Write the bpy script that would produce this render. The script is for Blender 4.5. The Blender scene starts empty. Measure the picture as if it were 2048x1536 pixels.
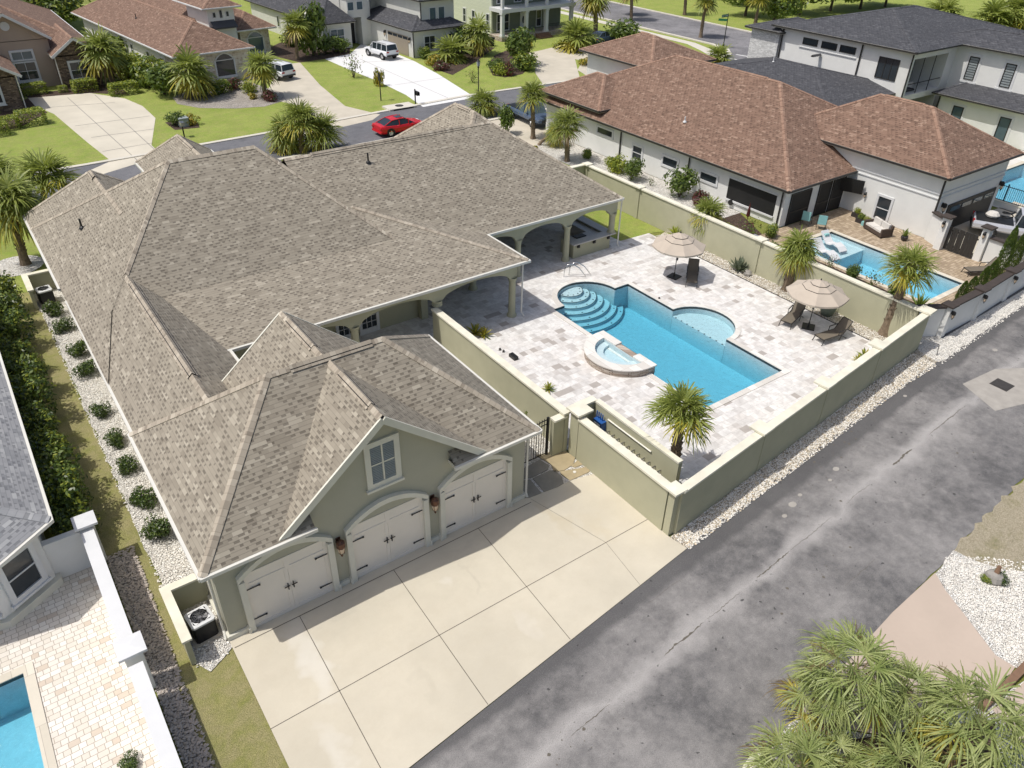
import bpy, math, random
from mathutils import Vector, Matrix, noise
from mathutils.geometry import tessellate_polygon
S = bpy.context.scene
COL = S.collection
# ---------------------------------------------------------------- camera
YAW, TILT, ROLL, FPX, CAMH = 0.634908, 0.603421, -0.0229336, 1536.67, 21.0
_cy, _sy, _ct, _st, _cr, _sr = math.cos(YAW), math.sin(YAW), math.cos(TILT), math.sin(TILT), math.cos(ROLL), math.sin(ROLL)
FWD = Vector((_sy*_ct, _cy*_ct, -_st)); _r = Vector((_cy, -_sy, 0)); _d = FWD.cross(_r)
RIGHT = _cr*_r + _sr*_d; DOWN = -_sr*_r + _cr*_d
camd = bpy.data.cameras.new('camera'); cam = bpy.data.objects.new('camera', camd); COL.objects.link(cam)
camd.sensor_width = 36; camd.lens = FPX/2048*36; camd.clip_start = .5; camd.clip_end = 3000
cam.matrix_world = Matrix(((RIGHT.x, -DOWN.x, -FWD.x, 0), (RIGHT.y, -DOWN.y, -FWD.y, 0), (RIGHT.z, -DOWN.z, -FWD.z, CAMH), (0, 0, 0, 1)))
S.camera = cam
# ---------------------------------------------------------------- light
SUNDIR = Vector((-.49, .15, 1)).normalized()
w = bpy.data.worlds.new('World'); S.world = w; w.use_nodes = True
nt = w.node_tree; bg = nt.nodes['Background']; sky = nt.nodes.new('ShaderNodeTexSky'); sky.sky_type = 'NISHITA'
sky.sun_disc = False; sky.sun_elevation = math.asin(SUNDIR.z); sky.sun_rotation = math.atan2(SUNDIR.x, SUNDIR.y)
sky.air_density = 1.0; sky.dust_density = 3.5; sky.ozone_density = .3
nt.links.new(sky.outputs[0], bg.inputs[0]); bg.inputs[1].default_value = .115
sl = bpy.data.lights.new('sun', 'SUN'); sl.energy = 3.35; sl.angle = math.radians(.5); sl.color = (1, .965, .90)
so = bpy.data.objects.new('sun', sl); COL.objects.link(so); so.rotation_euler = (-SUNDIR).to_track_quat('-Z', 'Y').to_euler(); so.location = (0, 0, 60)
S.view_settings.view_transform = 'Standard'; S.view_settings.look = 'None'; S.view_settings.exposure = .0; S.view_settings.gamma = 1
S.render.engine = 'CYCLES'; S.cycles.transparent_max_bounces = 24; S.cycles.max_bounces = 6
# ---------------------------------------------------------------- helpers
def G(px, py, z=0.0):
    r = RIGHT*(px-1024) + DOWN*(py-768) + FWD*FPX
    t = (z-CAMH)/r.z
    return Vector((r.x*t, r.y*t, z))
WM = {}
def _link(o, parent):
    COL.objects.link(o)
    if parent is not None:
        o.parent = parent
        WM[o.name] = WM[parent.name].copy()
def tag(o, label, cat, group=None):
    o['label'] = label; o['category'] = cat
    if group: o['group'] = group
    return o
def thing(name, label, cat, loc=(0, 0, 0), rz=0.0, group=None, sc=1.0):
    o = bpy.data.objects.new(name, None); o.empty_display_size = .3; COL.objects.link(o)
    o.location = loc; o.rotation_euler = (0, 0, rz); o.scale = (sc, sc, sc)
    WM[o.name] = Matrix.Translation(Vector(loc)) @ Matrix.Rotation(rz, 4, 'Z') @ Matrix.Scale(sc, 4)
    return tag(o, label, cat, group)
class MB:
    def __init__(s): s.v = []; s.f = []; s.m = []; s.uv = []
    def face(s, pts, mi=0, uv=None):
        b = len(s.v); s.v += [Vector(p) for p in pts]; s.f.append(tuple(range(b, b+len(pts)))); s.m.append(mi); s.uv.append(uv); return s
    def grid(s, rows, mi=0, closed=False):
        b = len(s.v); n = len(rows[0])
        for r in rows: s.v += [Vector(p) for p in r]
        for i in range(len(rows)-1):
            for j in range(n if closed else n-1):
                k = (j+1) % n
                s.f.append((b+i*n+j, b+i*n+k, b+(i+1)*n+k, b+(i+1)*n+j)); s.m.append(mi); s.uv.append(None)
        return s
    def box(s, a, b, mi=0, M=None):
        x0, y0, z0 = a; x1, y1, z1 = b
        p = [Vector(q) for q in ((x0, y0, z0), (x1, y0, z0), (x1, y1, z0), (x0, y1, z0), (x0, y0, z1), (x1, y0, z1), (x1, y1, z1), (x0, y1, z1))]
        if M is not None: p = [M @ q for q in p]
        k = len(s.v); s.v += p
        for f in ((3, 2, 1, 0), (4, 5, 6, 7), (0, 1, 5, 4), (1, 2, 6, 5), (2, 3, 7, 6), (3, 0, 4, 7)):
            s.f.append(tuple(k+i for i in f)); s.m.append(mi); s.uv.append(None)
        return s
    def bar(s, p, q, w, h, mi=0):
        """box from p to q, w wide, h high (centred on the line)"""
        p = Vector(p); q = Vector(q); d = q-p; L = d.length
        if L < 1e-6: return s
        d.normalize(); up = Vector((0, 0, 1)) if abs(d.z) < .95 else Vector((0, 1, 0))
        sd = d.cross(up).normalized(); u2 = sd.cross(d)
        M = Matrix(((sd.x, d.x, u2.x, p.x), (sd.y, d.y, u2.y, p.y), (sd.z, d.z, u2.z, p.z), (0, 0, 0, 1)))
        return s.box((-w/2, 0, -h/2), (w/2, L, h/2), mi, M)
    def tube(s, pts, rad, n=8, mi=0, cap=True):
        pts = [Vector(p) for p in pts]
        if not hasattr(rad, '__len__'): rad = [rad]*len(pts)
        rows = []
        t0 = (pts[1]-pts[0]).normalized(); up = Vector((0, 0, 1)) if abs(t0.z) < .9 else Vector((1, 0, 0)); sd = t0.cross(up).normalized()
        for i, p in enumerate(pts):
            t = (pts[min(i+1, len(pts)-1)]-pts[max(i-1, 0)]).normalized()
            sd = (sd - t*sd.dot(t)).normalized(); u = sd.cross(t)
            rows.append([p + (sd*math.cos(2*math.pi*k/n)+u*math.sin(2*math.pi*k/n))*rad[i] for k in range(n)])
        s.grid(rows, mi, True)
        if cap: s.face(rows[0][::-1], mi); s.face(rows[-1], mi)
        return s
    def lathe(s, prof, c=(0, 0, 0), n=16, mi=0):
        c = Vector(c)
        s.grid([[c+Vector((r*math.cos(2*math.pi*k/n), r*math.sin(2*math.pi*k/n), z)) for k in range(n)] for r, z in prof], mi, True); return s
    def prism(s, poly, z0, z1, mi=0, top=True, bottom=False):
        poly = [(p[0], p[1]) for p in poly]; n = len(poly)
        ar = sum(poly[i][0]*poly[(i+1) % n][1]-poly[(i+1) % n][0]*poly[i][1] for i in range(n))
        if ar < 0: poly = poly[::-1]
        for i in range(n):
            a = poly[i]; b = poly[(i+1) % n]
            s.face([(a[0], a[1], z0), (b[0], b[1], z0), (b[0], b[1], z1), (a[0], a[1], z1)], mi)
        if top: s.face([(p[0], p[1], z1) for p in poly], mi)
        if bottom: s.face([(p[0], p[1], z0) for p in poly[::-1]], mi)
        return s
    def sheet(s, outer, holes, z, mi=0):
        loops = [[Vector((p[0], p[1], z)) for p in outer]] + [[Vector((p[0], p[1], z)) for p in h] for h in holes]
        flat = [p for l in loops for p in l]; b = len(s.v); s.v += flat
        for t in tessellate_polygon(loops):
            a, c, d = [flat[i] for i in t]
            if (c-a).cross(d-a).z < 0: t = (t[0], t[2], t[1])
            s.f.append(tuple(b+i for i in t)); s.m.append(mi); s.uv.append(None)
        return s
    def mesh(s, name, mats, inv=None, smooth=False):
        me = bpy.data.meshes.new(name)
        vs = [inv @ v for v in s.v] if inv is not None else s.v
        me.from_pydata([tuple(v) for v in vs], [], s.f)
        for m in (mats if isinstance(mats, (list, tuple)) else [mats]): me.materials.append(m)
        me.polygons.foreach_set('material_index', s.m)
        if any(u is not None for u in s.uv):
            lay = me.uv_layers.new(name='UVMap')
            for p, u in zip(me.polygons, s.uv):
                if u is not None:
                    for li, q in zip(p.loop_indices, u): lay.data[li].uv = q
        if smooth: me.polygons.foreach_set('use_smooth', [True]*len(me.polygons))
        me.update(); return me
    def build(s, name, mats, parent=None, world=True, smooth=False):
        """link as ONE mesh object. world=True: vertices are world coordinates"""
        inv = WM[parent.name].inverted() if (parent is not None and world) else None
        o = bpy.data.objects.new(name, s.mesh(name, mats, inv, smooth))
        _link(o, parent)
        if parent is None: WM[o.name] = Matrix.Identity(4)
        return o
def struct(name, mb, mats, kind='structure'):
    o = mb.build(name, mats); o['kind'] = kind; return o
def copy_tree(o, parent=None):
    c = o.copy(); COL.objects.link(c); c.parent = parent
    for ch in list(o.children): copy_tree(ch, c)
    return c
def place(proto, used, loc, rz, label, group=None, sc=1.0):
    c = proto if not used else copy_tree(proto)
    c.location = loc; c.rotation_euler = (0, 0, rz); c.scale = (sc, sc, sc) if not hasattr(sc, '__len__') else sc
    c['label'] = label
    if group: c['group'] = group
    return c
def arc(cx, cy, r, a0, a1, n=16): return [(cx+r*math.cos(math.radians(a0+(a1-a0)*i/n)), cy+r*math.sin(math.radians(a0+(a1-a0)*i/n))) for i in range(n+1)]
# ---------------------------------------------------------------- materials
def hx(r, g, b):
    f = lambda c: (c/255/12.92 if c/255 <= .04045 else ((c/255+.055)/1.055)**2.4)
    return (f(r), f(g), f(b))
class NT:
    def __init__(s, name):
        s.m = bpy.data.materials.new(name); s.m.use_nodes = True; s.t = s.m.node_tree; s.b = s.t.nodes['Principled BSDF']; s.out = s.t.nodes['Material Output']
        s.b.inputs['Roughness'].default_value = .8
    def n(s, ty, **k):
        x = s.t.nodes.new('ShaderNode'+ty)
        for a, v in k.items(): setattr(x, a, v)
        return x
    def l(s, a, b): s.t.links.new(a, b)
    def co(s, uv=False):
        if not hasattr(s, '_c'): s._c = s.n('TexCoord')
        return s._c.outputs['UV'] if uv else s._c.outputs['Object']
    def geo(s):
        if not hasattr(s, '_g'): s._g = s.n('NewGeometry')
        return s._g.outputs['Position']
    def noise(s, scale, detail=4, rough=.55, vec=None, dist=0):
        x = s.n('TexNoise'); x.inputs['Scale'].default_value = scale; x.inputs['Detail'].default_value = detail; x.inputs['Roughness'].default_value = rough; x.inputs['Distortion'].default_value = dist
        s.l(vec if vec is not None else s.geo(), x.inputs['Vector']); return x.outputs['Fac']
    def ramp(s, fac, stops, interp='LINEAR'):
        x = s.n('ValToRGB'); e = x.color_ramp.elements; x.color_ramp.interpolation = interp
        while len(e) < len(stops): e.new(.5)
        for i, (p, c) in enumerate(stops):
            e[i].position = p; e[i].color = (*c, 1) if hasattr(c, '__len__') else (c, c, c, 1)
        s.l(fac, x.inputs[0]); return x.outputs[0]
    def mix(s, fac, a, b, mode='MIX'):
        x = s.n('Mix', data_type='RGBA', blend_type=mode)
        for k, v in ((0, fac), (6, a), (7, b)):
            if isinstance(v, (int, float)): x.inputs[k].default_value = v if k == 0 else (v, v, v, 1)
            elif isinstance(v, tuple): x.inputs[k].default_value = (*v, 1)
            else: s.l(v, x.inputs[k])
        return x.outputs[2]
    def math(s, op, a, b=0.0, clamp=False):
        x = s.n('Math', operation=op, use_clamp=clamp)
        for k, v in ((0, a), (1, b)):
            if isinstance(v, (int, float)): x.inputs[k].default_value = v
            else: s.l(v, x.inputs[k])
        return x.outputs[0]
    def mapping(s, vec, loc=(0, 0, 0), rot=(0, 0, 0), sc=(1, 1, 1)):
        x = s.n('Mapping'); x.inputs[1].default_value = loc; x.inputs[2].default_value = rot; x.inputs[3].default_value = sc; s.l(vec, x.inputs[0]); return x.outputs[0]
    def brick(s, vec, bw, rh, mortar, off=.5, sq=1.0, sqf=2, smooth=.1):
        x = s.n('TexBrick'); x.offset = off; x.squash = sq; x.squash_frequency = sqf
        for k, v in (('Color1', (0, 0, 0, 1)), ('Color2', (1, 1, 1, 1)), ('Mortar', (.5, .5, .5, 1)), ('Scale', 1), ('Mortar Size', mortar), ('Mortar Smooth', smooth), ('Bias', 0), ('Brick Width', bw), ('Row Height', rh)): x.inputs[k].default_value = v
        s.l(vec, x.inputs['Vector']); return x.outputs['Color'], x.outputs['Fac']
    def voro(s, scale, vec=None, feature='F1', rnd=1.0):
        x = s.n('TexVoronoi', feature=feature); x.inputs['Scale'].default_value = scale; x.inputs['Randomness'].default_value = rnd
        s.l(vec if vec is not None else s.geo(), x.inputs['Vector']); return x
    def bump(s, h, strength=.3, dist=.02):
        x = s.n('Bump'); x.inputs['Strength'].default_value = strength; x.inputs['Distance'].default_value = dist; s.l(h, x.inputs['Height']); s.l(x.outputs[0], s.b.inputs['Normal']); return x
    def col(s, c):
        if isinstance(c, tuple): s.b.inputs['Base Color'].default_value = (*c, 1)
        else: s.l(c, s.b.inputs['Base Color'])
        return s
    def set(s, **k):
        for a, v in k.items(): s.b.inputs[a.replace('_', ' ')].default_value = v
        return s
def M_paint(name, c, rough=.6, var=.12, scale=1.5, bump=.05, metal=0.0, dirt=0.0):
    s = NT(name); a = s.noise(scale, 5); b = s.noise(scale*14, 3)
    dk = tuple(x*(1-var) for x in c); lt = tuple(min(1, x*(1+var*.6)) for x in c)
    k = s.mix(s.ramp(a, [(.3, 0.), (.7, 1.)]), dk, lt); k = s.mix(s.math('MULTIPLY', b, .25), k, tuple(x*.8 for x in c))
    s.col(k).set(Roughness=rough, Metallic=metal)
    if bump: s.bump(s.noise(60, 3), bump, .01)
    return s.m
def M_shingle(name, lo, mid, hi, dark, streak=.16, row=.145, bw=.31, dash=.66):
    s = NT(name); uv = s.co(True)
    sep = s.n('SeparateXYZ'); s.l(uv, sep.inputs[0])
    vr = s.math('DIVIDE', sep.outputs[1], row); fr = s.math('FRACT', vr); ri = s.math('FLOOR', vr)
    uu = s.math('ADD', s.math('DIVIDE', sep.outputs[0], bw), s.math('MULTIPLY', ri, .41)); cu = s.math('FRACT', uu); ci = s.math('FLOOR', uu)
    cb = s.n('CombineXYZ'); s.l(ci, cb.inputs[0]); s.l(ri, cb.inputs[1]); wn = s.n('TexWhiteNoise', noise_dimensions='2D'); s.l(cb.outputs[0], wn.inputs['Vector']); rc = s.n('SeparateColor'); s.l(wn.outputs['Color'], rc.inputs[0]); r1 = rc.outputs[0]; r2 = rc.outputs[1]
    k = s.ramp(r1, [(0, lo), (.35, mid), (.8, mid), (1, hi)])
    d = s.math('MULTIPLY', s.math('LESS_THAN', cu, s.math('ADD', s.math('MULTIPLY', r2, .55), .18)), s.math('GREATER_THAN', fr, .42)); d = s.math('MULTIPLY', d, s.math('GREATER_THAN', rc.outputs[2], .32))
    k = s.mix(s.math('MULTIPLY', d, dash), k, dark)
    line = s.math('GREATER_THAN', fr, .90); k = s.mix(s.math('MULTIPLY', line, .42), k, dark)  # dark row line paints in the shadow under each shingle course
    big = s.noise(.45, 4, .6); mott = s.noise(2.2, 4, .6)
    k = s.mix(s.math('MULTIPLY', s.ramp(big, [(.38, 0.), (.66, 1.)]), streak), k, tuple(x*.62 for x in mid)); k = s.mix(s.ramp(mott, [(.42, 0.), (.72, .14)]), k, hi)
    k = s.mix(s.math('MULTIPLY', s.noise(110, 2), .16), k, dark); s.col(k).set(Roughness=.95)
    s.bump(s.math('SUBTRACT', s.math('MULTIPLY', fr, -1.0), s.math('MULTIPLY', d, .7)), .45, .012); return s.m
def M_brickish(name, bw, rh, mortar, stops, mort, off=.5, sq=.66, sqf=2, rot=0.0, bump=.3, stain=.15, fine=.12, rough=.75, wall=False, gloss=None):
    s = NT(name)
    if wall:
        sep = s.n('SeparateXYZ'); s.l(s.geo(), sep.inputs[0]); cb = s.n('CombineXYZ'); s.l(s.math('ADD', sep.outputs[0], s.math('MULTIPLY', sep.outputs[1], .97)), cb.inputs[0]); s.l(sep.outputs[2], cb.inputs[1]); v = cb.outputs[0]
    else: v = s.geo()
    v = s.mapping(v, (0, 0, 0), (0, 0, rot))
    c, f = s.brick(v, bw, rh, mortar, off, sq, sqf, .2)
    k = s.ramp(c, stops, 'CONSTANT' if len(stops) > 4 else 'LINEAR')
    n1 = s.noise(3.2, 5, .6, dist=.6); k = s.mix(s.math('MULTIPLY', s.ramp(n1, [(.38, 0.), (.72, 1.)]), stain), k, tuple(x*.62 for x in stops[-1][1]))
    n2 = s.noise(24, 4); k = s.mix(s.math('MULTIPLY', n2, fine), k, tuple(x*.5 for x in stops[-1][1]))
    k = s.mix(f, k, mort); s.col(k).set(Roughness=rough)
    s.bump(s.math('ADD', s.math('MULTIPLY', f, -1.0), s.math('MULTIPLY', n2, .2)), bump, .01); return s.m
def M_grass(name, a, b, c, patch=.5, dry=(.30, .22, .11), dryamt=.0):
    s = NT(name); n1 = s.noise(.5, 4); n2 = s.noise(3.5, 4, .6); n3 = s.noise(38, 3, .7)
    k = s.mix(s.ramp(n1, [(.35, 0.), (.65, 1.)]), a, b); k = s.mix(s.math('MULTIPLY', s.ramp(n2, [(.4, 0.), (.7, 1.)]), patch), k, c)
    if dryamt: k = s.mix(s.ramp(s.noise(1.3, 5, .65, dist=.4), [(.5-dryamt*.3, 0.), (.72-dryamt*.25, dryamt)]), k, dry)
    k = s.mix(s.ramp(n3, [(.35, .75), (.62, 0.)]), k, tuple(x*.42 for x in a)); s.col(k).set(Roughness=.9); s.bump(n3, .9, .05); return s.m
def M_gravel(name, stops, scale=13, gap=.05, bump=.9):
    s = NT(name); v = s.voro(scale); e = s.voro(scale, feature='DISTANCE_TO_EDGE')
    sepc = s.n('SeparateColor'); s.l(v.outputs['Color'], sepc.inputs[0])
    k = s.ramp(sepc.outputs[0], stops); ed = s.ramp(e.outputs['Distance'], [(0.0, 0.), (gap*2.2, 1.)])
    k = s.mix(s.math('SUBTRACT', 1.0, ed), k, tuple(x*.30 for x in stops[0][1]))
    k = s.mix(s.ramp(s.noise(1.1, 4), [(.45, 0.), (.8, .35)]), k, tuple(x*.5 for x in stops[0][1]))
    s.col(k).set(Roughness=.85); s.bump(s.math('ADD', ed, s.math('MULTIPLY', sepc.outputs[1], .6)), bump, .035); return s.m
def M_leaf(name, c, c2, trans=.35, rough=.5, nscale=2.5):
    s = NT(name); oi = s.n('ObjectInfo'); n = s.noise(nscale, 3, vec=s.geo()); v = s.noise(30, 2)
    k = s.mix(s.ramp(n, [(.35, 0.), (.65, 1.)]), c, c2); k = s.mix(s.ramp(v, [(.3, .5), (.6, 0.)]), k, tuple(x*.45 for x in c))
    k = s.mix(s.math('MULTIPLY', oi.outputs['Random'], .18), k, tuple(x*.6 for x in c2))
    s.col(k).set(Roughness=rough); tr = s.n('BsdfTranslucent'); s.l(s.mix(.3, k, (.35, .42, .06)), tr.inputs[0]); mx = s.n('MixShader'); mx.inputs[0].default_value = trans
    s.l(s.b.outputs[0], mx.inputs[1]); s.l(tr.outputs[0], mx.inputs[2]); s.l(mx.outputs[0], s.out.inputs[0]); return s.m
def M_glass(name, c=(.02, .025, .03), rough=.06, spec=.5):
    s = NT(name); n = s.noise(.9, 3); s.col(s.mix(n, c, tuple(x*2.2 for x in c))).set(Roughness=rough); s.b.inputs['Specular IOR Level'].default_value = spec; return s.m
def M_water(name, tint, dens, bump=.8, scale=4.0):
    s = NT(name); s.t.nodes.remove(s.b)
    gl = s.n('BsdfGlossy'); gl.inputs['Roughness'].default_value = .04; tr = s.n('BsdfTransparent'); tr.inputs[0].default_value = (1, 1, 1, 1)
    fz = s.n('Fresnel'); fz.inputs[0].default_value = 1.33
    a = s.noise(scale, 3, .6, dist=1.2); b = s.noise(scale*3.5, 2, .5, dist=.8); h = s.math('ADD', a, s.math('MULTIPLY', b, .35))
    bp = s.n('Bump'); bp.inputs['Strength'].default_value = bump; bp.inputs['Distance'].default_value = .06; s.l(h, bp.inputs['Height'])
    s.l(bp.outputs[0], gl.inputs['Normal']); s.l(bp.outputs[0], fz.inputs['Normal'])
    mx = s.n('MixShader'); s.l(s.math('MULTIPLY', fz.outputs[0], s.math('SUBTRACT', 1.0, s.n('NewGeometry').outputs['Backfacing'])), mx.inputs[0]); s.l(tr.outputs[0], mx.inputs[1]); s.l(gl.outputs[0], mx.inputs[2]); s.l(mx.outputs[0], s.out.inputs[0])
    va = s.n('VolumeAbsorption'); va.inputs[0].default_value = (*tint, 1); va.inputs[1].default_value = dens; s.l(va.outputs[0], s.out.inputs[1]); return s.m
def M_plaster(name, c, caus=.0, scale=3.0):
    """pool plaster; mottled tone painted in to stand for ripple and caustic light"""
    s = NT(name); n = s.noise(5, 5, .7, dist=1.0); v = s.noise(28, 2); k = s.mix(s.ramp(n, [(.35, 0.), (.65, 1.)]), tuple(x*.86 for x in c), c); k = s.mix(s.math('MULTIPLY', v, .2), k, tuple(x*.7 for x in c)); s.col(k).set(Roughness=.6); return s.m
MT = {}
MT['stucco'] = M_paint('stucco olive', hx(176, 174, 148), .85, .07, 1.2, .12)
MT['sage'] = M_paint('stucco sage', hx(174, 172, 155), .85, .05, 1.0, .12)
MT['trim'] = M_paint('trim cream', hx(215, 213, 200), .6, .06, 2, .04)
MT['white'] = M_paint('white paint', hx(214, 215, 216), .6, .04, 1.5, .03)
MT['whitewall'] = M_paint('white stucco', hx(225, 225, 222), .85, .06, 1.0, .12)
MT['offwhite'] = M_paint('off-white siding', hx(208, 208, 202), .8, .06, 1.2, .08)
MT['gutter'] = M_paint('white gutter metal', hx(216, 214, 206), .4, .04, 2, 0)
MT['door'] = M_paint('garage door white', hx(230, 223, 212), .5, .03, 2, .02)
MT['cap'] = M_paint('wall cap cream', hx(224, 220, 202), .8, .14, 1.4, .1)
MT['black'] = M_paint('black metal', (.012, .012, .013), .45, .2, 3, 0)
MT['darkframe'] = M_paint('dark frame', (.03, .028, .026), .5, .1, 3, 0)
MT['browncap'] = M_paint('brown cap', (.055, .042, .036), .8, .2, 3, .2)
MT['soffit'] = M_paint('soffit', hx(200, 198, 185), .8, .05, 1, 0)
MT['shingle'] = M_shingle('weathered tan shingles', hx(134, 126, 113), hx(152, 144, 130), hx(174, 166, 151), hx(78, 71, 63))
MT['shingle_red'] = M_shingle('brown red shingles', hx(104, 82, 69), hx(129, 103, 88), hx(156, 131, 114), hx(72, 52, 43), row=.17, bw=.3)
MT['shingle_dark'] = M_shingle('charcoal shingles', hx(60, 61, 66), hx(76, 77, 82), hx(98, 98, 102), hx(40, 41, 45), .3, row=.16)
MT['shingle_grey'] = M_shingle('light grey shingles', hx(128, 130, 134), hx(150, 151, 154), hx(176, 177, 178), hx(95, 97, 102), .2)
MT['cap_tan'] = M_shingle('tan ridge caps', hx(150, 140, 126), hx(168, 158, 143), hx(196, 187, 171), hx(120, 110, 98), .1, row=.24, bw=.9)
MT['cap_red'] = M_shingle('brown ridge caps', hx(138, 110, 94), hx(148, 120, 103), hx(164, 138, 120), hx(108, 80, 67), .1, row=.24, bw=.9)
MT['cap_dark'] = M_shingle('charcoal ridge caps', hx(66, 67, 72), hx(80, 81, 86), hx(98, 98, 102), hx(48, 48, 52), .1, row=.24, bw=.9)
MT['cap_grey'] = M_shingle('grey ridge caps', hx(140, 142, 146), hx(158, 159, 162), hx(180, 181, 182), hx(110, 112, 116), .1, row=.24, bw=.9)
MT['glass'] = M_glass('window glass')
MT['glassblue'] = M_glass('bluish window glass', (.05, .075, .09), .05)
MT['shutter'] = M_paint('plantation shutters', hx(150, 158, 160), .6, .1, 3, 0)
MT['screen'] = M_paint('dark screen mesh', (.012, .012, .012), .7, .3, 1, 0)
MT['bronze'] = M_paint('aged bronze', (.14, .07, .045), .45, .2, 6, 0, .6)
MT['lampglass'] = M_glass('lantern glass', (.45, .35, .25), .1)
MT['travertine'] = M_brickish('travertine pavers', .52, .38, .004, [(0, hx(228, 226, 224)), (.2, hx(215, 212, 209)), (.34, hx(234, 232, 229)), (.62, hx(222, 218, 214)), (.74, hx(204, 199, 195)), (.80, hx(230, 227, 224)), (.955, hx(176, 169, 163))], hx(176, 172, 166), .42, .62, 3, 0, .15, .42, .2)
MT['warmpavers'] = M_brickish('warm tumbled pavers', .2, .2, .008, [(0, hx(224, 217, 207)), (.35, hx(216, 208, 196)), (.6, hx(231, 226, 217)), (.86, hx(204, 190, 174)), (.94, hx(218, 211, 200))], hx(150, 138, 124), .45, 1.5, 2, 0, .4, .12, .12)
MT['tanpavers'] = M_brickish('tan patio pavers', .3, .2, .01, [(0, hx(176, 158, 132)), (.4, hx(150, 132, 110)), (.8, hx(188, 170, 146))], hx(110, 96, 80), .5, .7, 2, 0, .4, .2)
MT['coping'] = M_brickish('stone coping', .5, 2.0, .006, [(0, hx(222, 219, 213)), (.5, hx(205, 200, 193)), (.9, hx(228, 225, 219))], hx(170, 165, 158), .5, 1, 2, 0, .1, .25, .1)
MT['copingy'] = M_brickish('cream coping', .4, 2.0, .006, [(0, hx(214, 206, 190)), (.5, hx(200, 192, 176)), (.9, hx(222, 215, 200))], hx(160, 150, 138), .5, 1, 2, 0, .1, .2, .1)
MT['veneer'] = M_brickish('stacked stone veneer', .28, .06, .006, [(0, hx(176, 160, 146)), (.4, hx(150, 132, 118)), (.8, hx(200, 190, 178))], hx(90, 78, 68), .4, .6, 2, 0, .6, .3, .1, wall=True)
MT['stonebrown'] = M_brickish('brown ledge stone', .34, .1, .008, [(0, hx(122, 104, 88)), (.35, hx(92, 76, 64)), (.6, hx(150, 130, 110)), (.82, hx(78, 66, 60)), (.92, hx(132, 112, 94))], hx(60, 50, 42), .4, .6, 2, 0, .7, .3, .2, wall=True)
MT['limestone'] = M_brickish('pale limestone', .4, .2, .012, [(0, hx(214, 208, 196)), (.45, hx(196, 184, 166)), (.7, hx(224, 220, 210)), (.9, hx(180, 166, 148))], hx(214, 208, 198), .4, .65, 2, 0, .5, .3, .2, wall=True)
MT['whitestone'] = M_brickish('white ledge stone', .35, .09, .006, [(0, hx(214, 214, 212)), (.5, hx(188, 188, 186)), (.8, hx(226, 226, 224))], hx(150, 150, 150), .4, .6, 2, 0, .6, .2, .1, wall=True)
MT['concrete'] = M_paint('driveway concrete', hx(203, 196, 180), .85, .13, .3, .06)
MT['concretew'] = M_paint('bright new concrete', hx(222, 222, 222), .85, .03, .5, .04)
MT['concretep'] = M_paint('pinkish concrete', hx(188, 172, 158), .85, .08, .4, .06)
MT['concreteg'] = M_paint('aged concrete', hx(196, 188, 172), .85, .14, .5, .06)
MT['curb'] = M_paint('kerb concrete', hx(205, 200, 188), .85, .1, .8, .06)
MT['joint'] = M_paint('joint', (.13, .115, .095), .9, .1, 3, 0)
MT['grass'] = M_grass('lawn grass', (.28, .38, .05), (.42, .49, .10), (.22, .32, .04), .6, (.42, .36, .15), .45)
MT['grassdry'] = M_grass('tired lawn grass', (.30, .31, .075), (.42, .40, .14), (.23, .27, .055), .6, (.50, .41, .25), .6)
MT['grassdark'] = M_grass('ground grass', (.20, .25, .03), (.28, .31, .05), (.14, .19, .02), .5, (.34, .28, .12), .4)
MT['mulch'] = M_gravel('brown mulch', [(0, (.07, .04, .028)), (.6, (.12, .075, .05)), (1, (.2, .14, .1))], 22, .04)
MT['gravelw'] = M_gravel('white marble gravel', [(0, hx(206, 200, 190)), (.5, hx(232, 228, 220)), (1, hx(244, 242, 236))], 15, .035)
MT['graveld'] = M_gravel('mixed cream gravel', [(0, hx(172, 155, 130)), (.45, hx(222, 212, 194)), (1, hx(238, 232, 220))], 15, .05)
MT['gravelg'] = M_gravel('river gravel', [(0, hx(170, 160, 150)), (.45, hx(200, 191, 181)), (1, hx(222, 215, 206))], 16, .05)
MT['waterm'] = M_water('pool water', (.0, .70, .86), .42)
MT['waters'] = M_water('clearer pool water', (.0, .74, .94), .30, .35, 7)  # paler tint and weaker absorption than the main pool water
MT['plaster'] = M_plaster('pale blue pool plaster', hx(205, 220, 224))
MT['tile'] = M_paint('dark waterline tile', (.035, .04, .045), .3, .4, 12, 0)
MT['palm1'] = M_leaf('palm frond green', (.20, .26, .05), (.38, .42, .10))
MT['palm2'] = M_leaf('palm frond yellowing', (.42, .38, .05), (.55, .47, .07))
MT['palm3'] = M_leaf('palm frond dead', (.22, .14, .06), (.30, .2, .1))
MT['palmf'] = M_leaf('palm frond sage', (.26, .33, .10), (.44, .48, .19), .3)
MT['bark'] = M_paint('palm bark', hx(128, 112, 94), .95, .35, 7, .6)
MT['barkd'] = M_paint('tree bark', hx(92, 80, 68), .95, .3, 6, .5)
MT['leafd'] = M_leaf('dark glossy leaves', (.035, .065, .015), (.075, .125, .03), .2, .35)
MT['leafm'] = M_leaf('green leaves', (.10, .16, .025), (.19, .26, .045), .3)
MT['leafl'] = M_leaf('lime leaves', (.26, .32, .03), (.42, .45, .055), .35)
MT['leafy'] = M_leaf('yellow foliage', (.42, .33, .03), (.55, .42, .05), .3)
MT['leafr'] = M_leaf('burgundy foliage', (.10, .02, .025), (.16, .04, .035), .25)
MT['leafo'] = M_leaf('orange foliage', (.36, .20, .07), (.45, .27, .1), .3)
MT['agave'] = M_leaf('agave blades', (.13, .16, .11), (.22, .25, .17), .1)
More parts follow.
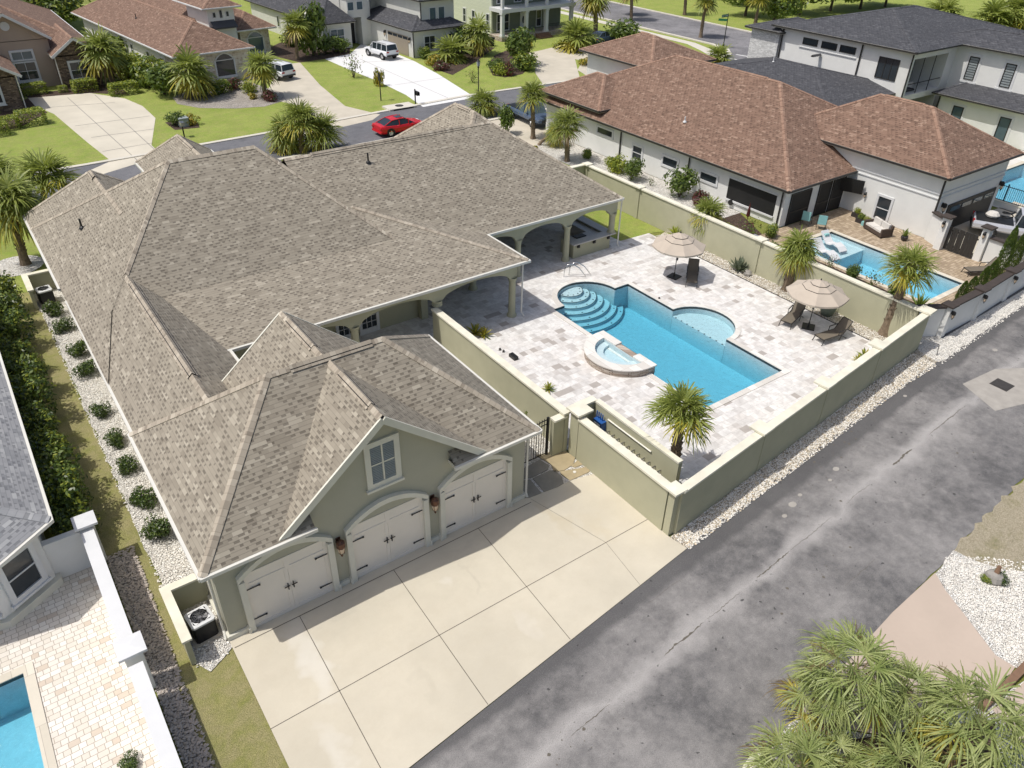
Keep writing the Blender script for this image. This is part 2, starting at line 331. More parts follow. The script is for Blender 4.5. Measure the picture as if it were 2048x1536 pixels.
MT['flower'] = M_leaf('white blossom', (.75, .72, .70), (.85, .82, .8), .2)
MT['canvas'] = M_paint('taupe canvas', hx(186, 174, 160), .9, .05, 3, .05)
MT['mesh'] = M_paint('taupe sling fabric', hx(112, 104, 92), .9, .1, 4, .05)
MT['alum'] = M_paint('charcoal aluminium', (.04, .038, .036), .4, .1, 4, 0, .3)
MT['chrome'] = M_paint('stainless steel', (.7, .7, .7), .15, .05, 4, 0, 1)
MT['red'] = M_paint('red car paint', (.55, .012, .02), .22, .03, 2, 0)
MT['carwhite'] = M_paint('white car paint', hx(222, 224, 228), .25, .02, 2, 0)
MT['carblue'] = M_paint('slate blue car paint', (.10, .14, .22), .25, .03, 2, 0, .3)
MT['carsilver'] = M_paint('silver car paint', (.55, .56, .60), .28, .03, 2, 0, .25)
MT['carglass'] = M_glass('car glass', (.015, .02, .025), .04, .6)
MT['tyre'] = M_paint('tyre rubber', (.02, .02, .02), .9, .1, 5, 0)
MT['rim'] = M_paint('alloy rim', (.55, .55, .56), .35, .1, 6, 0, .7)
MT['taillight'] = M_paint('tail light', (.35, .01, .01), .2, .05, 5, 0)
MT['headlight'] = M_paint('headlight', (.75, .77, .8), .1, .05, 5, 0)
MT['plastic'] = M_paint('white pvc', hx(225, 222, 212), .5, .08, 4, 0)
MT['blue'] = M_paint('blue plastic', (.02, .10, .35), .4, .1, 5, 0)
MT['wicker'] = M_paint('brown wicker', (.09, .065, .05), .8, .3, 30, .3)
MT['cushion'] = M_paint('cream cushion', hx(206, 202, 196), .9, .06, 3, .05)
MT['turq'] = M_paint('turquoise fabric', (.25, .5, .5), .8, .1, 3, 0)
MT['rock'] = M_paint('grey rock', hx(150, 146, 140), .9, .3, 5, .4)
MT['pot'] = M_paint('dark pot', (.035, .03, .03), .5, .2, 4, 0)
MT['potgreen'] = M_paint('green grey pot', hx(112, 122, 108), .6, .2, 4, .1)
MT['flag1'] = M_paint('flagstone tan', hx(170, 155, 124), .85, .14, 2.5, .1)
MT['flag2'] = M_paint('flagstone grey', hx(140, 136, 126), .85, .14, 2.5, .1)
MT['granite'] = M_paint('grey granite top', hx(176, 174, 170), .35, .15, 9, 0)
MT['steel'] = M_paint('brushed steel', (.35, .35, .36), .35, .1, 5, 0, .9)
MT['iron'] = M_paint('cast iron', (.05, .045, .042), .7, .3, 14, .3)
MT['linewhite'] = M_paint('road paint', (.75, .75, .73), .7, .08, 3, 0)
MT['patch'] = M_paint('asphalt patch', hx(164, 159, 152), .9, .15, 2, .2)
MT['lineyellow'] = M_paint('yellow kerb paint', (.65, .42, .06), .7, .15, 3, 0)
MT['signred'] = M_paint('red sign', (.6, .10, .06), .4, .05, 3, 0)
MT['signgreen'] = M_paint('green sign', (.02, .16, .07), .4, .05, 3, 0)
MT['copper'] = M_paint('wood deck', (.22, .13, .08), .7, .2, 4, 0)
MT['gdoor'] = M_paint('taupe garage door', hx(150, 140, 124), .6, .06, 3, 0)
MT['taupe'] = M_paint('taupe stucco', hx(176, 158, 142), .85, .05, 1, .1)
MT['sidinggreen'] = M_brickish('pale green siding', 50, .17, .008, [(0, hx(200, 204, 184)), (.9, hx(206, 210, 190))], hx(150, 154, 138), .5, 1, 2, 0, .3, .05, .03, wall=True)
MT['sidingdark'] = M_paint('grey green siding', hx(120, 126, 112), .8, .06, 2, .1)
# asphalt: alley, patchy and stained
def M_asphalt(name, lo, hi, pale=.0, seam=None):
    s = NT(name); n1 = s.noise(.22, 6, .62, dist=.2); n2 = s.noise(2.4, 8, .75, dist=.1); n3 = s.noise(34, 3, .75)
    g = s.math('ADD', s.math('MULTIPLY', n1, .6), s.math('MULTIPLY', n2, .4)); k = s.mix(s.ramp(g, [(.38, 0.), (.6, 1.)]), lo, hi)
    k = s.mix(s.ramp(s.noise(.55, 7, .7, dist=.3), [(.5, 0.), (.68, .5)]), k, tuple(x*.58 for x in lo))
    if seam:
        sep = s.n('SeparateXYZ'); s.l(s.geo(), sep.inputs[0])
        # distance from the centre seam y = a + b x ; pale washed band round it
        d = s.math('SUBTRACT', sep.outputs[1], s.math('ADD', s.math('MULTIPLY', sep.outputs[0], seam[1]), seam[0]))
        d = s.math('ADD', d, s.math('MULTIPLY', s.math('SUBTRACT', s.noise(.5, 4), .5), 1.8)); d = s.math('ABSOLUTE', d)
        k = s.mix(s.ramp(d, [(0.0, .75), (.55, .0)]), k, tuple(x*1.5 for x in hi))
        e = s.math('SUBTRACT', s.math('ADD', s.math('MULTIPLY', sep.outputs[0], seam[3]), seam[2]), sep.outputs[1]); e = s.math('ADD', e, s.math('MULTIPLY', s.math('SUBTRACT', s.noise(.7, 3), .5), .8))
        k = s.mix(s.ramp(e, [(.55, .85), (.8, .0)]), k, tuple(x*.85 for x in lo))
    k = s.mix(s.ramp(n3, [(.3, .55), (.5, 0.)]), k, tuple(x*.45 for x in lo)); k = s.mix(s.ramp(n3, [(.58, 0.), (.75, .4)]), k, tuple(min(1, x*2.0) for x in hi))
    k = s.mix(s.ramp(s.noise(4.5, 2, .4), [(.70, 0.), (.76, .8)]), k, tuple(x*.3 for x in lo))
    s.col(k).set(Roughness=.9); s.bump(n3, .6, .02); return s.m
MT['alley'] = M_asphalt('worn alley asphalt', hx(92, 91, 92), hx(146, 143, 141), seam=(8.35, .078, 10.75, .083))
MT['street'] = M_asphalt('street asphalt', hx(96, 97, 102), hx(116, 116, 120))
MT['street2'] = M_asphalt('old street asphalt', hx(104, 103, 106), hx(142, 140, 143))
MT['sandy'] = M_grass('sandy patchy grass', (.22, .22, .07), (.34, .30, .15), (.14, .17, .03), .6, (.55, .47, .36), .95)

def M_driveway():
    s = NT('stained driveway concrete'); base = hx(203, 195, 177); a = s.noise(.3, 6, .6); k = s.mix(s.ramp(a, [(.35, 0.), (.65, 1.)]), tuple(x*.90 for x in base), tuple(x*1.04 for x in base))
    k = s.mix(s.ramp(s.noise(1.7, 6, .7), [(.45, 0.), (.75, .28)]), k, hx(186, 176, 156)); k = s.mix(s.math('MULTIPLY', s.noise(30, 3), .14), k, hx(150, 142, 126))
    sep = s.n('SeparateXYZ'); s.l(s.geo(), sep.inputs[0]); wx_ = s.math('ADD', sep.outputs[0], s.math('MULTIPLY', s.math('SUBTRACT', s.noise(1.3, 2), .5), 1.4)); wy_ = s.math('ADD', sep.outputs[1], s.math('MULTIPLY', s.math('SUBTRACT', s.noise(1.1, 2), .5), 1.4))
    for x, y, rx, ry, c, amt in ((3.9, 15.6, .5, 1.9, hx(226, 224, 220), .75), (3.3, 12.2, .4, 1.3, hx(224, 221, 214), .6), (14.2, 16.4, .35, 1.6, hx(176, 158, 120), .55), (15.1, 14.9, .5, 1.0, hx(186, 168, 130), .4), (6.4, 12.8, .3, .9, hx(160, 152, 136), .35), (9.0, 15.9, .35, .4, hx(226, 222, 214), .6), (10.3, 12.9, .3, .7, hx(220, 214, 204), .45), (9.9, 15.6, .15, 1.0, hx(150, 142, 128), .35), (5.6, 16.9, 1.4, .3, hx(150, 146, 136), .3), (11.5, 16.9, 2.0, .3, hx(150, 146, 136), .3)):
        dx = s.math('DIVIDE', s.math('SUBTRACT', wx_, x), rx); dy = s.math('DIVIDE', s.math('SUBTRACT', wy_, y), ry); d = s.math('ADD', s.math('MULTIPLY', dx, dx), s.math('MULTIPLY', dy, dy))
        k = s.mix(s.ramp(d, [(0.0, amt*.45), (.35, amt*.28), (1.6/1.6, 0.)]), k, c)
    s.col(k).set(Roughness=.85); s.bump(s.noise(45, 3), .12, .01); return s.m
MT['driveway'] = M_driveway()
# ================================================================ roofs, windows, houses
class House:
    def __init__(s, name, label, cat, loc, rz=0.0, local=False, group=None):
        s.root = thing(name, label, cat, loc, rz, group); s.local = local
    def add(s, mb, name, mats, parent=None, smooth=False):
        return mb.build(name, mats, parent or s.root, world=not s.local, smooth=smooth)
def clip(poly, f):
    out = []
    for i in range(len(poly)):
        a = poly[i]; b = poly[(i+1) % len(poly)]; fa = f(a); fb = f(b)
        if fa >= -1e-9: out.append(a)
        if (fa > 1e-9 and fb < -1e-9) or (fa < -1e-9 and fb > 1e-9):
            t = fa/(fa-fb); out.append((a[0]+(b[0]-a[0])*t, a[1]+(b[1]-a[1])*t))
    return out
def roof(H, poly, ze, pitch, mat='shingle', cap='cap_tan', fascia='gutter', name='roof', vents=(), under=True, gut=.10, drop=.2, parent=None, capw=.16, notch=None):
    n = len(poly); E = []
    if not hasattr(pitch, '__len__'): pitch = [pitch]*n
    for i in range(n):
        a = Vector(poly[i]); b = Vector(poly[(i+1) % n]); t = (b-a).normalized(); E.append((a, b, t, Vector((-t.y, t.x)), pitch[i]))
    h = lambda i, p: E[i][4]*((p[0]-E[i][0].x)*E[i][3].x+(p[1]-E[i][0].y)*E[i][3].y)
    act = [i for i in range(n) if pitch[i] is not None]; reg = {}
    for i in act:
        q = [tuple(p) for p in poly]
        for j in act:
            if j != i and len(q) > 2: q = clip(q, lambda p, i=i, j=j: h(j, p)-h(i, p))
        if len(q) > 2: reg[i] = q
    mb = MB(); cb = MB(); segs = []
    cut = {}
    if notch:
        i, s0, s1, dp = notch; a, b, t, nn, p = E[i]
        cut[i] = [tuple(a), tuple(a+t*s0), tuple(a+t*s0+nn*dp), tuple(a+t*s1+nn*dp), tuple(a+t*s1), tuple(b)]
        q = reg[i]; k = min(range(len(q)), key=lambda k: math.dist(q[k], a)); q = q[k:]+q[:k]
        reg[i] = cut[i]+q[2:] if math.dist(q[1], b) < .01 else q
    for i, q in reg.items():
        a, b, t, nn, p = E[i]; s = math.sqrt(1+p*p)
        pts = [(x, y, ze+h(i, (x, y))) for x, y in q]
        uv = [((x-a.x)*t.x+(y-a.y)*t.y, ((x-a.x)*nn.x+(y-a.y)*nn.y)*s) for x, y in q]
        mb.face(pts, 0, uv)
        if under: mb.face([(x, y, z-.1) for x, y, z in pts[::-1]], 1)
        for k in range(len(q)):
            c = q[k]; d = q[(k+1) % len(q)]
            if math.dist(c, d) < .15: continue
            for j in act:
                if j > i and abs(h(i, c)-h(j, c)) < 1e-5 and abs(h(i, d)-h(j, d)) < 1e-5: segs.append((i, j, c, d))
    if not under:
        pp = []
        for i in range(n): pp += (cut[i][:-1] if i in cut else [tuple(poly[i])])
        mb.face([(p[0], p[1], ze-drop) for p in pp[::-1]], 1)
    for i in range(n):
        for a, b in zip(cut[i][:-1], cut[i][1:]) if i in cut else [(E[i][0], E[i][1])]:
            a = Vector(a); b = Vector(b)
            if pitch[i] is not None: mb.face([(a.x, a.y, ze-drop), (b.x, b.y, ze-drop), (b.x, b.y, ze), (a.x, a.y, ze)], 1)
    r = H.add(mb, name, [MT[mat], MT['soffit']], parent)
    for i, j, c, d in segs:
        c3 = Vector((c[0], c[1], ze+h(i, c))); d3 = Vector((d[0], d[1], ze+h(i, d))); L = (d3-c3).length; ax = (d3-c3)/L
        up = Vector((0, 0, 1))
        def side(k):
            nn = E[k][3]; pk = E[k][4]; N = Vector((-nn.x*pk, -nn.y*pk, 1)).normalized(); u = N.cross(ax); 
            dn = Vector((-nn.x, -nn.y, -pk)); u = u if u.dot(dn) > 0 else -u
            return u, N
        (u1, N1), (u2, N2) = side(i), side(j); mid = (N1+N2).normalized()
        off = round(random.random()*3, 2)
        A = [c3+u1*capw+N1*.03, c3+mid*.045, c3+u2*capw+N2*.03]; B = [p+ax*L for p in A]
        for k in (0, 1):
            q = [A[k], A[k+1], B[k+1], B[k]]; u = [(off+k*.16, 0), (off+k*.16+.16, 0), (off+k*.16+.16, L), (off+k*.16, L)]
            nrm = (q[1]-q[0]).cross(q[2]-q[0])
            if nrm.z < 0: q = q[::-1]; u = u[::-1]
            cb.face(q, 0, u)
        for k, N in ((0, N1), (2, N2)): cb.face([A[k], B[k], B[k]-N*.035, A[k]-N*.035], 0, [(off, 0)]*4)
    if cb.f: H.add(cb, 'ridge_cap', MT[cap], r)
    for a, b in vents:
        v = MB(); a = Vector(a); b = Vector(b); L = (b-a).length; ax = (b-a).normalized(); sd = ax.cross(Vector((0, 0, 1))).normalized()
        v.bar(a+Vector((0, 0, -.08)), b+Vector((0, 0, -.08)), .26, .12, 1)
        for sg in (-1, 1):
            q = [a+Vector((0, 0, .075)), b+Vector((0, 0, .075)), b+sd*sg*.20+Vector((0, 0, -.105)), a+sd*sg*.20+Vector((0, 0, -.105))]
            u = [(0, 0), (0, L), (.2, L), (.2, 0)]
            if (q[1]-q[0]).cross(q[2]-q[0]).z < 0: q = q[::-1]; u = u[::-1]
            v.face(q, 0, u)
        H.add(v, 'ridge_vent', [MT[cap], MT['black']], r)
    if gut:
        g = MB()
        for i in range(n):
            if pitch[i] is None: continue
            a, b, t, nn, _ = E[i]; o = Vector((-nn.x, -nn.y))*gut*.5
            for a, b in ((a, Vector(cut[i][1])), (Vector(cut[i][4]), b)) if i in cut else ((a, b),): g.bar((a.x+o.x-t.x*gut*.5, a.y+o.y-t.y*gut*.5, ze-.07-.003*(i % 2)), (b.x+o.x+t.x*gut*.5, b.y+o.y+t.y*gut*.5, ze-.07-.003*(i % 2)), gut, .12)
        H.add(g, 'gutter', MT[fascia], r)
    return r
def frame_M(p, nrm, z=0.0):
    """local x along the wall (to the right seen from outside), local y outwards, local z up"""
    n = Vector((nrm[0], nrm[1], 0)).normalized(); t = Vector((-n.y, n.x, 0))
    return Matrix(((t.x, n.x, 0, p[0]), (t.y, n.y, 0, p[1]), (0, 0, 1, z), (0, 0, 0, 1)))
def window(H, p, nrm, w, h, z0, fw=.1, mat='white', glass='glass', mull=(1, 1), trim=0.0, arch=0.0, sill=True, name='window', slats=0, label=None):
    M = frame_M(p, nrm, z0); f = MB(); X = w/2
    def arched(r0, r1, y0, y1, mi, mb):
        n = 10; pts = [(-X+2*X*i/n) for i in range(n+1)]
        zz = lambda x, e: h+e+arch*(1-(x/X)**2)
        for i in range(n):
            a, b = pts[i], pts[i+1]
            for q in ([(a, y1, zz(a, 0)), (b, y1, zz(b, 0)), (b, y1, zz(b, r1)), (a, y1, zz(a, r1))], [(a, y1, zz(a, r1)), (b, y1, zz(b, r1)), (b, y0, zz(b, r1)), (a, y0, zz(a, r1))], [(a, y0, zz(a, 0)), (b, y0, zz(b, 0)), (b, y1, zz(b, 0)), (a, y1, zz(a, 0))]): mb.face([M @ Vector(v) for v in q], mi)
    o = fw+trim
    f.box((-X-o, -.02, -o), (-X, .07, h+(o if not arch else 0)), 0, M); f.box((X, -.02, -o), (X+o, .07, h+(o if not arch else 0)), 0, M)
    f.box((-X, -.02, -o), (X, .07, 0), 0, M)
    if arch:
        n = 10
        arched(0, o, -.02, .068, 0, f)
    else: f.box((-X, -.02, h), (X, .07, h+o), 0, M)
    for k in range(1, mull[0]+0): f.box((-X+2*X*k/mull[0]-.03, .0, 0), (-X+2*X*k/mull[0]+.03, .05, h), 0, M)
    for k in range(1, mull[1]+0): f.box((-X, .0, h*k/mull[1]-.025), (X, .045, h*k/mull[1]+.025), 0, M)
    if arch: f.box((-X, .0, h-.05), (X, .045, h+.03), 0, M)
    if slats:
        for k in range(1, slats): f.box((-X, .0, h*k/slats-.012), (X, .04, h*k/slats+.012), 0, M)
    wo = H.add(f, name, MT[mat])
    g = MB()
    if arch:
        n = 10; g.face([M @ Vector(v) for v in [(-X, .012, 0), (X, .012, 0)]+[(X-2*X*i/n, .012, h+arch*(1-((X-2*X*i/n)/X)**2)) for i in range(n+1)]])
    else: g.face([M @ Vector(v) for v in ((-X, .012, 0), (X, .012, 0), (X, .012, h), (-X, .012, h))])
    H.add(g, 'pane', MT[glass], wo)
    if sill:
        s = MB(); s.box((-X-o-.06, -.02, -o-.09), (X+o+.06, .13, -o-.002), 0, M); H.add(s, 'sill', MT[mat], wo)
    return wo
def downspout(H, x, y, z1, mat='gutter', r=.045, foot=(0, 0), parent=None, top=(0, 0)):
    d = MB(); d.tube([(x+top[0], y+top[1], z1), (x, y, z1-.3), (x, y, .25), (x+foot[0], y+foot[1], .08)], r, 6); return H.add(d, 'downspout', MT[mat], parent)
def walls(H, poly, z0, z1, mat, name='wall', top=True):
    b = MB(); b.prism(poly, z0, z1, 0, top=top); return H.add(b, name, MT[mat])
def rect(x0, y0, x1, y1): return [(x0, y0), (x1, y0), (x1, y1), (x0, y1)]
def wall_lamp(H, p, nrm, z, s=1.0, mats=('black', 'lampglass')):
    M = frame_M(p, nrm, z) @ Matrix.Scale(s, 4); b = MB()
    b.box((-.06, 0, -.02), (.06, .03, .2), 0, M); b.bar(M @ Vector((0, .03, .16)), M @ Vector((0, .13, .22)), .02, .02)
    c = M @ Vector((0, .15, 0)); 
    b.lathe([(0, .22*s), (.05*s, .2*s), (.11*s, .15*s), (.115*s, .02*s), (.10*s, -.02*s), (.085*s, -.02*s)], c, 8, 0)
    b.lathe([(.05*s, -.24*s), (.075*s, -.2*s), (.02*s, -.28*s), (.03*s, -.31*s), (0, -.36*s)], c, 8, 0)
    for k in range(4): b.bar(c+Vector((.095*s*math.cos(k*1.57+.78), .095*s*math.sin(k*1.57+.78), 0)), c+Vector((.07*s*math.cos(k*1.57+.78), .07*s*math.sin(k*1.57+.78), -.22*s)), .014, .014)
    o = H.add(b, 'wall_lantern', MT[mats[0]]); g = MB(); g.lathe([(.095*s, -.01*s), (.09*s, -.08*s), (.06*s, -.22*s)], c, 8, 0); H.add(g, 'glass', MT[mats[1]], o); return o
def vent_pipe(H, x, y, z, h=.45, mat='black', parent=None):
    b = MB(); b.tube([(x, y, z-.1), (x, y, z+h)], .05, 8); b.lathe([(.16, -.02), (.12, .06), (.05, .12)], (x, y, z), 8); return H.add(b, 'vent_pipe', MT[mat], parent)
# ---------------------------------------------------------------- MAIN HOUSE
HM = House('main_house', 'big olive stucco house with tan shingle roofs, three white garage doors and columned patio', 'house', (8, 30, 0))
ZE = 3.35
walls(HM, rect(2.12, 17.85, 13.82, 25.2), 0, 3.45, 'sage')
walls(HM, rect(2.25, 25.3, 6.2, 34), 0, 3.2, 'stucco')
walls(HM, [(2.25, 33.9), (6.2, 33.9), (6.2, 32.7), (17.8, 32.7), (17.8, 40), (32.5, 40), (32.5, 47.5), (14, 48), (14, 49), (9.6, 49), (9.6, 56), (8.6, 49.6), (2.25, 49.6)], 0, 3.2, 'stucco')
walls(HM, rect(9.9, 48, 14.1, 56), 0, 3.2, 'stucco'); walls(HM, rect(22.4, 47, 31.8, 48.4), 0, 3.2, 'stucco')
P = .82
roof(HM, rect(1.77, 17.38, 14.12, 25.5), 3.58, .81, vents=[((6.6, 21.44, 6.87), (9.6, 21.44, 6.87))], under=False, notch=(0, 3.53, 8.68, .5), drop=.16)
# front gable over the middle garage door, running through to a small rear gable
gx = 7.96
def gable(H, cx, hw, y0, y1, ze, p, ov0, ov1, wallm, zb0, zb1, vents=(), mat='shingle', cap='cap_tan', fas='trim', inset=.42, name='gable_roof'):
    """gable roof with its ridge along Y; y0/y1 rake ends"""
    r = roof(H, rect(cx-hw, y0, cx+hw, y1), ze, [None, p, None, p], mat, cap, name=name, vents=vents, gut=0)
    f = MB(); g = MB()
    for y, ins, on in ((y0, inset, ov0), (y1, -inset, ov1)):
        if not on: continue
        d = -1 if y == y0 else 1
        for sg in (-1, 1):
            a = Vector((cx+sg*hw, y+d*(.02+.003*sg), ze-.12)); b = Vector((cx, y+d*(.02+.003*sg), ze+hw*p-.12+.002*sg)); f.bar(a, b, .07, .24)
        zb = zb0 if y == y0 else zb1; e = .02
        hh = hw-(max(0, zb-ze))/p-.02
        tri = [(cx-hh, y+ins, zb), (cx+hh, y+ins, zb), (cx, y+ins, ze+hw*p-.06)]
        g.face(tri if y == y0 else tri[::-1])
    H.add(f, 'rake_board', MT[fas], r); H.add(g, 'gable_wall', MT[wallm], r)
    return r
gable(HM, gx, 3.85, 17.47, 21.4, 3.56, .825, True, False, 'sage', 3.4, 3.3, vents=[((gx, 18.2, 6.74), (gx, 20.4, 6.74))], inset=.375)
gable(HM, gx, 3.2, 21.4, 25.6, 3.98, .825, False, True, 'stucco', 3.3, 3.3, vents=[((gx, 22.6, 6.62), (gx, 24.9, 6.62))])
# remaining roofs
roof(HM, rect(1.9, 20.5, 6.65, 38), ZE-.04, [None, .83, None, .83], vents=[((4.275, 25.3, 5.31), (4.275, 34.0, 5.31))], under=False)
PU = .70; zb = 4.43
# upper main roof: steeper, over its own footprint; lower porch roof runs out from it
def planes_roof(H, faces, name='roof', mat='shingle', caps=(), cap='cap_tan'):
    m = MB()
    for pts, ax in faces:
        pts = [Vector(p) for p in pts]; n = (pts[1]-pts[0]).cross(pts[2]-pts[0]).normalized()
        if n.z < 0: pts = pts[::-1]; n = -n
        u = Vector(ax).normalized(); v = n.cross(u)
        if v.z < 0: v = -v
        m.face(pts, 0, [((p-pts[0]).dot(u)+50, (p.dot(v))+50) for p in pts])
    r = H.add(m, name, MT[mat]); cb = MB()
    for a, b, s1, s2 in caps:
        a = Vector(a); b = Vector(b); L = (b-a).length; off = random.random()*3
        A = [a+Vector(s1)+Vector((0, 0, .03)), a+Vector((0, 0, .05)), a+Vector(s2)+Vector((0, 0, .03))]; B = [q+(b-a) for q in A]
        for k in (0, 1):
            q = [A[k], A[k+1], B[k+1], B[k]]; u = [(off+k*.16, 0), (off+k*.16+.16, 0), (off+k*.16+.16, L), (off+k*.16, L)]
            if (q[1]-q[0]).cross(q[2]-q[0]).z < 0: q = q[::-1]; u = u[::-1]
            cb.face(q, 0, u)
    if cb.f: H.add(cb, 'ridge_cap', MT[cap], r)
    return r
RL = (8.02, 39.35, 8.5); RR = (12.3, 39.35, 8.5)
sl_ = (8.5-zb)/(39.35-33.6)
e_p = sl_*1.23; xr = 12.3+(8.5-zb)/e_p            # hip foot at the break line
yW = 39.35-(8.5-5.34)/sl_
junc = (1.86+(5.34-3.35)/.83, yW, 5.34)
NB = 3.35
faces = [
 ([RL, RR, (xr, 33.6, zb), (1.86+(zb-3.35)/.83, 33.6, zb)], (1, 0, 0)),
 ([RL, (1.86+(zb-3.35)/.83, 33.6, zb), (1.86, 29.6, 3.35), (1.86, 48.0, 3.35)], (0, 1, 0)),
 ([RR, (12.3+(8.5-3.35)/e_p, 48.0, 3.35), (12.3+(8.5-3.35)/e_p, 39.35-(8.5-3.35)/sl_, 3.35)], (0, 1, 0)),
 ([RL, (1.86, 48.0, 3.35), (12.3+(8.5-3.35)/e_p, 48.0, 3.35), RR], (1, 0, 0)),
]
w1 = .16
R1 = planes_roof(HM, faces, caps=[
 (RL, RR, (0, -w1, -w1*sl_), (0, w1, -w1*.6)),
 (RL, junc, (-w1*.8, w1*.2, -w1*.75), (w1*.6, -w1*.7, -w1*.45)),
 (RR, (xr, 33.6, zb), (w1*.7, w1*.5, -w1*.65), (-w1*.6, -w1*.7, -w1*.5)),
 (RL, (1.86, 48.0, 3.35), (-w1*.8, -w1*.4, -w1*.7), (w1*.6, w1*.8, -w1*.5))])
# porch roof (shallow) with its own hip
HB = [(6.65, 29.6), (22.65, 29.6), (22.65, 38.0), (6.65, 38.0)]
roof(HM, [(5.2, 29.55), (22.65, 29.55), (22.65, 38.2), (5.2, 38.2)], ZE, [(zb-ZE)/4.05, .30, None, None], under=False, gut=0)
gm = MB(); gm.bar((6.6, 29.49, 3.28), (22.75, 29.49, 3.28), .13, .13); gm.bar((22.71, 29.5, 3.276), (22.71, 33.4, 3.276), .13, .13); gm.bar((6.71, 25.5, 3.28), (6.71, 29.5, 3.28), .12, .12)
HM.add(gm, 'gutter', MT['gutter'])
# bar wing hip, street wings
roof(HM, rect(14.0, 33.5, 33.0, 46.7), ZE, [.6, .7, .6, None], vents=[((15.5, 40.1, 7.33), (25.4, 40.1, 7.33))], under=False)
roof(HM, rect(21.9, 36.2, 32.3, 48.9), ZE, .83, vents=[((27.1, 41.8, 7.68), (27.1, 43.2, 7.68))], under=False)
roof(HM, rect(1.85, 39.5, 9.1, 50.3), ZE, [None, .83, .83, .83], vents=[((5.45, 45.4, 6.4), (5.45, 46.4, 6.4))], under=False)
roof(HM, rect(9.5, 44, 14.5, 56.5), ZE, [None, .83, .83, .83], vents=[((12.0, 50.6, 5.44), (12.0, 53.6, 5.44))], under=False)
vent_pipe(HM, 3.82, 42.2, 5.0, .5); vent_pipe(HM, 18.4, 39.0, 6.65, .55); 
# columns and arches
def column(H, x, y, z0, z1, r=.2, mat='stucco'):
    b = MB(); b.lathe([(r*1.35, 0), (r*1.35, .1), (r*1.12, .16), (r, .22), (r*.93, (z1-z0)-.28), (r*1.05, (z1-z0)-.24), (r*1.0, (z1-z0)-.2), (r*1.22, (z1-z0)-.12), (r*1.3, (z1-z0)-.1), (r*1.3, z1-z0)], (x, y, z0), 18); return H.add(b, 'column', MT[mat], smooth=True)
def arches(H, p0, p1, cuts, zs, zt, th, rise, mat='stucco'):
    """beam from p0 to p1 with segmental arches cut between the given distances"""
    d = Vector((p1[0]-p0[0], p1[1]-p0[1])); L = d.length; d.normalize(); n = Vector((-d.y, d.x)); m = MB()
    prof = []
    xs = [0.0]; zz = [zs]
    for a, c in cuts:
        xs += [a]; zz += [zs]
        for i in range(0, 17):
            t = i/16; xs.append(a+(c-a)*t); zz.append(zs+rise*math.sqrt(max(0, 1-(2*t-1)**2))**1.1)
    xs.append(L); zz.append(zs)
    W = lambda s, o, z: (p0[0]+d.x*s+n.x*o, p0[1]+d.y*s+n.y*o, z)
    for i in range(len(xs)-1):
        a, b2, za, zb2 = xs[i], xs[i+1], zz[i], zz[i+1]
        if b2-a > 1e-5:
            m.face([W(a, -th, za), W(b2, -th, zb2), W(b2, -th, zt), W(a, -th, zt)]); m.face([W(b2, th, zb2), W(a, th, za), W(a, th, zt), W(b2, th, zt)])
        m.face([W(b2, -th, zb2), W(a, -th, za), W(a, th, za), W(b2, th, zb2)])
    m.face([W(0, th, zs), W(0, -th, zs), W(0, -th, zt), W(0, th, zt)]); m.face([W(L, -th, zs), W(L, th, zs), W(L, th, zt), W(L, -th, zt)])
    return H.add(m, 'arched_beam', MT[mat])
YC = 29.98
arches(HM, (6.4, YC), (22.1, YC), [(1.5, 6.0), (6.45, 10.6), (11.05, 15.3)], 2.35, 3.2, .17, .55)
arches(HM, (22.0, YC-.1), (22.0, 33.9), [(.35, 3.55)], 2.35, 3.2, .17, .5)
arches(HM, (18.0, 33.8), (32.75, 33.8), [(.3, 3.7), (4.1, 6.85), (7.3, 10.55), (11.0, 14.2)], 2.35, 3.2, .17, .55)
arches(HM, (32.6, 33.8), (32.6, 40), [(.35, 5.9)], 2.35, 3.2, .17, .55)
for x, y, z0 in ((12.65, YC, 0), (17.25, YC, 2.1), (21.95, YC, 0), (21.9, 33.8, 0), (25.1, 33.8, 0), (28.85, 33.8, 0), (32.55, 33.8, 1.0), (17.9, 33.8, 0)):
    column(HM, x, y, z0, 2.37)
b = MB(); b.box((17.6, 32.3, 0), (18.0, 32.69, 3.1)); HM.add(b, 'pillar', MT['stucco'])
downspout(HM, 22.35, 29.62, 3.2, foot=(.05, -.2)); downspout(HM, 32.95, 33.5, 3.2, foot=(.0, -.15)); downspout(HM, 2.02, 18.1, 3.45, foot=(-.05, -.25), top=(-.1, -.5)); downspout(HM, 13.92, 17.8, 3.4, foot=(0, -.1), top=(.1, -.3))
# french doors on the patio wall
for x in (13.35, 14.65):
    b = MB(); M = frame_M((x, 32.695), (0, -1)); b.box((-.58, 0, 0), (-.42, .08, 2.2), 0, M); b.box((.42, 0, 0), (.58, .08, 2.2), 0, M); b.box((-.42, 0, 2.06), (.42, .08, 2.2), 0, M); b.box((-.42, 0, 0), (.42, .06, .3), 0, M)
    for k in range(1, 3): b.box((-.42+.28*k-.015, .02, .3), (-.42+.28*k+.015, .05, 2.06), 0, M)
    for k in range(1, 5): b.box((-.42, .02, .3+.352*k-.012), (.42, .05, .3+.352*k+.012), 0, M)
    d = HM.add(b, 'french_door', MT['white']); g = MB(); g.face([M @ Vector(v) for v in ((-.42, .018, .3), (.42, .018, .3), (.42, .018, 2.06), (-.42, .018, 2.06))]); HM.add(g, 'pane', MT['glass'], d)
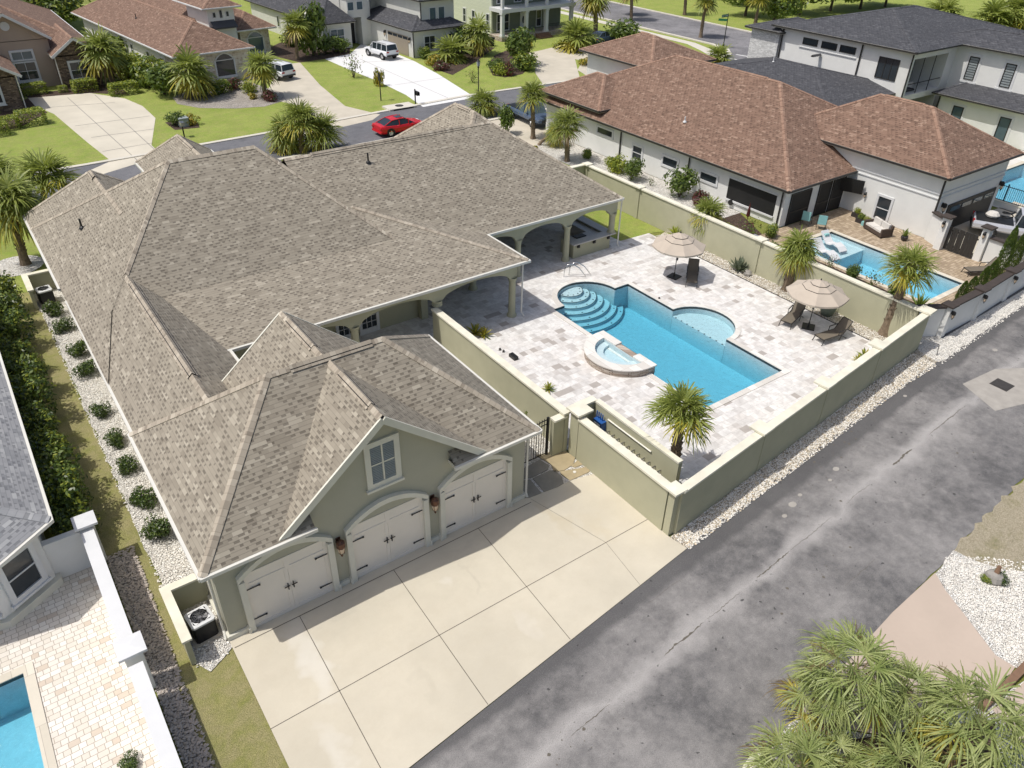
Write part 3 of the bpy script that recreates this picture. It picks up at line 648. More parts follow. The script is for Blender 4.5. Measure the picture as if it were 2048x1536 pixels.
# garage doors
YG = 17.85
for cx in (4.31, 7.93, 11.55):
    M = frame_M((cx, YG), (0, -1)); h = 2.25; X = 1.38
    b = MB()
    b.box((-X-.2, 0, 0), (-X, .17, 2.3), 0, M); b.box((X, 0, 0), (X+.2, .17, 2.3), 0, M)
    b.box((-X-.24, 0, 0), (-X-.16, .2, .25), 0, M); b.box((X+.16, 0, 0), (X+.24, .2, .25), 0, M)
    n = 14; xs = [-X-.2+(2*X+.4)*i/n for i in range(n+1)]; zc = lambda x: 2.3+.66*(1-(x/(X+.2))**2)
    for i in range(n):
        a, c = xs[i], xs[i+1]
        for q in ([(a, .17, zc(a)-.0), (c, .17, zc(c)), (c, .17, zc(c)+.2), (a, .17, zc(a)+.2)], [(a, .17, zc(a)+.2), (c, .17, zc(c)+.2), (c, 0, zc(c)+.2), (a, 0, zc(a)+.2)], [(a, 0, zc(a)), (c, 0, zc(c)), (c, .17, zc(c)), (a, .17, zc(a))]): b.face([M @ Vector(v) for v in q])
    b.face([M @ Vector(v) for v in ((-X-.2, .17, 2.3), (-X-.2, .17, 2.5), (-X-.2, 0, 2.5), (-X-.2, 0, 2.3))])
    gd = MB()
    gd.box((-X, 0, .02), (X, .03, 2.5), 0, M)
    gd.face([M @ Vector(v) for v in [(-X, .03, 2.5), (X, .03, 2.5)]+[(x, .03, zc(x)) for x in xs[::-1][1:-1]]], 1)
    for x0, x1, z0, z1 in ((-X, X, .02, .14), (-X, X, 1.96, 2.06), (-X, X, 2.42, 2.5), (-X, -X+.13, .14, 1.96), (X-.13, X, .14, 1.96), (-.13, -.005, .14, 1.96), (.005, .13, .14, 1.96), (-X, -X+.12, 2.06, 2.42), (X-.12, X, 2.06, 2.42), (-.08, .08, 2.06, 2.42)):
        gd.box((x0, .03, z0), (x1, .05, z1), 0, M)
    gd.box((-X+.4, .008, .005), (X, .04, .02), 2, M)
    do = HM.add(gd, 'garage_door', [MT['door'], MT['sage'], MT['black']]); HM.add(b, 'door_surround', MT['trim'], do)
    for sx in (-1, 1):
        for z in (.42, 1.82):
            k = MB(); k.bar(M @ Vector((sx*(X-.02), .06, z)), M @ Vector((sx*(X-.42), .06, z)), .02, .035); k.bar(M @ Vector((sx*(X-.40), .062, z)), M @ Vector((sx*(X-.46), .062, z)), .03, .06); HM.add(k, 'strap_hinge', MT['black'], do)
        k = MB(); k.bar(M @ Vector((sx*.09, .075, 1.05)), M @ Vector((sx*.09, .075, 1.32)), .03, .05); k.bar(M @ Vector((sx*.03, .08, 1.19)), M @ Vector((sx*.22, .08, 1.19)), .02, .03); HM.add(k, 'handle', MT['black'], do)
for q in ((2.12, YG-.09, 2.7, YG), (5.92, YG-.09, 6.3, YG), (9.54, YG-.09, 9.93, YG), (13.16, YG-.09, 13.82, YG), (2.03, YG-.09, 2.12, 20), (13.82, YG-.09, 13.91, 25)):
    b = MB(); b.box((q[0], q[1], 0), (q[2], q[3], .2)); HM.add(b, 'base_trim', MT['trim'])
for x in (6.11, 9.73): wall_lamp(HM, (x, YG), (0, -1), 2.0, 1.35, ('bronze', 'lampglass'))
# gable window with plantation shutters
wo = window(HM, (7.98, YG-.005), (0, -1), .86, 1.5, 3.92, .1, 'trim', 'shutter', (2, 2), .1, slats=0)
s = MB(); M = frame_M((7.98, YG-.01), (0, -1), 3.92)
for k in range(1, 22): s.box((-.44, .012, k*.07-.02), (-.04, .035, k*.07+.012), 0, M); s.box((.04, .012, k*.07-.02), (.44, .035, k*.07+.012), 0, M)
HM.add(s, 'shutter', MT['shutter'], wo)
# small eave return roofs beside the front gable are the garage roof itself; their dark end flashing
# a window and door on the courtyard side and the left side
window(HM, (13.885, 20.6), (1, 0), .9, 1.2, 1.0, .1, 'trim'); window(HM, (6.205, 28.0), (1, 0), .9, 1.3, .9, .1, 'trim')
for y in (28, 33, 38, 43): window(HM, (2.245, y), (-1, 0), .9, 1.3, .9, .1, 'trim')
# outdoor bar under the patio roof
HBAR = House('patio_bar', 'L-shaped olive stucco patio bar with grey stone top under the patio roof', 'bar', (31, 34.5, 0))
b = MB(); b.box((29.4, 33.72, 0), (32.45, 34.0, .98)); b.box((32.2, 34.0, 0), (32.45, 37.4, .98)); b.box((29.4, 34.0, 0), (29.65, 35.0, .85)); HBAR.add(b, 'base', MT['stucco'])
b = MB(); b.box((29.2, 33.5, .98), (32.75, 34.15, 1.05)); b.box((32.1, 34.15, .98), (32.75, 37.6, 1.05)); HBAR.add(b, 'bar_top', MT['granite'])
b = MB(); b.box((29.66, 34.3, .2), (32.1, 34.95, .9)); b.box((31.45, 34.95, .2), (32.1, 37.4, .9)); HBAR.add(b, 'counter', MT['granite'])
b = MB(); b.box((30.2, 34.4, .9), (31.0, 34.85, .96)); HBAR.add(b, 'grill', MT['black'])
for x in (29.7, 31.0, 32.2):
    b = MB(); b.box((x, 33.55, .78), (x+.08, 33.72, .98)); b.box((x-.05, 33.6, .7), (x+.13, 33.7, .84)); HBAR.add(b, 'bracket', MT['black'])
# ================================================================ ground, roads, paving, pools, walls
def union_pool():
    p = [(24.3, 17.9), (29.95, 17.9), (29.95, 21.55)]
    p += arc(29.95, 23.5, 1.95, -90, 90, 22)[1:-1] + [(29.95, 25.45), (29.95, 29.2), (28.92, 29.2)]
    p += arc(27.0, 29.2, 1.92, 0, 180, 24)[1:-1] + [(25.08, 29.2), (24.3, 29.2)]
    return p
POOL = union_pool()
POOL2 = rect(42.9, 17.9, 47.1, 27.2)
POOL3 = rect(-9.0, 8, -3.5, 20.2)
POOL4 = rect(62.9, 21.0, 74, 27.0)
def grow(poly, d):
    n = len(poly); out = []
    for i in range(n):
        a = Vector(poly[i-1]); b = Vector(poly[i]); c = Vector(poly[(i+1) % n]); t1 = (b-a).normalized(); t2 = (c-b).normalized()
        n1 = Vector((t1.y, -t1.x)); n2 = Vector((t2.y, -t2.x)); m = n1+n2
        m = m/max(.35, (1+n1.dot(n2)))
        out.append((b.x+m.x*d, b.y+m.y*d))
    return out
gb = MB(); gb.sheet([(-300, -60), (400, -60), (400, 520), (-300, 520)], [grow(POOL, .05), grow(POOL2, .05), grow(POOL3, .05), grow(POOL4, .05)], -.03)
struct('ground', gb, MT['grassdark'])
hz = MB(); hz.sheet([(-1500, -300), (1800, -300), (1800, 2500), (-1500, 2500)], [rect(-299, -59, 399, 519)], -.04); struct('terrain', hz, MT['grassdark'])
def sheet(name, poly, z, mat, holes=(), kind='structure'):
    b = MB(); b.sheet(poly, list(holes), z); return struct(name, b, MT[mat], kind)
AL = lambda x: 12.2+(x-17.2)*.092 if x < 34.2 else 13.76+(x-34.2)*.03        # near edge of the alley
AF = lambda x: 5.35+(x-12.5)*.085        # far edge
def wob(p, q, n, a, seed):
    random.seed(seed); p = Vector(p); q = Vector(q); d = (q-p).normalized(); nn = Vector((-d.y, d.x)); return [tuple(p+(q-p)*i/n+nn*random.uniform(-a, a)) for i in range(n+1)]
ad = MB(); poly = [(-60, AF(-60))] + wob((-20, AF(-20)), (60, AF(60)), 160, .05, 4) + [(130, AF(130)), (130, 22), (66, 22)] + [(52, 16.0), (40, 15.2), (37, 15), (20, 13.2), (17.3, 12.6)] + [(17.2, 12.2), (2.0, 10.5), (-60, 3.6)]
ad.sheet(poly, [], 0.0); struct('alley', ad, MT['alley'])
# driveway with scored joints
DRV = [(2.05, 17.85), (1.98, 10.52), (17.2, 12.2), (17.07, 12.95), (17.05, 17.3), (16.2, 17.5), (14.6, 17.62), (13.9, 17.72), (13.9, 17.85)]
sheet('driveway', DRV, .02, 'driveway')
jb = MB()
def jline(a, b, wd=.022, z=.026):
    a = Vector(a); b = Vector(b); d = (b-a).normalized(); n = Vector((-d.y, d.x))*wd/2; jb.face([(*(a-n), z), (*(b-n), z), (*(b+n), z), (*(a+n), z)])
jline((2.0, 14.12), (17.05, 14.12)); jline((4.28, 17.4), (4.05, 10.75)); jline((7.8, 17.4), (7.6, 11.16)); jline((11.4, 17.4), (11.1, 11.55)); jline((14.0, 17.6), (14.9, 14.12), .012); jline((14.9, 14.12), (14.55, 11.93), .012); jline((2.1, 17.42), (13.9, 17.42), .03)
struct('driveway_joints', jb, MT['joint'])
# alley cracks, patches, utility cover
ck = MB(); random.seed(11)
def crack(x0, x1, off, wmax, z=.006):
    n = int((x1-x0)/.07); pts = []
    for i in range(n+1):
        x = x0+(x1-x0)*i/n; y = 8.35+x*.078+off+.10*noise.noise(Vector((x*.9, 3.1, 0)))+random.uniform(-.02, .02); pts.append((x, y, max(.004, wmax*math.sin(math.pi*i/n)**.5*random.uniform(.15, .9))))
    for a, b in zip(pts[:-1], pts[1:]): ck.face([(a[0], a[1]-a[2], z), (b[0], b[1]-b[2], z), (b[0], b[1]+b[2], z), (a[0], a[1]+a[2], z)])
for a in ((13.2, 15.2, -.02, .05), (15.4, 17.2, 0, .014), (18.2, 20.2, .02, .04), (20.3, 23, .0, .012), (24.2, 26, .04, .012), (27.9, 29.6, .05, .08), (31.2, 34.8, .04, .03), (9, 10.6, -.1, .02), (20.5, 22.5, -2.2, .012), (27.0, 28.6, -1.7, .01), (14.2, 16.0, 1.7, .01)): crack(*a)
struct('alley_cracks', ck, MT['joint'])
sp = MB(); random.seed(5)
cl = [(random.uniform(8, 34), random.uniform(-2.2, 2.2)) for _ in range(9)]
for k in range(110):
    cc = random.choice(cl); x = random.gauss(cc[0], 1.1); y = 8.35+x*.078+cc[1]+random.gauss(0, .35); r = random.uniform(.012, .03) if random.random() < .85 else random.uniform(.04, .065); n = 7; a0 = random.random()
    sp.face([(x+r*random.uniform(.7, 1.2)*math.cos(a0+i*6.283/n), y+r*random.uniform(.7, 1.2)*math.sin(a0+i*6.283/n), .0055+k*.00004) for i in range(n)])
struct('asphalt_spots', sp, MT['joint'])
cp = G(2004, 770); pa = MB(); pa.sheet([tuple(G(1925, 768)[:2]), tuple(G(1990, 822)[:2]), tuple(G(2080, 800)[:2]), tuple(G(2080, 735)[:2]), tuple(G(1990, 738)[:2])], [], .007); struct('asphalt_patch', pa, MT['patch'])
for i, (px, py, r) in enumerate(((1672, 938, .12), (1660, 960, .07), (1585, 1009, .14), (1569, 1032, .09), (1600, 990, .08), (1990, 700, .12), (1810, 792, .08))):
    c = G(px, py); pm = MB(); pm.face([(c.x+r*1.4*math.cos(a*.7), c.y+r*math.sin(a*.7), .0062) for a in range(9)]); struct('paint_patch', pm, MT['patch'])
t = thing('utility_cover', 'rusty square cast iron utility cover set in the alley', 'utility cover', (cp.x, cp.y, 0))
b = MB(); b.box((cp.x-.42, cp.y-.42, -.02), (cp.x+.42, cp.y+.42, .018)); b.build('frame', MT['iron'], t); b = MB(); b.box((cp.x-.33, cp.y-.33, .018), (cp.x+.33, cp.y+.33, .03)); b.build('lid', MT['iron'], t)
# gravel strips with real stones lying on them
def stones(name, regs, n, r0, r1, mat, seed, hgt=.6):
    random.seed(seed); m = MB(); tot = sum(a for a, _ in regs)
    for a, fn in regs:
        for _ in range(int(n*a/tot)):
            x, y = fn(); r = random.uniform(r0, r1); z = random.uniform(0, r*.4)+.03; a0 = random.random()*6.28; k = random.uniform(.6, 1)
            ring = [(x+r*math.cos(a0+i*1.2566)*random.uniform(.8, 1.1), y+r*k*math.sin(a0+i*1.2566)*random.uniform(.8, 1.1), z-r*.15) for i in range(5)]
            tp = (x+random.uniform(-.3, .3)*r, y+random.uniform(-.3, .3)*r, z+r*hgt)
            for i in range(5): m.face([ring[i], ring[(i+1) % 5], tp])
    return struct(name, m, MT[mat], 'stuff')
MT['stonew'] = M_paint('white stones', hx(236, 232, 224), .8, .12, 9, 0); MT['stonec'] = M_paint('cream stones', hx(214, 198, 172), .8, .3, 7, 0); MT['stoneg'] = M_paint('grey brown stones', hx(205, 194, 184), .8, .3, 7, 0)
U = random.uniform
WALLY = lambda x: 12.93+(x-17.05)*.112
strip = [(17.07, 12.9), (17.2, 12.25)] + wob((17.8, AL(17.8)), (34, AL(34)), 60, .09, 8) + [(37.4, 13.95), (37.6, 15.2), (17.1, 12.96)]
sheet('alley_gravel', strip, .022, 'graveld')
def f1():
    x = U(17.2, 37); return x, U(AL(x)-.12, WALLY(x)-.02)
stones('loose_gravel', [(1, f1)], 5200, .02, .045, 'stonew', 1)
stones('cream_pebbles', [(1, f1)], 1500, .02, .045, 'stonec', 2)
strip = [(37.3, 13.9), (37.5, 15.1), (39.7, 15.05), (60, 15.75), (60, 15.1)] + wob((58, 15.3), (47, 14.45), 20, .06, 9) + wob((46.5, 14.4), (38, 13.85), 30, .07, 19)
sheet('white_gravel', strip, .024, 'gravelw')
def f2():
    x = U(37.3, 52); y0 = 13.85+(x-38)*.065; return x, U(y0-.15, 15.0+(x-39)*.03)
stones('white_stones', [(1, f2)], 1800, .02, .05, 'stonew', 3)
# left side of the house: gravel bed and strip of tired lawn
lb = [(2.2, 17.6), (1.75, 17.3), (1.2, 17.0), (.95, 17.5)] + [(.95, 17.9), (.9, 19.9)] + wob((.9, 20), (.95, 44.4), 50, .07, 12) + [(.8, 44.6), (.8, 47), (2.2, 47)]
sheet('house_gravel_bed', lb, .01, 'gravelw')
def f3(): 
    y = U(17.3, 44.5); return U(.85, 1.9), y
stones('bed_stones', [(1, f3)], 3600, .02, .05, 'stonew', 14)
sheet('side_lawn', [(-.1, 9), (1.98, 10.4), (2.04, 17.5), (1.2, 17.0), (.9, 17.9), (.9, 44.6), (1.0, 50), (-1.0, 50), (-1.0, 27), (-.1, 23)], -.02, 'grassdry')
gs = wob((.1, 9), (.32, 18), 20, .1, 16) + wob((.4, 18.5), (.55, 23.2), 10, .06, 17) + [(-.35, 23.9), (-.35, 9)]
sheet('river_gravel', gs, .004, 'gravelg')
def f4():
    y = U(10, 23.8); return U(-.35, .25+(y-10)*.025), y
stones('river_stones', [(1, f4)], 3400, .03, .06, 'stoneg', 18, .7)
b = arc(.6, 51.5, 1.5, 0, 360, 20)[:-1]; sheet('palm_bed', [(p[0]*1.0, p[1]) for p in b], .0, 'gravelw')
# pool deck with the pool cut out
DECK = [(17.15, 13.2), (17.15, 29.0), (14.6, 29.6), (14.0, 26), (6.3, 26), (6.3, 33.0), (17.9, 33.0), (17.9, 40.2), (33.2, 40.2), (33.8, 34.1), (36.3, 34.0), (36.3, 17.2), (36.2, 15.3)]
sheet('pool_deck', DECK, .0, 'travertine', [grow(POOL, .02)])
sheet('wall_gravel_bed', [(36.32, 15.2), (36.32, 33.2), (37.5, 33.6), (37.5, 15.3)], .006, 'graveld')
def f5(): return U(36.3, 37.4), U(15.4, 33.4)
stones('wall_bed_stones', [(1, f5)], 2600, .02, .045, 'stonew', 20)
eg = MB(); eg.box((36.27, 17.2, -.02), (36.31, 31, .03)); tag(eg.build('edging_strip', MT['black']), 'thin black edging strip between stone deck and white gravel', 'edging')
sheet('side_yard_lawn', [(33.8, 34.1), (36.3, 34.0), (37.5, 33.6), (37.5, 42.3), (37.0, 60), (33.2, 60), (33.2, 40.2)], -.01, 'grass')
# strip beside the courtyard wall and under the gate
sheet('courtyard_gravel', [(14.0, 19.5), (16.85, 19.5), (16.85, 29.2), (14.0, 29.2)], -.005, 'gravelw')
def f6(): return U(15.2, 16.7), U(20, 28.5)
stones('courtyard_stones', [(1, f6)], 900, .02, .045, 'stonew', 21)
sheet('paver_path', [(14.0, 19.6), (15.3, 19.6), (15.3, 25.5), (14.0, 25.5)], .003, 'tanpavers')
# flagstone apron by the gate
sheet('stone_apron', [(13.85, 17.5), (17.03, 17.1), (17.03, 19.7), (13.85, 19.7)], .012, 'gravelw')
FL = [([(1072, 912), (1100, 905), (1131, 903), (1150, 917), (1146, 930), (1128, 942), (1108, 945), (1102, 930)], 'flag1'), ([(1142, 933), (1160, 918), (1168, 921), (1166, 930), (1150, 936)], 'flag1'), ([(1120, 944), (1160, 938), (1187, 932), (1178, 945), (1150, 958), (1140, 962), (1122, 950)], 'flag1'),
      ([(1047, 938), (1080, 921), (1098, 933), (1096, 940), (1066, 955), (1047, 960)], 'flag2'), ([(1065, 958), (1100, 942), (1112, 943), (1124, 955), (1127, 968), (1115, 975), (1088, 985), (1080, 975)], 'flag2'), ([(1047, 962), (1060, 960), (1070, 972), (1083, 987), (1060, 996), (1048, 997)], 'flag2')]
FN = ['largest sunny tan flagstone beside the gate pillar', 'smallest tan flagstone between the two large tan ones', 'long pointed tan flagstone with a white cap on it', 'grey flagstone nearest the iron gate', 'broad grey flagstone in the middle of the shaded apron', 'grey flagstone tucked against the garage corner']
for (pts, m), lab in zip(FL, FN):
    f = MB(); f.prism([tuple(G(*p)[:2]) for p in pts], -.01, .045); tag(f.build('flagstone', MT[m]), lab, 'flagstone', 'flagstones by the gate')
c = G(1149, 946); f = MB(); f.lathe([(.07, .04), (.07, .07), (.04, .085), (0, .09)], (c.x, c.y, 0), 12); tag(f.build('cleanout_cap', MT['plastic']), 'small round white pipe cap on the pointed flagstone', 'pipe cap')
def cw(p):
    return sum(p[i][0]*p[(i+1) % len(p)][1]-p[(i+1) % len(p)][0]*p[i][1] for i in range(len(p))) > 0
def pool(name, label, outline, depth, cop, copw, wz=-.09, water='waterm', tile=True, copz=.03, shelves=(), steps=()):
    cx = sum(p[0] for p in outline)/len(outline); cy = sum(p[1] for p in outline)/len(outline)
    t = thing(name, label, 'pool', (cx, cy, 0)); n = len(outline)
    b = MB()
    for i in range(n):
        a, c = outline[i], outline[(i+1) % n]
        b.face([(c[0], c[1], -.13), (a[0], a[1], -.13), (a[0], a[1], -depth), (c[0], c[1], -depth)])
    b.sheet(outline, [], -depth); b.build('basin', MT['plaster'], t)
    b = MB()
    for i in range(n):
        a, c = outline[i], outline[(i+1) % n]; b.face([(c[0], c[1], .0), (a[0], a[1], .0), (a[0], a[1], -.13), (c[0], c[1], -.13)])
    b.build('waterline_tile', MT['tile'], t)
    if copw:
        b = MB(); out = grow(outline, copw); b.sheet(out, [outline[::-1]], copz)
        for i in range(n):
            a, c = outline[i], outline[(i+1) % n]; b.face([(c[0], c[1], copz), (a[0], a[1], copz), (a[0], a[1], -.01), (c[0], c[1], -.01)])
            a, c = out[i], out[(i+1) % n]; b.face([(a[0], a[1], -.01), (c[0], c[1], -.01), (c[0], c[1], copz), (a[0], a[1], copz)])
        b.build('coping', MT[cop], t)
    for q, z in shelves:
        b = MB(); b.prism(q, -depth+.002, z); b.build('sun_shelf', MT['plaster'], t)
    inn = grow(outline, -.006); b = MB(); b.prism(inn, -depth+.01, wz, 0, top=True, bottom=True); b.build('water', MT[water], t)
    return t
SP = pool('swimming_pool', 'large blue pool with round stepped end and half-moon shelf in pale stone deck', POOL, 1.5, 'coping', .3,
          shelves=[([(29.95, 21.57)]+arc(29.95, 23.5, 1.94, -87, 87, 20)+[(29.95, 25.43)], -.42)])
random.seed(3)
for k in range(7):
    b = MB(); r = .85+.42*k; z = -.28-.17*k; c = (26.85, 31.0); q = [p for p in arc(c[0], c[1], r, 180, 360, 26)]
    ins = lambda p: (24.32 < p[0] < 29.93 and 17.9 < p[1] < 29.19) or (math.dist(p, (27.0, 29.2)) < 1.9 and p[1] >= 29.1)
    q = [p for p in q if ins(p)]
    if len(q) < 3: continue
    top = [p for p in arc(27.0, 29.2, 1.9, 0, 180, 24)]
    hi = [p for p in top if math.dist(p, c) < r]
    poly = q + ([(min(q[-1][0], 28.9), 29.2)] if q[-1][1] < 29.1 else []) + hi + ([(max(q[0][0], 25.1), 29.2)] if q[0][1] < 29.1 else [])
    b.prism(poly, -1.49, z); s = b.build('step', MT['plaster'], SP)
    e = MB()
    for p, p2 in zip(q[:-1], q[1:]): e.bar((p[0], p[1], z+.004), (p2[0], p2[1], z+.004), .035, .012)
    for p in q[1:-1:4]: 
        v = Vector((c[0]-p[0], c[1]-p[1])).normalized()*.16; e.box((p[0]+v.x-.04, p[1]+v.y-.04, z), (p[0]+v.x+.04, p[1]+v.y+.04, z+.008))
    e.build('step_edge_tile', MT['tile'], s)
e = MB()
for k in range(9):
    y = 21.75+k*.43; e.box((29.93, y-.04, -.42), (30.01, y+.04, -.41))
e.build('shelf_marker', MT['tile'], SP)
# raised spa
SX, SY = 24.2, 23.4
spa = thing('spa', 'raised half-round spa with stacked stone side beside the big pool', 'spa', (SX, SY, 0))
def dshape(r, xf): return [(xf, SY-r)]+[(xf, SY+r)]+arc(SX, SY, r, 90, 270, 28)[1:-1] if False else arc(SX, SY, r, 90, 270, 30)
oz = .42; outer = arc(SX, SY, 1.95, 90, 270, 34); inner = arc(SX-.02, SY, 1.42, 90, 270, 34)
b = MB(); b.prism(outer, 0, oz-.06, top=False); b.box((SX-.02, SY-1.95, -.3), (SX+.36, SY+1.95, oz-.08)); b.build('side_wall', MT['veneer'], spa)
b = MB(); o2 = arc(SX, SY, 2.0, 90, 270, 34)
for i in range(34):
    a, c, d, e2 = o2[i], o2[i+1], inner[i+1], inner[i]
    b.face([(a[0], a[1], oz), (c[0], c[1], oz), (d[0], d[1], oz), (e2[0], e2[1], oz)]); b.face([(a[0], a[1], oz-.06), (c[0], c[1], oz-.06), (c[0], c[1], oz), (a[0], a[1], oz)]); b.face([(d[0], d[1], oz-.07), (e2[0], e2[1], oz-.07), (e2[0], e2[1], oz), (d[0], d[1], oz)])
b.box((SX-.03, SY+.55, oz-.079), (SX+.42, SY+2.0, oz-.001)); b.box((SX-.03, SY-2.0, oz-.079), (SX+.42, SY-.75, oz-.001)); b.build('coping', MT['coping'], spa)
b = MB(); b.box((SX-.03, SY-.75, oz-.28), (SX+.40, SY+.55, oz-.10)); b.box((SX+.362, SY-1.95, -.1), (SX+.38, SY+1.95, .1)); b.build('spillway', MT['tile'], spa)
b = MB(); i1 = [(p[0], p[1]) for p in inner]
for i in range(34): a, c = i1[i], i1[i+1]; b.face([(c[0], c[1], .02), (a[0], a[1], .02), (a[0], a[1], oz-.06), (c[0], c[1], oz-.06)])
b.face([(p[0], p[1], .02) for p in i1]); b.face([(SX-.035, SY-1.42, .02), (SX-.035, SY+1.42, .02), (SX-.035, SY+1.42, oz-.08), (SX-.035, SY-1.42, oz-.08)])
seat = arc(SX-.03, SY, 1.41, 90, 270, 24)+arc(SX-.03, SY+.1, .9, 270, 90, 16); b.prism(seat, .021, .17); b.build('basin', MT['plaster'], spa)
b = MB(); b.prism(arc(SX-.04, SY, 1.40, 90, 270, 30), .03, oz-.12, bottom=True); b.build('water', MT['waters'], spa)
# handrail
b = MB(); hx0 = G(1128, 552); 
for dy in (0, .45):
    o = Vector((hx0.x-.1, hx0.y-.1-dy*.2, 0)) + Vector((dy*.9, dy*.2, 0)); pts = [o+Vector(v) for v in ((0, 0, 0), (.02, -.02, .5), (.15, -.1, .82), (.4, -.25, .86), (.75, -.5, .6), (1.1, -.75, .05), (1.15, -.8, -.4))]; b.tube(pts, .03, 8)
tag(b.build('handrail', MT['chrome'], smooth=True), 'curved stainless steel handrail over the round pool steps', 'handrail')
# ---------------------------------------------------------------- olive boundary walls
def wall_run(name, label, p, q, h=2.12, th=.2, mat='stucco', capm='cap', capw=.36, capt=.09, z0=0.0, group='olive garden wall panels'):
    p = Vector(p); q = Vector(q); c = (p+q)/2; t = thing(name, label, 'wall', (c.x, c.y, 0), 0, group)
    b = MB(); b.bar((p.x, p.y, h/2), (q.x, q.y, h/2), th, h); b.build('wall_panel', MT[mat], t)
    b = MB(); b.bar((p.x, p.y, h+capt/2), (q.x, q.y, h+capt/2), capw, capt); b.build('coping', MT[capm], t); return t
def pillar(label, x, y, h=2.2, w=.34, cw=.62, mat='stucco', capm='cap', group='olive wall pillars', rz=0.0):
    t = thing('wall_pillar', label, 'pillar', (x, y, 0), rz, group)
    b = MB(); b.box((-w/2, -w/2, 0), (w/2, w/2, h)); b.build('shaft', MT[mat], t, world=False)
    b = MB(); b.box((-cw/2, -cw/2, h), (cw/2, cw/2, h+.09)); b.grid([[(-cw/2+.01, -cw/2+.01, h+.09), (cw/2-.01, -cw/2+.01, h+.09), (cw/2-.01, cw/2-.01, h+.09), (-cw/2+.01, cw/2-.01, h+.09)], [(-.02, -.02, h+.12), (.02, -.02, h+.12), (.02, .02, h+.12), (-.02, .02, h+.12)]], 0, True); b.face([(-.02, -.02, h+.12), (.02, -.02, h+.12), (.02, .02, h+.12), (-.02, .02, h+.12)]); b.build('pillar_cap', MT[capm], t, world=False); return t
AN = math.atan(.112); WY = lambda x: 13.02+(x-17.05)*.112
wx = [17.22, 22.6, 27.5, 32.4, 37.5]
wl = ['olive alley wall panel nearest the driveway, palm shadow on its coping', 'olive alley wall panel second from the driveway', 'olive alley wall panel third from the driveway', 'olive alley wall panel at the far end beside the white wall']
for i in range(4): wall_run('garden_wall', wl[i], (wx[i]+.1, WY(wx[i]+.1)), (wx[i+1]-.1, WY(wx[i+1]-.1)))
pillar('corner pillar where the olive alley wall meets the driveway', 17.2, 13.2, 2.16, .3, .6)
for x, l in zip(wx[1:], ('first olive pillar along the alley from the driveway corner', 'second olive pillar along the alley from the driveway corner', 'third olive pillar along the alley, in front of the loungers', 'far corner olive pillar beside the leaning palm and white wall')): pillar(l, x, WY(x)+.1, 2.24, .36, .72, rz=AN)
wall_run('garden_wall', 'olive wall along the driveway with sunlit cream coping', (17.13, 13.4), (17.13, 18.45), h=2.09)
pillar('wide olive pillar between driveway wall and pool equipment nook', 17.3, 18.75, 2.3, .5, .8)
wall_run('garden_wall', 'short olive return wall at the top of the equipment nook', (17.5, 19.2), (18.5, 19.2), h=2.1)
wall_run('garden_wall', 'olive wall behind the pool equipment rack', (18.5, 19.05), (18.5, 14.2), h=2.08, capw=.24)
wall_run('garden_wall', 'long olive courtyard wall between gravel strip and pool deck', (16.95, 19.1), (16.95, 29.8), h=2.0)
wall_run('garden_wall', 'short olive wall between iron gate and driveway pillar', (16.3, 19.25), (16.95, 19.25), h=1.85, capw=.34)
bx = [(37.5, 42.1), (37.5, 36.5), (37.5, 26.0), (37.5, 15.6)]
bl = ['olive back wall panel beside the lawn, nearest the street', 'olive back wall panel behind the first umbrella and palm', 'olive back wall panel behind the second umbrella and leaning palm']
for i in range(3): wall_run('garden_wall', bl[i], (bx[i][0], bx[i][1]-.15), (bx[i+1][0], bx[i+1][1]+.15))
for (x, y), l in zip(bx[:3], ('olive back wall pillar nearest the street', 'olive back wall pillar between lawn and bushes', 'olive back wall pillar between the two palms')): pillar(l, x, y)
wall_run('garden_wall', 'short olive wall running from back pillar toward the house', (33.0, 42.3), (37.3, 42.3))
# ---------------------------------------------------------------- iron gate
gt = thing('iron_gate', 'black wrought iron gate with arched top beside the garage', 'gate', (15.2, 19.4, 0)); b = MB()
X0, X1 = 14.1, 16.12; n = 16
for i in range(n+1):
    x = X0+(X1-X0)*i/n; zt = 1.35+.55*math.sin(math.pi*.5*(i/n)); b.bar((x, 19.4, .08), (x, 19.4, zt+.1), .022, .022)
b.build('bars', MT['black'], gt); b = MB()
for k in range(n):
    za = 1.35+.55*math.sin(math.pi*.5*(k/n)); zc2 = 1.35+.55*math.sin(math.pi*.5*((k+1)/n)); xa = X0+(X1-X0)*k/n; xb = X0+(X1-X0)*(k+1)/n
    b.bar((xa, 19.4, za), (xb, 19.4, zc2), .035, .03); b.bar((xa, 19.4, za-.22), (xb, 19.4, zc2-.22), .03, .025)
b.bar((X0, 19.4, .12), (X1, 19.4, .12), .035, .03); b.bar((X0, 19.4, 0), (X0, 19.4, 1.5), .05, .05); b.bar((X1+.06, 19.4, 0), (X1+.06, 19.4, 2.0), .09, .09); b.build('gate_frame', MT['black'], gt)
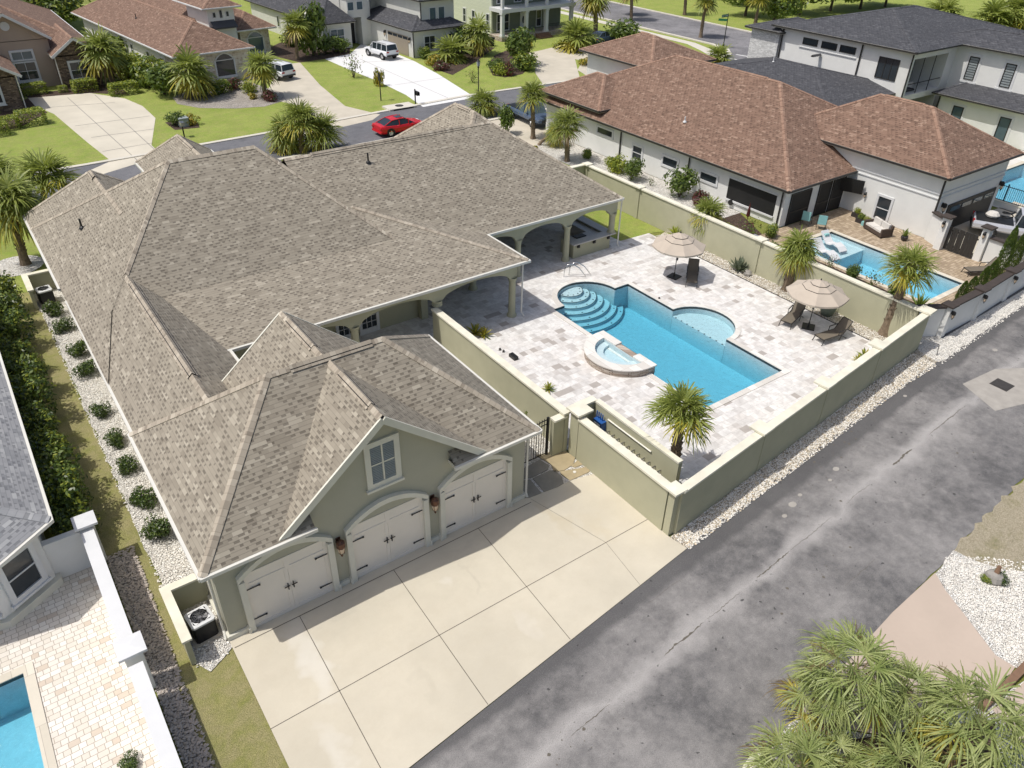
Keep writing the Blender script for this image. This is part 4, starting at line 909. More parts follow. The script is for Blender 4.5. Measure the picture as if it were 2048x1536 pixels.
# ---------------------------------------------------------------- AC enclosures and units
def ac_unit(label, x, y, h=.82, w=.72):
    t = thing('ac_condenser', label, 'AC unit', (x, y, 0), .1, 'AC units beside the house'); b = MB()
    rr = lambda s, z: [(s*X, s*Y, z) for X, Y in ((-.36, -.30), (-.30, -.36), (.30, -.36), (.36, -.30), (.36, .30), (.30, .36), (-.30, .36), (-.36, .30))]
    b.grid([rr(1, .06), rr(1, h-.06)], 0, True)
    for k in range(14): z = .12+k*(h-.2)/14; b.grid([rr(1.015, z), rr(1.015, z+.012)], 0, True)
    b.build('casing', MT['black'], t, world=False)
    b = MB(); b.grid([rr(1.04, h-.07), rr(1.04, h), rr(.8, h+.03)], 0, True)
    ring = [(.29*math.cos(k*math.pi/8+.39), .29*math.sin(k*math.pi/8+.39), h+.03) for k in range(16)]; sq = rr(.8, h+.03)
    for k in range(16): b.face([sq[(k//2+4+1) % 8], ring[k], ring[(k+1) % 16]] if k % 2 else [sq[(k//2+5) % 8], ring[k], ring[(k+1) % 16]])
    b.build('top_cover', MT['white'], t, world=False)
    b = MB()
    for r in (.1, .16, .22, .28): 
        for k in range(20): b.bar((r*math.cos(k*.314), r*math.sin(k*.314), h+.02), (r*math.cos(k*.314+.314), r*math.sin(k*.314+.314), h+.02), .008, .008)
    for k in range(12): b.bar((.06*math.cos(k*.5236), .06*math.sin(k*.5236), h+.025), (.3*math.cos(k*.5236), .3*math.sin(k*.5236), h+.025), .008, .008)
    b.build('grille', MT['steel'], t, world=False)
    b = MB(); b.lathe([(0, h-.02), (.07, h-.02), (.07, h-.1), (.0, h-.1)], (0, 0, 0), 12)
    for k in range(4):
        a = k*1.571; b.face([(.06*math.cos(a-.3), .06*math.sin(a-.3), h-.09), (.27*math.cos(a-.35), .27*math.sin(a-.35), h-.1), (.27*math.cos(a+.3), .27*math.sin(a+.3), h-.04), (.06*math.cos(a+.3), .06*math.sin(a+.3), h-.05)])
    b.build('fan', MT['steel'], t, world=False)
    b = MB(); b.box((-.46, -.46, 0), (.46, .46, .06)); b.build('pad', MT['concreteg'], t, world=False); return t
ac_unit('black AC unit with white lid in the near walled nook by the garage corner', 1.5, 18.55); ac_unit('AC unit in the far walled nook along the left side of the house', 1.35, 45.55)
def encl(label, x0, y0, x1, y1, h=1.12):
    t = thing('ac_enclosure', label, 'screen wall', ((x0+x1)/2, (y0+y1)/2, 0), 0, 'AC screen walls'); b = MB(); b.box((x0, y0, 0), (x0+.16, y1, h)); b.box((x0+.16, y1-.16, 0), (x1, y1, h)); b.build('wall_panel', MT['stucco'], t)
    b = MB(); b.box((x0-.06, y0-.04, h), (x0+.24, y1+.06, h+.08)); b.box((x0+.24, y1-.24, h), (x1, y1+.06, h+.08)); b.build('coping', MT['cap'], t)
encl('low olive L-shaped screen wall round the near AC unit', .8, 17.55, 2.1, 20.0); encl('low olive L-shaped screen wall round the far AC unit', .65, 44.9, 2.2, 47.15)
# ---------------------------------------------------------------- pool equipment rack
eq = thing('pool_equipment', 'white pipe manifold with a row of valves between the two olive walls', 'pool equipment', (17.9, 16.6, 0)); b = MB()
b.tube([(18.32, 18.2, 1.05), (18.32, 14.9, 1.05)], .05, 8); b.tube([(18.3, 18.1, .45), (18.3, 14.8, .45)], .05, 8); b.tube([(18.36, 18.15, 1.75), (18.36, 15.6, 1.75)], .035, 8); b.build('pipe', MT['plastic'], eq, smooth=True)
for k in range(11):
    y = 18.0-k*.3; b = MB(); b.tube([(18.3, y, .4), (18.3, y, 1.2)], .035, 6); b.tube([(18.3, y, .8), (18.12, y, .8), (18.12, y, .15)], .03, 6); b.box((18.22, y-.06, .9), (18.38, y+.06, 1.02)); b.build('valve', MT['plastic'], eq)
    b = MB(); b.box((18.2, y-.02, 1.2), (18.4, y+.02, 1.24)); b.build('valve_handle', MT['steel'], eq); b = MB(); b.box((18.24, y-.05, .62), (18.36, y+.05, .72)); b.build('actuator', MT['black'], eq)
b = MB(); b.box((18.1, 18.25, .9), (18.4, 18.75, 1.55)); b.build('chlorinator', MT['blue'], eq); b = MB(); b.box((18.08, 18.3, 1.15), (18.1, 18.7, 1.45)); b.build('cover_plate', MT['white'], eq)
for k in range(4): b = MB(); b.tube([(18.3, 18.4+k*.12, 1.55), (18.3, 18.4+k*.12, 1.85)], .03, 6); b.build('blue_hose', MT['blue'], eq)
b = MB(); b.bar((17.9, 18.4, .04), (17.9, 14.6, .04), .05, .05); b.build('rail', MT['black'], eq)
# ================================================================ lawns, streets, driveways beyond the house
def px_poly(pts, z=0.0): return [tuple(G(x, y, z)[:2]) for x, y in pts]
sheet('front_lawn', [(-40, 47.5), (1.0, 47.5), (1.0, 50.5), (37, 60), (37.0, 43), (44.3, 43), (44.3, 61.9), (-40, 61.8)], -.012, 'grass')
st = MB(); st.sheet([(-80, 61.9), (30, 61.8), (60, 62.4), (84, 62.3), (84, 69.2), (60, 69.8), (45, 70.4), (25, 68.9), (8, 68.3), (-80, 68.3)], [], .0); struct('street', st, MT['street'])
def kerb(name, pts, w=.45, h=.1, z=0.0, mat='curb'):
    b = MB()
    for p, q in zip(pts[:-1], pts[1:]): e = .004*(len(b.f) // 6 % 2); b.bar((p[0], p[1], z+h/2-.03+e), (q[0], q[1], z+h/2-.03+e), w, h)
    return struct(name, b, MT[mat])
kerb('kerb', [(-80, 68.5), (8, 68.5), (25, 69.1), (45, 70.6), (60, 70.0), (84, 69.5)])
kerb('kerb', [(-80, 61.7), (30, 61.6), (60, 62.2), (84, 62.1)])
s2 = MB(); s2.sheet([(89.2, 150), (89.0, 76), (88.2, 72.4), (86.0, 70.0), (84, 69.3), (84, 62.3), (86, 60), (87.5, 57), (88, 40), (104, 30), (135, 20), (150, 30), (125, 47), (108, 62), (100.5, 76), (101.5, 150)], [], .004); struct('side_street', s2, MT['street2'])
kerb('kerb', [(89.0, 150), (88.8, 76), (88.0, 72.6), (85.8, 70.2), (84, 69.5)], .5, .14); kerb('kerb', [(101.7, 150), (100.7, 76), (108.2, 62.2), (125, 47.3), (150, 30)], .5, .14)
sheet('footpath', [(86.0, 150), (86.0, 78), (84.4, 74), (83.0, 71.2), (84.6, 70.4), (86.0, 73.2), (87.6, 78), (87.6, 150)], .003, 'curb')
sheet('far_lawn', [(-60, 68.6), (8, 68.6), (25, 69.2), (45, 70.7), (60, 70.1), (83, 69.6), (88.4, 74), (88.8, 150), (-60, 150)], -.01, 'grass')
sheet('park_lawn', [(101.9, 150), (100.9, 76), (108.4, 62.2), (125, 47.5), (150, 30), (260, 30), (260, 200), (101.9, 200)], -.01, 'grass')
m = MB(); a, b2 = G(1472, 109), G(1575, 127); c, d = G(1460, 117), G(1560, 134)
for p, q in ((a, b2), (c, d)): 
    p = p+Vector((0, 0, .012)); q = q+Vector((0, 0, .012)); n = (q-p).normalized().cross(Vector((0, 0, 1)))*.15; m.face([p+n, q+n, q-n, p-n][::-1])
q = px_poly([(1464, 128), (1475, 127), (1485, 131), (1474, 134)]); m.face([(x, y, .012) for x, y in q]); struct('road_markings', m, MT['linewhite'])
sheet('driveway', px_poly([(56, 196), (180, 186), (250, 197), (285, 212), (311, 236), (303, 290), (316, 303), (330, 310), (200, 350), (170, 345), (222, 322), (175, 285), (108, 228), (70, 212)]), .002, 'concrete')
sheet('driveway', [(26.8, 91)]+px_poly([(500, 142), (560, 130), (600, 125), (640, 170), (690, 212), (760, 229), (745, 240), (650, 262), (600, 275), (575, 262), (640, 250), (610, 215), (530, 195), (545, 160)]), .003, 'concreteg')
sheet('driveway', px_poly([(650, 118), (700, 108), (722, 88), (775, 100), (830, 123), (876, 148), (944, 191), (940, 197), (846, 214), (812, 190), (757, 163), (700, 140)]), .004, 'concretew')
sheet('driveway', px_poly([(1058, 106), (1110, 94), (1185, 100), (1230, 112), (1240, 160), (1187, 160), (1155, 140), (1165, 122), (1150, 118), (1160, 158), (1085, 168), (1070, 145), (1072, 128)]), .005, 'concreteg')
jb = MB()
for a, b2 in (((135, 195), (285, 330)), ((190, 190), (310, 300)), ((95, 215), (230, 205)), ((150, 252), (300, 232)), ((205, 303), (305, 286)), ((182, 275), (308, 258))):
    p = G(*a); q = G(*b2); jline((p.x, p.y), (q.x, q.y), .07, .012)
for a, b2 in (((720, 118), (905, 200)), ((700, 125), (845, 120)), ((790, 170), (890, 155))):
    p = G(*a); q = G(*b2); jline((p.x, p.y), (q.x, q.y), .05, .014)
struct('driveway_joints', jb, MT['rock'])
def bed(name, pts, mat, z=.004): return sheet(name, px_poly(pts), z, mat)
bed('rock_bed', [(345, 195), (355, 208), (400, 216), (470, 217), (530, 213), (572, 200), (565, 185), (530, 175), (490, 160), (430, 165), (380, 180)], 'gravelg', .006)
bed('mulch_bed', [(875, 140), (905, 150), (950, 125), (990, 95), (930, 90), (870, 115)], 'mulch'); bed('mulch_bed', [(975, 130), (985, 150), (1010, 155), (1045, 148), (1075, 120), (1040, 90), (990, 110)], 'mulch')
bed('mulch_bed', [(1105, 95), (1180, 100), (1200, 90), (1230, 95), (1240, 80), (1200, 65), (1160, 70), (1110, 88)], 'mulch', .005); bed('mulch_bed', [(520, 105), (600, 125), (650, 118), (700, 108), (700, 95), (560, 85)], 'mulch', .003)
bed('mulch_bed', [(0, 262), (40, 255), (95, 225), (60, 200), (50, 190), (230, 165), (260, 190), (180, 186), (56, 196), (20, 215), (0, 225)], 'mulch', -.002); bed('mulch_bed', [(330, 245), (350, 260), (400, 255), (395, 245), (360, 238)], 'mulch', .0)
sheet('side_gravel', [(41.9, 33), (44.5, 33), (44.5, 58), (42.3, 60), (40.6, 52), (40.4, 44)], .0, 'gravelw')
sheet('neighbour_driveway', [(40.7, 53), (45.5, 56), (50, 61.6), (50, 62.4), (40.5, 62.2)], .004, 'concreteg')
sheet('neighbour_drive_court', [(51.6, 14.5), (64, 15.5), (64, 23), (51.6, 23)], .0, 'concreteg')
# storm drain
t = thing('storm_drain', 'concrete storm drain inlet with round lid in the far kerb', 'storm drain', (36.9, 70.4, 0)); b = MB(); b.box((35.6, 69.5, -.05), (38.6, 71.2, .16)); b.build('concrete_top', MT['curb'], t); b = MB(); b.box((36.0, 69.45, .0), (38.2, 69.52, .12)); b.build('inlet_mouth', MT['black'], t); b = MB(); b.lathe([(.0, .18), (.42, .18), (.42, .15)], (37.1, 70.4, 0), 16); b.build('lid', MT['iron'], t)
# ---------------------------------------------------------------- brown-roofed white house on the right
H5 = House('white_house', 'white stucco house with brown shingle hip roofs and dark screened openings, behind the olive wall', 'house', (52, 40, 0))
H5.root['label'] = 'white stucco house with brown shingle roofs and black screens behind the olive back wall'
walls(H5, rect(44.55, 29.7, 60.6, 56), 0, 2.72, 'whitewall'); walls(H5, rect(44.9, 49.4, 51, 56.6), 0, 3.42, 'whitewall'); walls(H5, rect(52.95, 51.8, 60, 60.6), 0, 5.35, 'whitewall'); walls(H5, rect(51.62, 23.0, 60.3, 35.5), 0, 4.22, 'whitewall')
R = dict(mat='shingle_red', cap='cap_red', fascia='darkframe', under=False)
roof(H5, rect(44, 29.15, 61.4, 57.5), 2.9, .48, vents=[((52.7, 39, 7.1), (52.7, 47, 7.1))], **R); roof(H5, rect(44.2, 48.7, 51.4, 56.9), 3.6, .5, **R)
roof(H5, rect(52.3, 51.2, 60.7, 61.2), 5.5, .42, vents=[((56.5, 56, 7.28), (56.5, 57.2, 7.28))], **R); roof(H5, rect(51.1, 22.5, 60.8, 36.3), 4.4, .56, vents=[((55.95, 28, 7.13), (55.95, 31, 7.13))], **R)
for y0, y1, z0, z1 in ((47.11, 49.14, 1.74, 2.2), (43.5, 44.7, .78, 1.8), (39.6, 41.3, 1.25, 1.85), (35.6, 37.35, 1.25, 1.78)): window(H5, (44.55, (y0+y1)/2), (-1, 0), (y1-y0)-.2, z1-z0, z0, .05, 'white', 'glass', (1, 2 if z1-z0 > .7 else 1), .12, sill=False)
b = MB(); b.box((44.5, 30.35, .62), (44.56, 34.55, 2.12)); H5.add(b, 'screen_opening', MT['screen']); b = MB(); b.box((44.42, 30.3, .5), (44.56, 34.6, .62)); b.box((44.46, 30.3, 2.12), (44.56, 34.6, 2.2)); H5.add(b, 'screen_frame', MT['white'])
txt = bpy.data.curves.new('sign_text', 'FONT'); txt.body = 'CABANA'; txt.size = .2; txt.extrude = .004; txt.align_x = 'CENTER'
for x0, x1, z0, z1 in ((45.2, 47.4, .02, 2.3), (48.3, 49.7, .02, 2.45), (49.9, 51.3, .02, 2.45)):
    b = MB(); b.box((x0, 29.64, z0), (x1, 29.72, z1)); o = H5.add(b, 'screen_door', MT['screen']); b = MB(); b.box((x0, 29.6, 0), (x0+.06, 29.64, z1)); b.box((x1-.06, 29.6, 0), (x1, 29.64, z1)); b.box((x0+.06, 29.6, .9), (x1-.06, 29.64, .98)); b.box((x0+.06, 29.6, z1-.06), (x1-.06, 29.64, z1)); H5.add(b, 'door_frame', MT['darkframe'], o)
window(H5, (51.62, 26.5), (-1, 0), .95, 1.6, .12, .06, 'white', 'glass', (1, 2), .1, sill=False)
b = MB(); b.box((53.3, 22.93, 0), (59.7, 23.02, 2.0)); o = H5.add(b, 'garage_door', MT['darkframe']); b = MB()
for k in range(4): b.box((53.7+k*1.5, 22.9, 1.45), (54.9+k*1.5, 22.93, 1.75))
H5.add(b, 'pane', MT['glassblue'], o)
b = MB()
for z in (2.75, 3.05): b.box((51.56, 22.95, z), (51.62, 30, z+.07)); b.box((51.56, 22.93, z), (60.35, 23.0, z+.07))
H5.add(b, 'band_moulding', MT['white'])
for x, y, z in ((44.46, 46.1, 2.8), (44.46, 38.5, 2.8), (44.48, 29.9, 2.8)): downspout(H5, x, y, z, 'darkframe', .06)
downspout(H5, 51.54, 22.92, 4.3, 'darkframe', .07)
for x in (52.4, 60.1): wall_lamp(H5, (x, 22.99), (0, -1), 2.1, 1.3)
wall_lamp(H5, (51.6, 28.0), (-1, 0), 1.5, .8)
vent_pipe(H5, 46.5, 41.3, 4.15, .4, 'white')
tv = thing('outdoor_television', 'black outdoor television on a bracket at the white wall above the patio', 'television', (51.0, 29.3, 0)); b = MB(); M = Matrix.Translation(Vector((51.1, 29.0, 1.95))) @ Matrix.Rotation(math.radians(-68), 4, 'Z') @ Matrix.Rotation(math.radians(8), 4, 'X'); b.box((-.85, -.05, -.5), (.85, .05, .5), 0, M); b.build('screen', MT['screen'], tv); b = MB(); b.bar((51.15, 29.0, 1.95), (51.6, 29.1, 1.95), .08, .08); b.build('bracket', MT['black'], tv)
# patio, pool and white boundary walls of that house
sheet('neighbour_patio', [(42.3, 16.0), (51.6, 16.2), (51.6, 29.6), (38.0, 29.6), (38.0, 28.0), (42.3, 28.0)], .0, 'tanpavers', [grow(POOL2, .02)])
sheet('planting_strip', [(37.7, 15.4), (42.4, 16.0), (42.4, 29), (44.4, 33), (37.7, 34)], -.008, 'mulch')
pool('neighbour_pool', 'long pale blue pool with a shallow lounger shelf behind the olive back wall', POOL2, 1.3, 'copingy', .32, water='waters', shelves=[(rect(42.9, 24.6, 47.1, 27.19), -.35)])
WG = 'white alley wall panels with brown coping'
wp = [(39.9, 15.35), (43.2, 15.35), (47.0, 15.55), (51.2, 15.75)]
for i, l in zip(range(3), ('white wall panel with brown coping nearest the olive corner pillar', 'white wall panel with brown coping second from the olive wall', 'white wall panel with brown coping farthest along the alley')):
    wall_run('white_wall', l, (wp[i][0]+.2, wp[i][1]), (wp[i+1][0]-.2, wp[i+1][1]), 1.75, .2, 'whitewall', 'browncap', .44, .09, group=WG)
wall_run('white_wall', 'short white wall with brown coping turning in behind the leaning palm', (38.0, 16.5), (39.7, 15.5), 1.75, .2, 'whitewall', 'browncap', .4, .09, group=WG)
for (x, y), l in zip(wp, ('white pillar with brown cap and lantern nearest the olive wall', 'white pillar with brown cap second along the alley', 'white pillar with brown cap third along the alley', 'white pillar with brown cap farthest along the alley')):
    p = pillar(l, x, y, 1.85, .4, .66, 'whitewall', 'browncap', 'white pillars with brown caps')
    c = House.__new__(House); c.root = p; c.local = False; wall_lamp(c, (x-.02, y-.2), (0, -1), 1.45, .9)
for (x, y), l in zip(((50.7, 21.6), (51.2, 19.2)), ('white gate pillar nearest the garage of the white house', 'white gate pillar nearest the silver truck')):
    p = pillar(l, x, y, 2.2, .45, .72, 'whitewall', 'browncap', 'white gate pillars'); c = House.__new__(House); c.root = p; c.local = False; wall_lamp(c, (x-.22, y), (-1, 0), 1.8, .9)
wall_run('white_wall', 'white wall with brown coping between garage and dark wooden gate', (51.0, 21.9), (51.5, 22.9), 1.9, .2, 'whitewall', 'browncap', .44, .09, group=WG)
wall_run('white_wall', 'white wall with brown coping beside the silver truck', (51.3, 18.9), (51.3, 15.9), 1.6, .2, 'whitewall', 'browncap', .44, .09, group=WG)
dg = thing('wooden_gate', 'dark board gate between two white pillars by the pool', 'gate', (50.95, 20.4, 0)); b = MB()
for k in range(9): y = 19.5+k*.21; b.box((50.9, y, .08), (50.95, y+(.17 if k in (3, 5, 7) else .2), 1.6))
b.build('boards', MT['darkframe'], dg); b = MB(); b.box((50.95, 19.45, .3), (50.99, 21.4, .4)); b.box((50.95, 19.45, 1.3), (50.99, 21.4, 1.4)); b.build('rail', MT['darkframe'], dg)
# modern dark-roofed house
H6 = House('modern_house', 'modern white two-storey house with charcoal hip roofs and a stone corner tower', 'house', (85, 45, 0))
R = dict(mat='shingle_dark', cap='cap_dark', fascia='darkframe', under=False)
A0 = 72.9; B0 = 80.6; YS = 38.9
for w in (rect(A0, 42, 92, 53.6), rect(B0, 12, 86.4, 42)): walls(H6, w, 0, 6.95, 'whitewall')
walls(H6, rect(A0, YS, 73.4, 42), 0, 6.95, 'whitewall'); walls(H6, rect(79.2, YS, B0, 42), 0, 6.95, 'whitewall'); walls(H6, rect(73.4, YS, 79.2, YS+.3), 6.3, 6.95, 'whitewall'); walls(H6, rect(73.4, YS, 79.2, 42), 2.6, 3.1, 'whitewall')
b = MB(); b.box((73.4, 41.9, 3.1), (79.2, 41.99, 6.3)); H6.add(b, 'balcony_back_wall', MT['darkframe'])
b = MB(); b.box((73.4, YS+.1, 4.0), (79.2, YS+.16, 4.06)); [b.box((73.4+k*1.93, YS+.1, 3.1), (73.46+k*1.93, YS+.15, 6.3)) for k in range(1, 3)]; H6.add(b, 'balcony_railing', MT['black'])
b = MB(); b.box((74.2, 41.2, 4.2), (76.7, 41.6, 5.0)); b.box((74.0, 40.3, 3.1), (77, 41.2, 3.7)); H6.add(b, 'balcony_sofa', MT['cushion'])
walls(H6, rect(77.6, 10, B0, 37.6), 0, 3.05, 'whitewall'); walls(H6, rect(63.5, 40.5, A0, 56), 0, 3.1, 'whitewall'); walls(H6, rect(A0-.3, 53.4, 77, 57), 0, 6.35, 'whitestone')
roof(H6, rect(72.3, 38.3, 92.5, 54.3), 7.1, .24, vents=[((81.5, 46.3, 9.05), (84, 46.3, 9.05))], **R); roof(H6, rect(80.0, 11, 87.0, 42), 7.1, .3, vents=[((83.5, 22, 8.18), (83.5, 36, 8.18))], **R)
roof(H6, rect(72.2, 53.0, 80, 57.6), 6.5, .3, **R); roof(H6, rect(76.9, 9, B0+.4, 38.1), 3.2, [None, None, .6, .17], **R); roof(H6, rect(62.6, 39.6, 76, 57), 3.3, .215, vents=[((71.5, 48.3, 5.2), (72.8, 48.3, 5.2))], **R)
for y in (49.8, 47.6, 45.5): window(H6, (A0, y), (-1, 0), 1.6, .5, 5.82, .07, 'darkframe', 'glass', (1, 1), 0, sill=False)
b = MB(); b.box((A0-.1, 44.4, 5.45), (A0, 51, 5.52)); H6.add(b, 'window_sill_band', MT['white'])
window(H6, (A0, 41.0), (-1, 0), 2.0, 1.75, 4.3, .06, 'darkframe', 'glass', (3, 1), 0, sill=False)
for y in (37.0, 33.6, 30.2, 26.8):
    window(H6, (B0, y), (-1, 0), .8, 1.9, 4.15, .07, 'darkframe', 'shutter', (1, 1), 0, sill=False, slats=9)
    b = MB(); M = frame_M((B0, y), (-1, 0)); b.box((-.68, -.02, 3.95), (-.49, .04, 6.4), 0, M); b.box((.49, -.02, 3.95), (.68, .04, 6.4), 0, M); b.box((-.49, -.02, 6.14), (.49, .04, 6.4), 0, M); b.box((-.8, -.02, 3.8), (.8, .08, 3.95), 0, M); H6.add(b, 'window_trim', MT['white'])
for y in (35.6, 31.2, 26.8): window(H6, (77.6, y), (-1, 0), .85, 1.9, .35, .07, 'darkframe', 'glassblue', (1, 1), 0, sill=False); b = MB(); M = frame_M((77.6, y), (-1, 0)); b.box((-.72, -.02, .1), (-.51, .04, 2.5), 0, M); b.box((.51, -.02, .1), (.72, .04, 2.5), 0, M); b.box((-.51, -.02, 2.33), (.51, .04, 2.5), 0, M); H6.add(b, 'window_trim', MT['white'])
downspout(H6, A0-.1, YS-.1, 6.9, 'darkframe', .08); downspout(H6, A0-.1, 44.0, 6.9, 'darkframe', .08); downspout(H6, A0-.1, 53.2, 6.9, 'darkframe', .08); downspout(H6, 77.5, 37.6, 3.1, 'darkframe', .08)
b = MB(); b.box((67, 56, 0), (71.5, 58.2, 2.3)); H6.add(b, 'entry_block', MT['whitewall']); roof(H6, rect(66.5, 55.6, 72.2, 58.8), 2.5, .12, **R); vent_pipe(H6, 68.5, 50.5, 4.5, .6, 'white')
pool('far_pool', 'light blue pool inside the black fence at the right edge', POOL4, 1.2, 'copingy', .4, water='waters')
sheet('far_pool_deck', [(61.6, 18), (77.5, 18), (77.5, 29), (61.6, 29)], .0, 'coping', [grow(POOL4, .02)])
fn = thing('metal_fence', 'black vertical bar fence along the far light blue pool', 'fence', (62.0, 22, 0)); b = MB()
for k in range(60): b.box((62.0, 17.6+k*.14, .4), (62.02, 17.62+k*.14, 1.6))
b.build('bars', MT['black'], fn); b = MB(); b.box((61.99, 17.5, 1.5), (62.03, 26, 1.54)); b.box((61.99, 17.5, .45), (62.03, 26, .49))
b.build('rail', MT['black'], fn); b = MB()
for k in range(4): b.box((61.97, 17.6+k*2.7, 0), (62.05, 17.68+k*2.7, 1.7))
b.build('post', MT['black'], fn); wall_run('white_wall', 'low white wall under the black pool fence', (61.9, 17.2), (61.9, 25.8), .4, .3, 'whitewall', 'cap', .36, .05, group=WG)
# ---------------------------------------------------------------- houses across the street
def gab(H, cx, hw, y0, y1, ze, p, wm, ins=.35, zb=None, **k): return gable(H, cx, hw, y0, y1, ze, p, True, False, wm, ze-.2 if zb is None else zb, ze, inset=ins, fas='white', **k)
H1 = House('taupe_house', 'taupe stucco house with brown stone gables and white trimmed windows, top left', 'house', (8, 98, 0))
R = dict(mat='shingle_red', cap='cap_red', fascia='white', under=False)
walls(H1, rect(11.0, 94.6, 14.8, 100), 0, 3.2, 'stonebrown'); walls(H1, rect(-6, 96.6, 11.0, 112), 0, 4.6, 'taupe'); walls(H1, rect(-8, 88.7, 6.4, 97), 0, 3.0, 'stonebrown'); walls(H1, rect(0, 99, 14.6, 121), 0, 3.2, 'taupe')
roof(H1, rect(-8, 97.5, 15.3, 123), 3.4, .5, **R)
K = dict(mat='shingle_red', cap='cap_red')
gab(H1, 12.95, 2.35, 94.0, 103, 3.3, .68, 'stonebrown', .6, **K); gab(H1, 7.6, 3.7, 95.9, 108, 4.75, .68, 'taupe', .7, **K); gab(H1, 2.9, 4.1, 88.1, 99, 3.1, .62, 'stonebrown', .6, **K)
b = MB(); b.lathe([(0, .05), (.42, .05), (.42, 0)], (0, 0, 0), 18); 
for i, v in enumerate(b.v): b.v[i] = Vector((7.6+v.x, 96.58-v.z, 6.0+v.y))
H1.add(b, 'round_vent', MT['white'])
window(H1, (12.95, 94.58), (0, -1), 1.7, 1.5, .95, .1, 'white', 'glass', (2, 2), .1); window(H1, (8.3, 96.58), (0, -1), 1.8, 1.6, .9, .1, 'white', 'glass', (2, 2), .1); window(H1, (8.3, 96.58), (0, -1), 1.8, .7, 2.85, .1, 'white', 'glassblue', (2, 1), .1, sill=False); window(H1, (4.0, 88.68), (0, -1), 1.7, 1.5, .8, .1, 'white', 'glass', (2, 2), .1)
b = MB(); b.box((5.6, 96.5, 0), (6.6, 96.62, 2.6)); H1.add(b, 'doorway', MT['black']); downspout(H1, 6.55, 88.6, 3.0, 'gutter', .06); downspout(H1, 10.9, 94.5, 3.2, 'gutter', .06)
H2 = House('limestone_house', 'white and pale stone house with brown roofs and a square entry tower', 'house', (20.9, 88.4, 0), math.radians(6), True)
for w, m in ((rect(.6, .6, 8.4, 31), 'limestone'), (rect(8, 12, 15, 31), 'whitewall')): walls(H2, w, 0, 3.05, m)
walls(H2, rect(11.9, 9.9, 15.6, 20), 0, 3.05, 'limestone'); walls(H2, rect(8.1, 9.2, 11.3, 15), 0, 5.9, 'whitewall'); walls(H2, rect(.55, 4, .62, 31), 0, 3.0, 'whitewall')
roof(H2, rect(0, 0, 8.95, 33), 3.2, .54, vents=[((4.48, 6, 5.63), (4.48, 15, 5.63))], **R); roof(H2, rect(6, 11, 16.6, 33), 3.2, .54, **R); roof(H2, rect(11.2, 9.3, 16.4, 22), 3.2, .6, vents=[((13.8, 12.5, 4.78), (13.8, 14, 4.78))], **R); roof(H2, rect(7.4, 8.5, 12.0, 17), 6.0, .5, **R)
b = MB(); b.face([(8.3, 8.4, 3.9), (11.2, 8.4, 3.9), (11.2, 9.2, 4.5), (8.3, 9.2, 4.5)]); b.box((8.3, 8.42, 3.72), (11.2, 9.2, 3.88)); H2.add(b, 'entry_awning', MT['shingle_dark'])
for x, h in ((8.9, .5), (9.7, .8), (10.5, .5)): window(H2, (x, 9.2), (0, -1), .3, h, 5.05-h/3, .03, 'white', 'glass', (1, 1), 0, sill=False)
window(H2, (5.6, .6), (0, -1), 2.0, 1.6, .55, .08, 'white', 'glass', (1, 1), .08, arch=.6); window(H2, (13.75, 9.9), (0, -1), 1.9, 1.6, .55, .08, 'white', 'glassblue', (1, 1), .08, arch=.6); window(H2, (9.7, 9.2), (0, -1), 1.3, 1.9, .2, .05, 'white', 'glass', (2, 1), 0, arch=.5, sill=False)
for y in (5, 9, 14, 19): window(H2, (.55, y), (-1, 0), .7, 1.1, 1.1, .08, 'white', 'glass', (1, 2), .0)
vent_pipe(H2, 2.4, 16, 4.5, .5)
H3 = House('garage_house', 'white brick house with charcoal roofs and an upper storey over its garage', 'house', (49.1, 88.6, 0), math.radians(3), True)
R = dict(mat='shingle_dark', cap='cap_dark', fascia='darkframe', under=False)
walls(H3, rect(.35, .4, 7.7, 13), 0, 3.1, 'offwhite'); walls(H3, rect(2.3, 1.5, 7.2, 13), 3.0, 6.15, 'offwhite'); walls(H3, rect(-6.9, 10.2, -2.8, 32), 0, 3.1, 'offwhite'); walls(H3, rect(-3.0, 12.4, 4, 22), 0, 6.6, 'offwhite'); walls(H3, rect(-1.0, 10.6, .35, 12.5), 0, 6.6, 'offwhite'); walls(H3, rect(-2.9, 10.6, -1.0, 12.5), 3.4, 6.6, 'offwhite')
roof(H3, rect(-.1, -.1, 8.2, 13.5), 3.2, .5, **R); roof(H3, rect(1.8, .9, 7.8, 14), 6.25, .5, **R); roof(H3, rect(-7.3, 9.7, -2.3, 33), 3.2, .95, **R); roof(H3, rect(-3.4, 10.1, 4, 24), 6.7, .5, **R)
b = MB(); b.box((-2.2, 12.3, 0), (-1.2, 12.42, 3.0)); H3.add(b, 'front_door', MT['black'])
for x in (-2.4, -1.1): window(H3, (x, 10.6), (0, -1), .8, .9, 4.3, .07, 'white', 'glassblue', (1, 1), .0, sill=False)
for x in (4.0, 5.3): window(H3, (x, 1.5), (0, -1), .85, 1.3, 3.95, .08, 'white', 'glassblue', (1, 1), .0, sill=False)
window(H3, (2.7, .4), (0, -1), 1.5, 1.5, .8, .09, 'white', 'glass', (2, 2), .04); window(H3, (6.2, .4), (0, -1), 1.6, .9, 1.4, .09, 'white', 'glass', (2, 1), .04); window(H3, (-4.8, 10.2), (0, -1), 1.8, 1.6, .7, .09, 'white', 'glassblue', (2, 2), .04)
